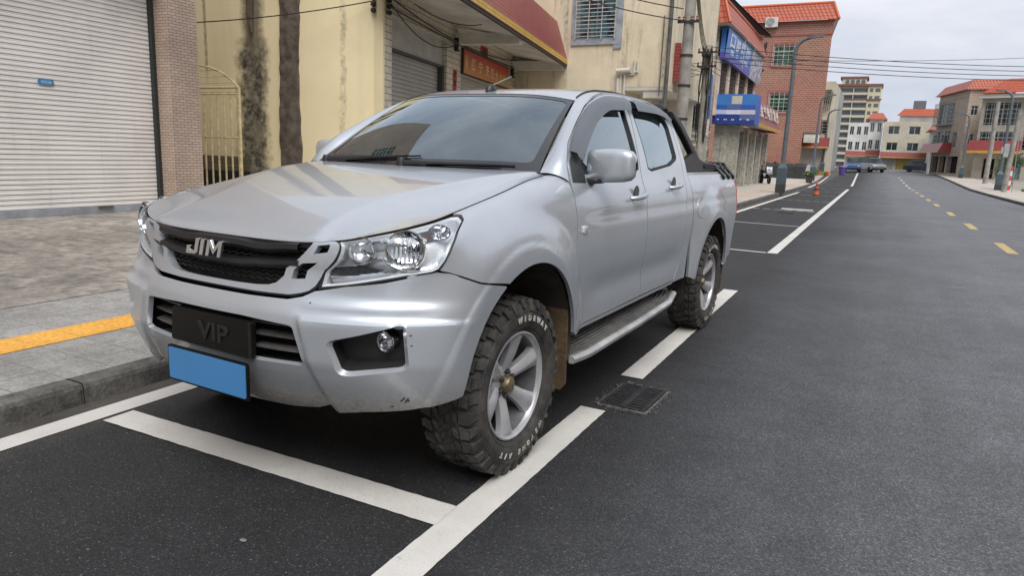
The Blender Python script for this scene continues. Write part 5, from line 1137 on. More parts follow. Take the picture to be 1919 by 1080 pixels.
# =====================================================================  THE PICKUP
def paint_mat(name,col,mud=True):
    t=NT(name); v=t.co('Object')
    fl=t.noise(v,900,1,.5); f=t.ramp(fl,[(.3,.92),(.7,1.10)])
    c=t.mix(1,f,col,'MULTIPLY')
    dn=t.noise(v,3.2,7,.7); haze=t.ramp(dn,[(.45,0),(.8,.18)])
    c=t.mix(haze,c,(.30,.28,.25))
    rough=t.math('ADD',.30,t.math('MULTIPLY',t.ramp(dn,[(.3,0),(.8,1)]),.10))
    met=.55
    if mud:
        z=t.sep(v)[2]; h=t.math('ADD',z,t.math('MULTIPLY',t.noise(v,14,8,.75),.16))
        k=t.ramp(h,[(.50,.95),(.545,.5),(.66,0)])
        sp=t.ramp(t.noise(v,60,6,.8),[(.35,.35),(.6,1)])
        k=t.math('MULTIPLY',k,sp)
        c=t.mix(k,c,(.20,.165,.12)); rough=t.math('ADD',rough,t.math('MULTIPLY',k,.45)); met=t.math('MULTIPLY',t.math('SUBTRACT',1,k),.55)
    t.set(Base_Color=c,Roughness=rough,Metallic=met,Coat_Weight=.8,Coat_Roughness=.03)
    return t.mat
PAINT=paint_mat('silver_paint',(.505,.54,.58))
def blackp(name,c=.018,r=.45,bs=300,b=.1): return simple(name,(c,c,c*1.04),r,0,.2,5,b,bs)
BLK=blackp('black_plastic',.020,.42); RUB=blackp('rubber_seal_and_hood_shade',.012,.6); MATT=simple('dark_underbody',(.012,.011,.010),.9,0,.3,5)
CHR=simple('chrome',(.80,.80,.82),.09,1,.05,4); ALU=simple('wheel_alloy',(.46,.46,.475),.34,.45,.22,9,.05,120)
def glass_mat(name,tint,base,k):
    t=NT(name); t.t.nodes.remove(t.b); o=t.t.nodes['Material Output']
    tr=t.n('BsdfTransparent'); tr.inputs[0].default_value=(*tint,1)
    gl=t.n('BsdfGlossy'); gl.inputs['Color'].default_value=(.84,.95,1,1); gl.inputs['Roughness'].default_value=.012
    lw=t.n('LayerWeight'); lw.inputs[0].default_value=.5; fz_=t.math('ADD',t.math('MULTIPLY',t.math('POWER',lw.outputs['Facing'],4.5),.96),.04)
    # a film of dust keeps the pane from being perfectly clear
    df=t.n('BsdfDiffuse'); df.inputs[0].default_value=(.30,.31,.31,1)
    m1=t.n('MixShader'); t.l(t.math('ADD',t.math('MULTIPLY',fz_,k),base),m1.inputs[0]); t.l(tr.outputs[0],m1.inputs[1]); t.l(gl.outputs[0],m1.inputs[2])
    m2=t.n('MixShader'); t.l(t.ramp(t.noise(t.co('Object'),9,7,.75),[(.4,.01),(.8,.06)]),m2.inputs[0]); t.l(m1.outputs[0],m2.inputs[1]); t.l(df.outputs[0],m2.inputs[2])
    t.l(m2.outputs[0],o.inputs[0]); return t.mat
GLS=glass_mat('windscreen_glass',(.20,.31,.27),.21,1.3); GLD=glass_mat('tinted_glass',(.16,.19,.20),.16,1.6); LENS=glass_mat('lamp_lens',(.93,.95,.96),.02,1.0)
RED=simple('red_lamp_lens',(.45,.02,.015),.15,0,.1,4,coat=1)
TRK=empty('pickup_truck',(-2.0985,2.5303,0),-.0453,'silver double cab pickup with muddy off-road tyres parked in the kerbside bay','pickup truck')
def inset(poly,d):
    P=np.array(poly,float);n=len(P);a=.5*sum(P[i-1][0]*P[i][1]-P[i][0]*P[i-1][1] for i in range(n));sg_=1 if a>0 else -1
    out=[]
    for i in range(n):
        e1=P[i]-P[i-1];e2=P[(i+1)%n]-P[i];e1/=max(1e-9,np.linalg.norm(e1));e2/=max(1e-9,np.linalg.norm(e2))
        n1=np.array([-e1[1],e1[0]])*sg_;n2=np.array([-e2[1],e2[0]])*sg_;b=n1+n2;b/=max(1e-9,np.linalg.norm(b));k=max(.5,b@n1)
        out.append(P[i]+b*d/k)
    return out
def sg(fn):
    """let |s| run both sides of the centre line"""
    def g(U,V):
        U=np.asarray(U,float); P=fn(np.abs(U),V); return P*np.stack([np.where(U<0,-1.,1.)+0*P[...,0],np.ones_like(P[...,0]),np.ones_like(P[...,0])],-1)
    g.roll=getattr(fn,'roll',False)
    return g
def st_of(y,z):
    """body parameters of a point given by y and z on the side, z<=.90 or on the roll"""
    t=(z-.36)/.54
    if t>1:
        zt=float(itp(y,*ZT)); t=1+math.asin(min(1,max(0,(z-.90)/(zt-.90))))*2/math.pi
    zl=.36+.54*min(t,1); ph=max(0,t-1)*math.pi/2
    yc=float(itp(zl if t<1 else .90+.09*math.sin(ph),*YC)); ys=yc+.45
    if y>ys: s=1+(y-ys)/(.72-ys)
    else:
        n=2.35+.75*max(0,t-1); c=max(0,1-(y-yc)/.45)**(n/2); s=math.acos(min(1,c))*2/math.pi
    return (s,t)
def both(fnc):
    for sd in (1,-1): fnc(sd)
bodyS=sg(body)
def arch(yc,zc,r,a0,a1,n=14): return [(yc+r*math.cos(R(a0+(a1-a0)*i/n)),zc+r*math.sin(R(a0+(a1-a0)*i/n))) for i in range(n+1)]
# ---- hood
def hood_fn(U,V): return sg(hood)(U,np.abs(V)) # unused sign helper
hs=np.concatenate([np.linspace(0,.3,10),np.linspace(.3,1,26)[1:],np.linspace(1,1.80,26)[1:]])
hr=np.linspace(0,1,64)
Sg,Rg=np.meshgrid(hs,hr,indexing='ij')
# hood as a proper grid: rows follow the edge curve, fan-shaped at the nose
HP=hood(Sg,Rg)
mb=MB()
full=np.concatenate([HP[:,::-1]*np.array([-1,1,1]),HP[:,1:]],1)
mb.grid(full,0,flip=False)
edge=list(full[::-1,0])+list(full[1:,-1])
mb2=[]; E=np.array(edge)
n_=len(E)
Lo=E+np.array([0,0,-.022])+np.stack([-np.sign(E[:,0])*.004,np.full(n_,.004),np.zeros(n_)],1)
mb.grid(np.stack([E,Lo],1),1)  # hood edge blackened: the shadow gap below it is painted in
hood_o=mb.build('hood',[PAINT,RUB],TRK,smooth=True,ang=50,fix=True)
# ---- front bumper
def bump_fn(U,V):
    U=np.asarray(U,float);V=np.asarray(V,float); P=bodyS(U,V)
    N=nrm(bodyS,U+0*V,V+0*U); a=np.abs(U)
    k=sst(.27,.33,a)*(1-sst(.86,1.0,a))
    c_=.268+(.70-V)*.125
    g=.015*(1-sst(.690,.722,V))*sst(c_+.0,c_+.026,a)*(1-sst(.80,.98,a))
    g=g-.003*np.exp(-((V-.745)/.022)**2)*sst(.25,.30,a)*(1-sst(.6,.8,a))+.002*np.exp(-((V-.795)/.02)**2)*sst(.25,.30,a)*(1-sst(.6,.8,a))
    return P+N*g[...,None]
seam=[(0,.800),(.10,.800),(.227,.806),(.27,.83),(.305,.872),(.40,.915),(.529,.952),(.65,1.00),(.736,1.045),(.79,1.03),(.83,.99),(.93,.935),st_of(-.205,.835)]
lip=[st_of(y,z) for y,z in arch(.035,.435,.46,121,173,9)]
lowr=[st_of(-.425,.462),(.80,.175),(.70,.145),(.602,.118),(.47,.09),(.375,.06),(.345,.095),(.30,.055),(.20,.02),(.10,.01),(0,.01)]
half=seam+lip+lowr
outl=half+[(-a,b) for a,b in half[::-1] if a>0]
intake=roundc([(-.262,.648),(-.10,.668),(.10,.668),(.262,.648),(.302,.385),(.15,.375),(-.15,.375),(-.302,.385)],.02)
fog=roundc([(.390,.570),(.645,.695),(.655,.425),(.430,.368)],.03,4)
fogL=[(-a,b) for a,b in fog[::-1]]

panel('front_bumper',bump_fn,outl,PAINT,TRK,[intake,inset(fog,-.013),inset(fogL,-.013)],step=.0085,sc=(.95,.54),flange=.02)
bum=[o for o in bpy.data.objects if o.name=='front_bumper'][0]
SCF=simple('scuff_grey',(.05,.045,.04),.8)
for (a,b,l,sl) in ((.600,.195,.020,.030),(.614,.188,.018,.032),(.625,.195,.008,.010),(.668,.640,.010,.004),(.672,.575,.008,.003),(.560,.150,.012,.006),(.30,.80,.004,.006)):
    panel('scuff_mark',lambda U,V:bump_fn(U,V)+nrm(bodyS,U+0*V,V+0*U)*.0006,[(a,b),(a+l,b+sl),(a+l+.003,b+sl-.006),(a+.004,b-.008)],SCF,bum,step=.01,sc=(.95,.54),flange=0)
# intake: black tray, slats, plates
mb=MB(); mb.bb(-.50,.50,-.62,-.60,.44,.80); mb.bb(-.485,-.475,-.70,-.601,.46,.80); mb.bb(.475,.485,-.70,-.601,.46,.80); mb.bb(-.66,.66,-.52,-.50,.44,.80); mb.bb(-.40,.40,-.73,-.64,.548,.560); mb.bb(-.40,.40,-.73,-.64,.728,.74)
mb.build('intake_tray',MATT,bum)
SIL=simple('weathered_silver_slat',(.22,.21,.20),.4,.6,.3,12)
for sx in (1,-1):
    for z in (.608,.655,.700):
        mb=MB(); P=[]
        for i in range(13):
            x=sx*(.20+.22*i/12); y=-.80+ .30*x*x-.0+.018
            P.append([(x,y,z),(x,y+.045,z+.006),(x,y+.045,z+.001),(x,y+.002,z-.005)])
        G=np.array(P); G=np.concatenate([G,G[:,:1]],1); mb.grid(G); mb.build('intake_slat',SIL,bum,fix=True)
PLB=simple('glossy_black_plate',(.006,.006,.006),.4,0,.2,5,spec=.2); 
mb=MB(); mb.prism(roundc([(-.218,.57),(.238,.566),(.244,.704),(-.205,.702)],.012),.016,0,lambda x,y,z:(x,-.802+z,y))
mb.bb(.232,.237,-.812,-.80,.57,.70,1)
put_text(mb,'VIP',.1,(.03,-.8035,.634),(1,0,0),(0,0,1),.004,.002,0,1,fitw=.17,fith=.068)
mb.build('dark_plate',[PLB,simple('worn_grey_lettering',(.012,.011,.010),.7,0,.5,60)],bum,fix=True)
mb=MB(); rr=lambda a,b,c,d,r:roundc([(a,c),(b,c),(b,d),(a,d)],r)
mb.prism(rr(-.217,.233,.412,.552,.012),.010,0,lambda x,y,z:(x,-.822+z,y))
mb.prism(rr(-.209,.225,.420,.544,.008),.004,1,lambda x,y,z:(x,-.825+z,y))
mb.build('license_plate',[PLB,simple('blue_plate_face',(.055,.215,.47),.5,0,.03,3)],TRK,fix=True)
# fog lamp pods
PODC=blackp('fog_pod_plastic',.022,.38)
def pod(sd):
    F=offs(body,-.07)
    o=panel('fog_lamp_pod',F,[(.37,.35),(.38,.58),(.65,.72),(.67,.68),(.67,.40)],PODC,TRK,step=.03,sc=(.95,.54),flange=0,side=sd)
    mb=MB()
    # walls
    a=np.array(roundc(fog,.006)); n=len(a)
    big=np.array(inset(fog,-.013)); a=np.array(fog); n=len(a)
    A0=bump_fn(big[:,0],big[:,1]); A=bump_fn(a[:,0],a[:,1]); A=A+nrm(bodyS,a[:,0],a[:,1])*-.022; Bv=offs(body,-.075)(a[:,0],a[:,1])
    G=np.stack([A0,A],1)*[sd,1,1]; G=np.concatenate([G,G[:1]],0); mb.grid(G,3)
    V=[];Fc=[]
    for i in range(n): V+=[A[i]*[sd,1,1],Bv[i]*[sd,1,1]]
    for i in range(n): j=(i+1)%n; Fc.append((2*i,2*j,2*j+1,2*i+1))
    mb.add(V,Fc,0)
    c=offs(body,-.060)(.600,.575)*[sd,1,1]; 
    mb.lathe([(0,.0),(.020,.004),(.028,.02),(.031,.034),(.036,.036),(.038,.03),(.038,0)],20,1,lambda x,y,z:(c[0]+x,c[1]-z-.0,c[2]+y))
    mb.lathe([(.0,.036),(.018,.034),(.031,.027)],20,2,lambda x,y,z:(c[0]+x,c[1]-z,c[2]+y))
    mb.build('fog_lamp',[PODC,CHR,LENS,PAINT],o,smooth=True,ang=40,fix=False)
both(pod)
# ---- grille surround
sur=[(0,.830),(.12,.830),(.225,.835),(.262,.855),(.296,.893),(.318,.95),(.345,1.25),(.368,1.80),(.366,1.90),(.28,1.925),(.15,1.93),(0,1.93)]
sur_o=sur+[(-a,b) for a,b in sur[::-1] if a>0]
gr=[(0,.866),(.06,.867),(.12,.871),(.155,.880),(.178,.900),(.200,.95),(.215,1.10),(.230,1.32),(.247,1.58),(.265,1.80),(.280,1.96)]
gr_o=gr+[(-a,b) for a,b in gr[::-1] if a>0]
h1=roundc([(.284,1.72),(.332,1.77),(.316,1.48),(.268,1.42)],.004); h2=roundc([(.245,1.16),(.292,1.20),(.268,.945),(.224,.935)],.004)
U_=[(0,.830),(.12,.830),(.225,.835),(.262,.853),(.285,.872),(.303,.905),(.315,.95),(.330,1.09),(.345,1.30),(.358,1.56),(.368,1.80),(.371,1.96)]
U_o=[(-a,b) for a,b in U_[::-1] if a>0]+U_+gr[::-1]+[(-a,b) for a,b in gr if a>0]
mir=lambda L:[(-a,b) for a,b in L[::-1]]
panel('grille_surround',bodyS,U_o,PAINT,TRK,[h1,h2,mir(h1),mir(h2)],step=.014,sc=(.95,.26),flange=.03)
gf=offs(body,-.045)
def gback(U,V): return sg(gf)(U,V)
mb=MB(); 
for (o1) in (sur_o,): panel('x',sg(offs(body,-.06)),[(a*.98,.86 if b<.9 else min(b,1.9)) for a,b in o1],MATT,TRK,step=.03,sc=(.95,.26),flange=0,mb=mb)
# hexagonal grille texture and two wing bars
GB=blackp('grille_black',.014,.36)
for k in range(9):
    z=.845+.0165*k
    pts=[]
    for i in range(41):
        x=-.40+.8*i/40
        y=-.728+ .20*x*x + .008
        pts.append((x,y,z+ (.004 if i%2 else -.004)))
    mb.tube(pts,.0035,4,1)
def wing(zc,amp,h):
    P=[]
    for i in range(61):
        x=-.385+.77*i/60; a=abs(x)
        zz=zc+amp*(1-sst(.10,.20,a))*1.0-.012*sst(.2,.38,a)*(-1)
        y=-.742+.17*x*x+.001
        P.append([(x,y+.03,zz+h),(x,y,zz+h*.5),(x,y-.003,zz-h*.3),(x,y+.012,zz-h)])
    mb.grid(np.array(P),1,flip=True)
wing(.965,.006,.022); wing(.908,-.008,.020)
mb.build('grille',[MATT,GB],TRK,smooth=True,ang=50)
mb=MB()
def letter(poly,dx):
    mb.prism(poly,.012,0,lambda x,y,z:(-.030+dx+x*.082+ y*.018,-.775+z,.942+(y-.5)*.062))
letter([(.0,.0),(.62,.0),(.80,.14),(.80,1),(.55,1),(.55,.25),(.25,.25),(.25,.5),(0,.5)],-.115)
letter([(.0,.0),(.25,0),(.25,1),(0,1)],-.040)
letter([(0,0),(.22,0),(.22,.62),(.50,.12),(.78,.62),(.78,0),(1,0),(1,1),(.78,1),(.5,.5),(.22,1),(0,1)],-.004)
mb.build('badge',CHR,TRK,bevel=.0015)
# ---- headlights
lens=[(.322,.905),(.352,1.25),(.376,1.84),(.395,1.945),(.45,1.955),(.60,1.96),(.80,1.965),(.93,1.965),(.972,1.955),(.985,1.90),(.97,1.78),(.90,1.62),(.835,1.42),(.775,1.20),(.742,1.10),(.715,1.065),(.60,1.005),(.491,.965),(.40,.93)]
def headl(sd):
    o=panel('headlight',offs(body,-.006),lens,LENS,TRK,step=.02,sc=(.95,.30),flange=0,side=sd)
    # bezel round the lens
    L=np.array(resamp(np.array(lens),.03)); c=np.array([.66,1.5])
    Li=L+(c-L)*.03; Lo_=L+(c-L)*-.03
    A=offs(body,-.004)(Lo_[:,0],np.minimum(Lo_[:,1],1.985));B=offs(body,-.005)(L[:,0],L[:,1]);C_=offs(body,-.012)(Li[:,0],Li[:,1]);D=offs(body,-.062)(Li[:,0],Li[:,1])
    G=np.stack([A,B],1)*[sd,1,1]; G=np.concatenate([G,G[:1]],0)
    mb=MB(); mb.grid(G,0); G2=np.stack([B,C_,D],1)*[sd,1,1];G2=np.concatenate([G2,G2[:1]],0); mb.grid(G2,1)
    SIN=simple('lamp_silver_inner',(.74,.75,.77),.3,.25,.1,6) if sd>0 else bpy.data.materials['lamp_silver_inner']
    mb.build('bezel',[RUB,SIN],o,smooth=True,ang=40)
    panel('lamp_housing',offs(body,-.060),[tuple(p) for p in (np.array(lens)+(c-np.array(lens))*.02)],SIN,o,step=.035,sc=(.95,.30),flange=0,side=sd)
    # reflectors: (s,t,radius)
    mb=MB()
    def bowl(s,t,r,depth,asp=1.0,mi=0):
        P=offs(body,-.022)(s,t)*[sd,1,1]; d=Vector((sd*.42,-1,.12)).normalized(); u=Vector((1,sd*.30,0)).normalized(); w=d.cross(u)*-1
        if w.z<0: w=-w
        f=lambda x,y,z:tuple(Vector(P)+u*x*asp+w*y+d*z)
        mb.lathe([(r*1.10,-.012),(r*1.08,.002),(r*1.0,.002),(r*.97,-.006),(r*.88,-depth*.45),(r*.6,-depth*.85),(r*.22,-depth)],28,mi,f)
        mb.lathe([(r*.22,-depth),(r*.20,-depth*.5),(r*.13,-depth*.35),(0,-depth*.33)],14,mi,f)
        return P,d,u,w
    P,d,u,w=bowl(.612,1.44,.064,.045,1.05)
    # cut-off shield and facets in the main bowl
    for k in range(7):
        x=-.048+.016*k
        mb.add([Vector(P)+u*x+w*.05*math.sqrt(max(0,1-(x/.07)**2))-d*.012,Vector(P)+u*(x+.006)+w*.05*math.sqrt(max(0,1-(x/.07)**2))-d*.022,Vector(P)+u*(x+.006)-w*.05*math.sqrt(max(0,1-(x/.07)**2))-d*.022,Vector(P)+u*x-w*.05*math.sqrt(max(0,1-(x/.07)**2))-d*.02],[(0,1,2,3)],0)
    bowl(.432,1.50,.046,.035,1.0)
    bowl(.85,1.78,.026,.02,1.5)
    mb.build('reflector',CHR,o,smooth=True,ang=50)
    # sweeping trim fins
    mb=MB()
    def fin(pp,wd,mi=0,d0=-.018,d1=-.05):
        pp=np.array(cr(pp,5)); A=offs(body,d0)(pp[:,0],pp[:,1]);B=offs(body,d1)(pp[:,0],pp[:,1]-wd);C2=offs(body,d0-.006)(pp[:,0],pp[:,1]+wd*.35)
        mb.grid(np.stack([C2,A,B],1)*[sd,1,1],mi)
    fin([(.345,1.10),(.43,1.16),(.50,1.30),(.535,1.18),(.60,1.08),(.72,1.10),(.80,1.30)],.10)
    fin([(.39,1.90),(.52,1.86),(.68,1.885),(.80,1.90),(.93,1.93)],.13)
    fin([(.34,.97),(.42,.98),(.55,1.02),(.70,1.09),(.78,1.24),(.86,1.50),(.95,1.76)],.05)
    fin([(.555,1.22),(.535,1.45),(.565,1.72),(.66,1.85),(.76,1.80)],.06)
    mb.build('trim_fin',CHR,o,smooth=True,ang=40)
    panel('indicator_strip',offs(body,-.022),[(.338,.955),(.345,1.07),(.43,1.12),(.52,1.06),(.47,.985)],simple('smoked_reflector',(.05,.05,.055),.25,.6,.5,120,.4,200) if sd>0 else bpy.data.materials['smoked_reflector'],o,step=.02,sc=(.95,.3),flange=.01,side=sd)
both(headl)
# ---- fenders
def fender(sd):
    o=[(.992,1.985),(1.12,1.985),(1.35,1.985),(1.62,1.985),(1.78,1.985)]
    for y,z in ((.53,1.20),(.522,1.10),(.515,1.0),(.508,.85),(.508,.70),(.515,.60),(.525,.50)): o.append(st_of(y,z))
    o.append(st_of(.50,.50))
    for y,z in arch(.035,.435,.46,9,118,22): o.append(st_of(y,z))
    o+=[st_of(-.200,.845),(.935,.945),(.83,1.003),(.79,1.045),(.752,1.075),(.785,1.19),(.845,1.41),(.91,1.61),(.98,1.775),(.996,1.90)]
    f=panel('front_fender',body,o,PAINT,TRK,step=.016,sc=(1.0,.42),flange=.018,side=sd)
both(fender)
# ---- doors
def door(nm,outline,win,sd,hy,hz):
    o=panel(nm,sideS,outline,PAINT,TRK,[win],step=.026,flange=.018,side=sd)
    panel('window_seal',offs(sideS,-.002),[tuple(p) for p in win],RUB,o,[[tuple(c) for c in inset(win,.017)]],step=.03,flange=.02,side=sd)
    panel('side_window',offs(sideS,-.014),[tuple(c) for c in inset(win,.006)],GLD,o,step=.05,flange=0,side=sd)
    # handle: dark disc painting the recess shade, bar, keeper
    cx=float(S(hy,hz))
    mb=MB()
    mb.tube([(sd*(cx+.004),hy-.085,hz-.012),(sd*(cx+.034),hy-.07,hz-.010),(sd*(cx+.042),hy,hz-.004),(sd*(cx+.034),hy+.075,hz+.003),(sd*(cx+.002),hy+.09,hz+.004)],[.012,.014,.0155,.014,.012],8)
    h=mb.build('handle',PAINT,o,smooth=True,ang=60)
    mb=MB(); mb.lathe([(.036,.001),(.030,.003),(.018,.0035),(0,.004)],16,0,lambda x,y,z:(sd*(cx+z),hy-.0+x*1.3,hz+.016+y*1.15)); mb.build('handle_cup_shade',blackp('cup_shadow_grey',.05,.4) if not bpy.data.materials.get('cup_shadow_grey') else bpy.data.materials['cup_shadow_grey'],h,smooth=True)
    return o
FD=[(0.571,1.285),(0.610,1.325),(0.676,1.389),(0.763,1.438),(0.844,1.477),(0.955,1.532),(1.056,1.579),(1.160,1.616),(1.274,1.649),(1.358,1.668),(1.465,1.681),(1.613,1.691),(1.776,1.696),(1.724,1.556),(1.646,1.422),(1.574,1.300),(1.524,1.200),(1.500,1.050),(1.497,0.850),(1.505,0.680),(1.520,0.550),(1.520,0.515),(1.000,0.508),(0.600,0.506),(0.535,0.506),(0.522,0.600),(0.516,0.700),(0.516,0.850),(0.523,1.000),(0.530,1.100),(0.547,1.200)]
FW=roundc([(.715,1.238),(.735,1.30),(.845,1.385),(1.02,1.475),(1.22,1.548),(1.36,1.590),(1.50,1.612),(1.685,1.628),(1.633,1.47),(1.572,1.315),(1.530,1.258),(1.10,1.240)],.012)
RD=[(1.792,1.696),(1.920,1.698),(2.075,1.696),(2.231,1.689),(2.387,1.670),(2.474,1.649),(2.525,1.623),(2.539,1.587),(2.498,1.453),(2.443,1.320),(2.395,1.220),(2.345,1.120),(2.318,1.020),(2.300,0.920),(2.293,0.800),(2.288,0.700),(2.262,0.620),(2.235,0.580),(2.200,0.530),(2.150,0.515),(1.530,0.515),(1.530,0.550),(1.516,0.680),(1.508,0.850),(1.511,1.050),(1.535,1.200),(1.585,1.300),(1.658,1.422),(1.735,1.556)]
RW=roundc([(1.805,1.632),(2.0,1.640),(2.19,1.640),(2.36,1.622),(2.452,1.592),(2.468,1.545),(2.378,1.345),(2.34,1.322),(2.165,1.283),(1.745,1.248),(1.692,1.264),(1.757,1.437)],.014)
def side(sd):
    door('front_door',FD,FW,sd,1.345,1.118)
    door('rear_door',RD,RW,sd,2.09,1.158)
    # quarter panel of the cab behind the rear door, and sill
    cp=[(2.536,1.626),(2.549,1.587),(2.508,1.453),(2.453,1.320),(2.405,1.220),(2.355,1.120),(2.328,1.020),(2.310,0.920),(2.303,0.800),(2.298,0.700),(2.272,0.610),(2.245,0.570),(2.210,0.520),(2.210,0.500),(2.440,0.500),(2.465,0.900),(2.486,1.200),(2.543,1.350),(2.595,1.504),(2.606,1.598),(2.582,1.631)]
    panel('cab_quarter',sideS,cp,PAINT,TRK,step=.024,flange=.02,side=sd)
    panel('sill',offs(sideS,-.004),[(.535,.500),(2.205,.508),(2.20,.490),(.545,.478)],PAINT,TRK,step=.03,flange=.05,side=sd)
    # bed side
    bs=[(2.492,.50),(2.492,1.0),(2.492,1.222),(2.8,1.222),(3.3,1.222),(3.7,1.222),(4.00,1.222),(4.03,1.21),(4.04,1.19),(4.04,.86),(4.02,.845),(4.02,.52),(3.52,.47)]+arch(3.08,.435,.46,5,175,30)[0:]+[(2.60,.47)]
    bs=[p for p in bs]
    panel('bed_side',sideS,bs,PAINT,TRK,step=.018,flange=.02,side=sd)
    panel('fuel_flap',offs(sideS,.0025),[(2.70+.088*math.cos(a)*1.15,.985+.075*math.sin(a)) for a in np.linspace(0,2*math.pi,25)[:-1]],PAINT,TRK,step=.02,flange=.006,side=sd) if sd>0 else None
    panel('tail_lamp',offs(sideS,.004),[(3.945,.85),(3.935,1.19),(3.99,1.20),(4.045,1.19),(4.05,.85)],RED,TRK,step=.02,flange=.02,side=sd)
    # rear bumper end
    mb=MB(); mb.bb(sd*.60,sd*.80,4.00,4.12,.52,.66); mb.build('rear_bumper',BLK,TRK,bevel=.02)
    # rain guards over the windows
    GRD=bpy.data.materials.get('rain_guard_smoke') or glass_mat('rain_guard_smoke',(.22,.23,.25),.16,1.0)
    def guard(top,bot):
        T_=np.array(cr(top,6));B_=np.array(cr(bot,6)); A=offs(sideS,.008)(T_[:,0],T_[:,1]);M_=offs(sideS,.034)(T_[:,0]*.45+B_[:,0]*.55,T_[:,1]*.45+B_[:,1]*.55);C_=offs(sideS,.030)(B_[:,0],B_[:,1])
        G=np.stack([A,A*.5+M_*.5+[.006,0,.004],M_,C_],1)*[sd,1,1]; m=MB(); m.grid(G,0,flip=sd<0); return m.build('rain_guard',GUARD,TRK,smooth=True,ang=60)
    guard([(0.640,1.345),(0.762,1.430),(0.931,1.514),(1.096,1.585),(1.273,1.638),(1.466,1.670),(1.774,1.685)],[(0.692,1.285),(0.781,1.340),(0.934,1.424),(1.103,1.501),(1.320,1.566),(1.497,1.583),(1.714,1.595)])
    guard([(1.809,1.686),(2.077,1.686),(2.284,1.675),(2.438,1.647),(2.513,1.608)],[(1.837,1.602),(2.074,1.606),(2.257,1.604),(2.40,1.590),(2.480,1.568)])
    # mirror: base triangle, arm, housing
    mo=MB()
    tri=[(0.570,1.205),(0.605,1.300),(0.704,1.376),(0.731,1.300),(0.710,1.200)]
    panel('x',offs(sideS,.006),tri,BLK,TRK,step=.03,flange=.012,side=sd,mb=mo,mi=0)
    mirr=mo.build('door_mirror',BLK,TRK,smooth=True,ang=50)
    # housing: rounded shell lofted along x
    V=[];nn=28;xs=[.785,.788,.800,.84,.89,.94,.985,1.018,1.036,1.042]; hh=[.040,.070,.078,.082,.083,.082,.079,.070,.052,.024]; dd=[.016,.040,.054,.060,.062,.060,.056,.046,.032,.012]; zc=[1.280,1.280,1.280,1.282,1.284,1.286,1.287,1.287,1.286,1.284]
    G=[]
    for x,h,d,z in zip(xs,hh,dd,zc):
        row=[]
        for k in range(nn):
            a=2*math.pi*k/nn; ca,sa=math.cos(a),math.sin(a)
            px_=abs(ca)**.55*math.copysign(1,ca);pz=abs(sa)**.5*math.copysign(1,sa)
            yy=.828+px_*d*(1.0 if px_<0 else .55)-(x-.90)*.10
            row.append((sd*x,yy,z+pz*h))
        row.append(row[0]); G.append(row)
    m=MB(); m.grid(np.array(G),0); m.build('mirror_shell',PAINT,mirr,smooth=True,ang=70,fix=True)
    m=MB(); m.prism(rr(-.11,.10,-.056,.056,.02),.004,0,lambda x,y,z:(sd*(.912+x),.860+z-x*.1,1.284+y)); m.build('mirror_glass',CHR,mirr)
    m=MB(); m.bb(sd*.795,sd*.875,.735,.84,1.196,1.222); m.build('mirror_foot',BLK,mirr,bevel=.008)
    # side repeater
    m=MB(); x=float(S(.60,.985))
    m.prism(rr(-.024,.024,-.017,.017,.008),.010,0,lambda a,b,z:(sd*(x-.002+z),.60+a,.985+b)); m.prism(rr(-.012,.016,-.009,.009,.004),.004,1,lambda a,b,z:(sd*(x+.008+z),.60+a,.985+b))
    m.build('side_repeater',[simple('repeater_white',(.6,.6,.6),.2),PAINT],TRK,fix=True)
    # side step
    TRD=bpy.data.materials.get('step_tread') or simple('step_tread',(.14,.135,.125),.5,.4,.5,14,.4,90)
    EDG=bpy.data.materials.get('step_edge_alloy') or simple('step_edge_alloy',(.46,.46,.46),.45,.4,.25,9,.1,60)
    st=empty('side_step',(0,0,0)); st.parent=TRK
    ys=np.linspace(.50,2.30,25)
    xo=np.interp(ys,[.5,.62,1.4,2.0,2.3],[.90,.925,.925,.91,.85])
    def strip(prof,name,mat_):
        G=np.array([[(sd*(xo[i]+a),ys[i],.372+b+.020*(ys[i]-.5)) for a,b in prof] for i in range(len(ys))]); G=np.concatenate([G,G[:,:1]],1)
        m=MB(); m.grid(G,0); n=len(prof); m.add([tuple(p) for p in G[0,:n]],[tuple(range(n))]); m.add([tuple(p) for p in G[-1,:n]],[tuple(range(n))]); m.build(name,mat_,st,fix=True,bevel=.003)
    strip([(-.20,-.01),(-.20,.008),(-.016,.012),(-.016,-.012)],'step_tread',TRD)
    strip([(-.015,-.022),(-.015,.014),(.006,.012),(.016,.0),(.010,-.022)],'step_edge',EDG)
    m=MB()
    for k in range(7): 
        x=-.180+.026*k
        P=[(sd*(xo[i]+x),ys[i],.372+.0145+.020*(ys[i]-.5)) for i in range(len(ys))]; m.tube(P,.005,5)
    m.build('step_rib',TRD,st,smooth=True)
    for y in (.7,1.4,2.1): m=MB(); m.tube([(sd*.50,y,.45),(sd*.72,y,.36),(sd*.82,y,.362)],.018,6); m.build('step_bracket',MATT,st)
    # mud flaps
    MUD=bpy.data.materials.get('muddy_flap') or simple('muddy_flap',(.115,.075,.04),.9,0,.5,8,.5,40)
    for y0 in (.49,WB+.49):
        m=MB(); P=[(sd*a,b) for a,b in ((.70,.23),(.73,.20),(.84,.20),(.868,.24),(.875,.50),(.88,.66),(.70,.66))]
        m.prism(P,.012,0,lambda x,z,h:(x,y0+h-(z-.45)*.10,z)); m.build('mud_flap',MUD,TRK,fix=True,bevel=.003)
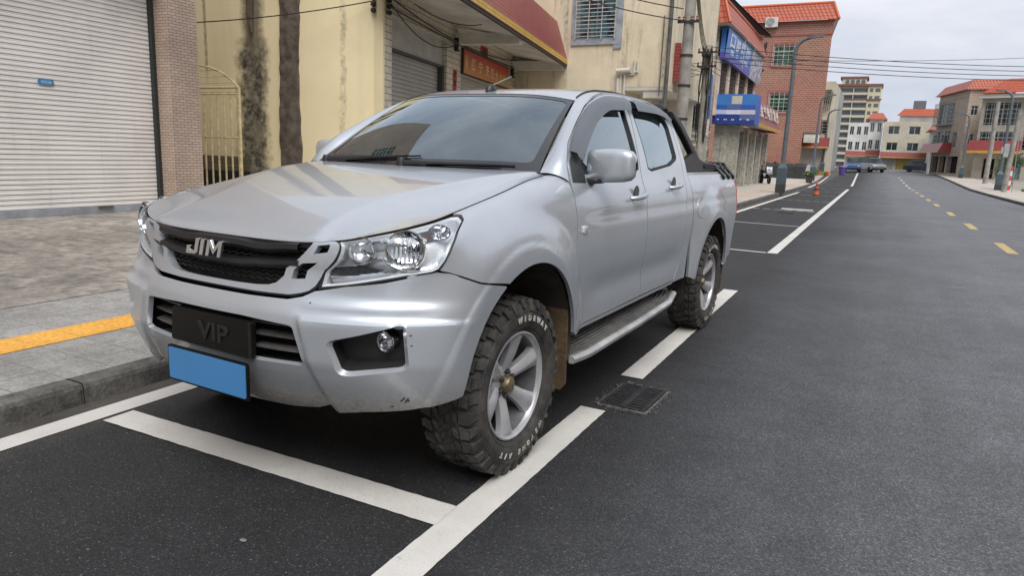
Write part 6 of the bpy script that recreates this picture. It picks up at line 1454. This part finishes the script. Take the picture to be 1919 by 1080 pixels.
    # wheel-arch liners
    for y0 in (.035,3.08):
        G=[]
        for i in range(19):
            a=R(-8+176*i/18); G.append([(sd*x,y0+.475*math.cos(a),.435+.475*math.sin(a)) for x in (.52,.66,.80,.885)])
        m=MB(); m.grid(np.array(G)); 
        V=[(sd*.52,y0+.475*math.cos(R(-8+176*i/18)),.435+.475*math.sin(R(-8+176*i/18))) for i in range(19)]; m.add(V,[tuple(range(19))])
        m.build('arch_liner',ARCH,TRK,smooth=True)
    # black seal lip round the arches
GUARD=simple('rain_guard_grey',(.10,.11,.125),.32,.1,.08,3)
ARCH=simple('muddy_liner',(.045,.035,.025),.9,0,.6,6,.4,30)
both(side)
m=MB(); x=float(S(3.69,1.125))
put_text(m,'4x4',.08,(x+.003,3.685,1.118),(0,1,0),(0,0,1),.0015,.002,.2,0,fitw=.19,fith=.055)
m.build('four_wheel_decal',simple('white_decal',(.75,.75,.75),.4),TRK)
# ---- A pillars, roof, windshield
DT=([0.573,0.663,0.844,1.057,1.274,1.465,1.830,2.210,2.463,2.562,2.642],[1.293,1.383,1.481,1.583,1.655,1.687,1.704,1.702,1.668,1.641,1.598])
ZR=([.95,1.05,1.1,1.3,1.6,1.9,2.2,2.45,2.62],[1.640,1.662,1.674,1.703,1.728,1.740,1.738,1.712,1.664])
def roof(a,b):
    a,b=np.broadcast_arrays(np.asarray(a,float),np.asarray(b,float)); ab=np.abs(b)
    yf=.985+.085*ab**2+.04*ab**6
    y=yf+(2.61-.03*ab**2-yf)*a
    ze=itp(y,*DT)+.006; xe=S(y,ze)
    x=b*xe; z=itp(y,*ZR)-(itp(y,*ZR)-ze)*ab**3.6
    z0=itp(yf,*ZR)-(itp(yf,*ZR)-itp(yf,*DT)-.006)*ab**3.6
    return np.stack([x,y,z],-1)
g=roof(*np.meshgrid(np.linspace(0,1,40),np.linspace(-1,1,41),indexing='ij'))
m=MB(); m.grid(g); 
for k,dz in ((0,-.02),):
    m.grid(np.stack([g[0],g[0]+[0,.012,-.02]],1))
lo=g[-1]+[0,-.004,-.05]; m.grid(np.stack([g[-1],lo],1))
for j in (0,-1): m.grid(np.stack([g[:,j],g[:,j]+[0,0,-.012]],1))
roof_o=m.build('roof',PAINT,TRK,smooth=True,ang=45,fix=True)
for sd in (1,-1):
    m=MB(); P=[tuple(roof(a,.90*sd)+[0,0,.004]) for a in np.linspace(.03,.98,26)]; m.tube(P,.0045,4); m.build('roof_moulding',RUB,TRK)
top1=roof(0,.91)   # upper end of the pillar's inner edge
Ee=lambda a:np.stack([.700+(top1[0]-.700)*a+.0*a,.470+(top1[1]-.470)*a,1.243+(top1[2]-1.243)*a+.012*np.sin(np.pi*a)],-1)
dn=np.array([(0.535,1.205),(0.566,1.285),(0.593,1.315),(0.663,1.383),(0.844,1.481),(1.057,1.583),(1.181,1.628),(1.274,1.659)])
dl=np.r_[0,np.cumsum(np.hypot(*np.diff(dn,axis=0).T))];dl/=dl[-1]
def pil(a,b):
    a,b=np.broadcast_arrays(np.asarray(a,float),np.asarray(b,float))
    y=np.interp(a,dl,dn[:,0]);z=np.interp(a,dl,dn[:,1]); D=np.stack([S(y,z),y-.006,z+.004],-1); E_=Ee(a)
    P=E_*(1-b[...,None])+D*b[...,None]
    w=(4*b*(1-b))[...,None]
    return P+w*np.array([.012,-.016,.012])*(.4+.6*(1-a[...,None]))
for sd in (1,-1):
    g=pil(*np.meshgrid(np.linspace(0,1,30),np.linspace(0,1,9),indexing='ij'))*[sd,1,1]
    m=MB(); m.grid(g); m.grid(np.stack([g[:,-1],g[:,-1]+[-sd*.02,0,-.008]],1)); m.build('windscreen_pillar',PAINT,TRK,smooth=True,ang=50,fix=True)
def ws(a,b):
    a,b=np.broadcast_arrays(np.asarray(a,float),np.asarray(b,float)); ab=np.abs(b)
    T_=roof(0*a,b*.905); Bt=np.stack([b*.698,.470-.085*(1-ab**2),1.243+.006*(1-ab**2)],-1)
    P=Bt*(1-a[...,None])+T_*a[...,None]
    k=(4*a*(1-a)*(1-.4*ab**2))[...,None]
    return P+k*np.array([0,-.016,.022])+np.array([0,0,-.004])
edge=roundc([(-.0,-1),(0,1),(1,1),(1,-1)],.05)
glassx=[(0.004,-.995),(0.004,.995),(.992,.990),(.992,-.990)]
panel('windscreen',ws,glassx,GLS,TRK,step=.05,sc=(.68,.68),flange=0)
wso=bpy.data.objects['windscreen']
panel('windscreen_border',lambda a,b:ws(a,b)+np.array([0,-.0015,.0015]),glassx,simple('ceramic_frit',(.010,.010,.011),.10,0,.1,4,coat=1),wso,[roundc([(.10,-.925),(.075,0),(.10,.925),(.955,.955),(.965,0),(.955,-.955)],.06,5)],step=.03,sc=(.68,.68),flange=.0)
# rear window of the cab
m=MB(); m.grid(np.array([[(-.60,2.475,1.27),(.60,2.475,1.27)],[(-.53,2.57,1.63),(.53,2.57,1.63)]])); m.build('rear_window',GLD,TRK)
m=MB()
for sx in (-1,1): m.add([(sx*.53,2.575,1.65),(sx*.60,2.47,1.25),(sx*.795,2.455,1.25),(sx*.60,2.56,1.65)],[(0,1,2,3)])
m.bb(-.79,.79,2.44,2.472,.5,1.27); m.build('cab_back',PAINT,TRK)
# cowl and wipers
m=MB(); G=[]
for b in np.linspace(-1,1,25): G.append([(b*.69,.430-.085*(1-b*b),1.236+.0*(1-b*b)),(b*.69,.455-.085*(1-b*b),1.222),(b*.70,.490-.085*(1-b*b),1.252)])
m.grid(np.array(G)); m.build('cowl',BLK,TRK,smooth=True,fix=True)
for a0,b0,a1,b1 in ((.005,-.88,.085,-.04),(.005,-.06,.045,.72)):
    P=[ws(a0+(a1-a0)*k-.04*0,b0+(b1-b0)*k)+[0,-.012,.014-.004*k] for k in np.linspace(0,1,9)]
    m=MB(); m.tube([tuple(p) for p in P],[.013,.014,.011,.008,.006,.005,.005,.004,.003],6)
    Q=[ws(a0+.02+(a1-a0-.01)*k,b0+.12+(b1-b0-.02)*k)+[0,-.006,.006] for k in np.linspace(.1,1.0,9)]; m.tube([tuple(p) for p in Q],.0045,5)
    m.lathe([(.0,.03),(.018,.028),(.024,.01),(.026,-.02)],10,0,lambda x,y,z,p=P[0]:(p[0]+x,p[1]+y+.003,p[2]+z-.006))
    m.build('wiper',BLK,TRK,smooth=True)
# antenna
m=MB(); p=roof(.06,.0); m.lathe([(.036,-.004),(.034,.012),(.026,.030),(.012,.042),(0,.045)],14,0,lambda x,y,z:(.03+x*.8,p[1]+.02+y*1.3,p[2]+z)); m.tube([(.03,p[1]+.03,p[2]+.035),(.045,p[1]+.22,p[2]+.105)],[.004,.003],6,1)
m.build('antenna',[BLK,simple('green_grey_aerial',(.16,.22,.18),.5)],TRK,smooth=True)
# interior
INT=simple('interior_charcoal',(.035,.036,.038),.85,0,.2,6); SEAT=simple('seat_cloth_grey',(.11,.11,.115),.9,0,.2,10)
m=MB(); m.bb(-.72,.72,.55,.98,1.0,1.17); m.bb(-.30,.30,.62,.95,1.165,1.2); m.build('dashboard',INT,TRK,bevel=.05)
for x in (-.36,.36):
    for y in (1.45,2.15):
        m=MB(); m.prism(roundc([(-.24,-.0),(.24,0),(.22,.60),(-.22,.60)],.08),.13,0,lambda a,z,h,x=x,y=y:(x+a,y+h+z*.25,.72+z)); m.prism(roundc([(-.12,0),(.12,0),(.11,.17),(-.11,.17)],.05),.09,0,lambda a,z,h,x=x,y=y:(x+a,y+.17+h,1.36+z)); m.prism(roundc([(-.25,0),(.25,0),(.25,.5),(-.25,.5)],.06),.16,0,lambda a,b,h,x=x,y=y:(x+a,y-.48+b,.60+h)); m.build('seat',SEAT,TRK,fix=True,bevel=.015)
m=MB(); m.tube([(.36+.185*math.cos(a),.98+.08*math.sin(a),1.17+.165*math.sin(a)) for a in np.linspace(0,2*math.pi,25)[:-1]],.015,6,closed=True); m.bb(.20,.52,.955,.985,1.15,1.19); m.build('steering_wheel',INT,TRK,smooth=True)
m=MB(); m.prism(rr(-.12,.12,-.03,.03,.02),.02,0,lambda x,y,z:(x,1.04+z,1.575+y)); m.build('interior_mirror',INT,TRK)
m=MB(); m.bb(-.80,.80,.5,2.43,.52,.60); m.bb(-.78,.78,.50,.56,.5,1.20); m.build('cab_floor',MATT,TRK)
# chassis, black box added to stop light through the engine bay
m=MB(); m.bb(-.50,.50,-.50,.50,.45,1.00); m.bb(-.46,-.36,-.6,3.95,.42,.56); m.bb(.36,.46,-.6,3.95,.42,.56)
m.bb(-.80,.80,.50,.56,.42,.5); m.tube([(-.72,0,.375),(.72,0,.375)],.05,8); m.tube([(-.72,WB,.375),(.72,WB,.375)],.055,8); m.lathe([(.0,-.13),(.10,-.10),(.14,0),(.10,.1),(0,.13)],12,0,lambda x,y,z:(x,WB+y,.375+z)); m.bb(-.35,.35,.6,2.3,.36,.5)
m.bb(-.66,.66,-.58,-.50,.40,.52)
m.build('chassis_and_light_block',MATT,TRK)
# ---- bed
m=MB(); m.bb(-.74,.74,2.50,4.0,.72,.76); m.bb(-.76,-.74,2.5,4.02,.72,1.225); m.bb(.74,.76,2.5,4.02,.72,1.225); m.bb(-.74,.74,2.49,2.51,.72,1.225)
m.build('bed_liner',BLK,TRK)
m=MB(); m.bb(-.72,.72,4.00,4.05,.72,1.225); m.build('tailgate',PAINT,TRK,bevel=.01)
for sd in (1,-1):
    # rail cap with clamps
    m=MB(); G=[]
    for y in np.linspace(2.50,4.0,14):
        x1=float(S(y,1.222))-.004; G.append([(sd*(x1-.012),y,1.222),(sd*(x1-.014),y,1.238),(sd*(x1-.10),y,1.240),(sd*(x1-.10),y,1.20)])
    m.grid(np.array(G)); m.build('rail_cap',PAINT,TRK,smooth=True,ang=30,fix=True)
    # sports bar: leaning hoop leg with a long foot along the rail
    m=MB(); poly=[(2.02,1.722),(2.18,1.728),(2.42,1.655),(2.72,1.50),(3.02,1.345),(3.10,1.325),(4.02,1.262),(4.02,1.238),(2.55,1.238),(2.60,1.28),(2.79,1.35),(2.55,1.47),(2.36,1.585),(2.20,1.665),(2.02,1.704)]
    poly=[(2.57,1.668),(2.74,1.62),(2.90,1.49),(3.05,1.345),(3.14,1.325),(4.02,1.272),(4.04,1.240),(2.52,1.240),(2.58,1.30),(2.90,1.372),(2.79,1.475),(2.69,1.56),(2.60,1.615)]
    m.prism(poly,.055,0,lambda y,z,h:(sd*(.700+h- max(0,z-1.30)*.30),y,z))
    b_=m.build('sports_bar',BLK,TRK,fix=True,bevel=.010)
    m=MB(); m.prism(rr(0,.30,0,.035,.012),.006,0,lambda y,z,h:(sd*(.756+h),3.16+y,1.262+z)); m.build('bar_slot',RUB,b_)
    for y in (3.52,3.70,3.87):
        m=MB(); m.prism([(0,0),(.05,0),(.10,-.055),(.10,-.085),(.075,-.085),(.05,-.04),(.0,.045),(-.04,.05),(-.04,.02)],.05,0,lambda a,z,h,y=y:(sd*(.735+a),y+h,1.262+z)); m.build('rail_clamp',BLK,TRK,fix=True,bevel=.006)
m=MB(); m.tube([(-.61,2.50,1.655),(-.58,2.52,1.685),(-.3,2.53,1.70),(.3,2.53,1.70),(.58,2.52,1.685),(.61,2.50,1.655)],.03,8); m.build('sports_bar_cross_tube',BLK,TRK,smooth=True)
# ---- wheels
TYR=NT('tyre_rubber'); v=TYR.co('Object'); nn_=TYR.noise(v,9,8,.75); 
TYR.set(Base_Color=TYR.mix(TYR.ramp(nn_,[(.42,0),(.70,.75)]),(.022,.022,.022),(.120,.105,.088)),Roughness=.8); TYR.bump(TYR.noise(v,120,5),.3,.004); TYR=TYR.mat
WHT=simple('raised_white_lettering',(.42,.41,.38),.7,0,.35,30)
BRS=simple('brass_hub_cap',(.22,.18,.11),.5,.6,.5,40)
def make_wheel():
    w=empty('wheel'); w.parent=TRK
    Rt=.375; f=lambda x,y,z:(z,x,y)      # axis +x = outward ; lathe (r,h)->h along x
    m=MB()
    prof=[(.228,.085),(.236,.104),(.262,.122),(.295,.127),(.322,.122),(.345,.113),(.357,.098),(.362,.06),(.364,0),(.362,-.06),(.357,-.098),(.345,-.113),(.30,-.127),(.262,-.122),(.236,-.104),(.228,-.085)]
    m.lathe(prof,72,0,f)
    # raised rings on the sidewall
    for r in (.252,.318): 
        hx=float(np.interp(r,[.236,.262,.295,.322],[.104,.122,.127,.122])); m.lathe([(r-.003,hx-.001),(r,hx+.003),(r+.003,hx-.001)],64,0,f)
    def blk(a0,a1,x0,x1,r0,r1,sk=0,r1b=None):
        V=[]
        r1b=r1 if r1b is None else r1b
        for (a,x,ri,ro) in ((a0,x0,r0,r1),(a1,x0,r0,r1),(a1+sk,x1,r0,r1b),(a0+sk,x1,r0,r1b)):
            V.append((x,ri*math.cos(a),ri*math.sin(a)))
        for (a,x,ro) in ((a0,x0,r1),(a1,x0,r1),(a1+sk,x1,r1b),(a0+sk,x1,r1b)):
            V.append((x*.985,ro*math.cos(a),ro*math.sin(a)))
        m.add(V,[(0,1,2,3),(4,7,6,5),(0,4,5,1),(1,5,6,2),(2,6,7,3),(3,7,4,0)],0)
    N=34; da=2*math.pi/N; rnd=random.Random(3)
    for k in range(N):
        a=k*da; 
        for sx in (1,-1):
            alt=k%2
            # shoulder block wrapping to the sidewall
            x0=.066; x1=.112 if alt else .104
            blk(a+.012,a+da*.80,sx*x0,sx*x1,.352,Rt,.01*sx,.368)
            # side lug
            hx=.113; 
            V=[];aa,ab=a+.02,a+da*(.74 if alt else .62)
            rl=.322 if alt else .335
            for (ang_,r_,x_) in ((aa,.368,.104),(ab,.368,.104),(ab-.02,rl,.1215),(aa+.01,rl,.1215)):
                V.append((sx*(x_-.004),r_*math.cos(ang_),r_*math.sin(ang_)))
            for (ang_,r_,x_) in ((aa,.371,.1125),(ab,.371,.1125),(ab-.02,rl,.1285),(aa+.01,rl,.1285)):
                V.append((sx*x_,r_*math.cos(ang_),r_*math.sin(ang_)))
            m.add(V,[(0,1,2,3),(4,7,6,5),(0,4,5,1),(1,5,6,2),(2,6,7,3),(3,7,4,0)],0)
            # inner rows
            o_=a+rnd.uniform(-.01,.01)
            blk(o_+.03,o_+da*.58,sx*.032,sx*.058,.355,Rt,.05*sx)
            blk(o_+.10,o_+da*.98,sx*.004,sx*.026,.355,Rt,-.05*sx)
    # lettering round the sidewall
    def arc(txt,r,h,a_mid,step,mi=1):
        n=len(txt)
        for i,ch in enumerate(txt):
            a=a_mid-(i-(n-1)/2)*step      # clockwise seen from outside
            V,F=text_mesh(ch,h*1.35,.0015,.0012)
            if not V: continue
            c=Vector((.1275,r*math.cos(a),r*math.sin(a))); up=Vector((-.05,math.cos(a),math.sin(a))).normalized(); ux=Vector((0,math.sin(a),-math.cos(a)))
            # seen from +x looking to -x : y to the left is negative? reading direction
            un=ux.cross(up)
            if un.x<0: ux=-ux
            m.add([c+ux*(v_[0])+up*v_[1]+Vector((.0015+v_[2],0,0)) for v_ in V],F,mi)
    arc('WIDEWAY',.289,.023,R(72),R(8.2)); arc('WEYONE A/T',.289,.023,R(275),R(7.8))
    t=m.build('tyre',[TYR,WHT],w,smooth=True,ang=32,fix=False)
    # rim
    m=MB()
    m.lathe([(.232,.098),(.230,.106),(.224,.108),(.216,.100),(.212,.085)],60,0,f); m.lathe([(.212,.085),(.206,.03),(.198,-.03),(.20,-.10),(.228,-.10)],60,1,f)
    m.lathe([(.0,.045),(.060,.046),(.072,.042),(.080,.030),(.082,.0)],36,0,f)
    for k in range(6):
        a=k*math.pi/3+R(22)
        d=Vector((0,math.cos(a),math.sin(a)));s=Vector((0,-math.sin(a),math.cos(a)))
        rows=[]
        for r_,wd,x_,dr in ((.050,.026,.047,-.002),(.085,.027,.058,-.007),(.13,.032,.073,-.009),(.175,.040,.085,-.009),(.205,.050,.091,-.006),(.216,.058,.090,-.001)):
            c=d*r_
            rows.append([c-s*wd+Vector((x_-.035,0,0)),c-s*wd+Vector((x_-.010,0,0)),c-s*wd*.62+Vector((x_,0,0)),c-s*wd*.10+Vector((x_-dr,0,0)),c+s*wd*.10+Vector((x_-dr,0,0)),c+s*wd*.62+Vector((x_,0,0)),c+s*wd+Vector((x_-.010,0,0)),c+s*wd+Vector((x_-.035,0,0))])
        m.grid(np.array([[tuple(p) for p in r_] for r_ in rows]),0)
    m.build('rim',[ALU,simple('rim_barrel',(.16,.16,.165),.5,.5,.3,9)],w,smooth=True,ang=28,fix=True)
    m=MB(); m.lathe([(0,-.02),(.205,-.02)],36,0,f); m.lathe([(.0,.0),(.15,.0),(.155,-.02)],30,1,f); m.build('brake_disc',[MATT,simple('rusty_steel',(.09,.065,.05),.6,.6,.4,20)],w,smooth=True)
    m=MB(); m.lathe([(.034,.040),(.034,.070),(.028,.080),(0,.083)],18,0,f)
    m.build('hub_cap',BRS,w,smooth=True,ang=40)
    DST=simple('dark_steel',(.10,.09,.085),.4,.8,.3,30)
    for k in range(6):
        m=MB(); a=k*math.pi/3+R(22); c=(.052*math.cos(a),.052*math.sin(a)); m.lathe([(.013,.046),(.012,.062),(.006,.067),(0,.067)],6,0,lambda x,y,z:(z,x+c[0],y+c[1])); m.build('lug_nut',DST,w)
    return w
w0=make_wheel(); w0.location=(.775,0,.375)
for i,(x,y) in enumerate(((.775,WB),(-.775,0),(-.775,WB))):
    c=copy_tree(w0,TRK); c.location=(x,y,.375)
    if x<0: c.rotation_euler=(0,0,math.pi)
    else: c.rotation_euler=(R(17),0,0)
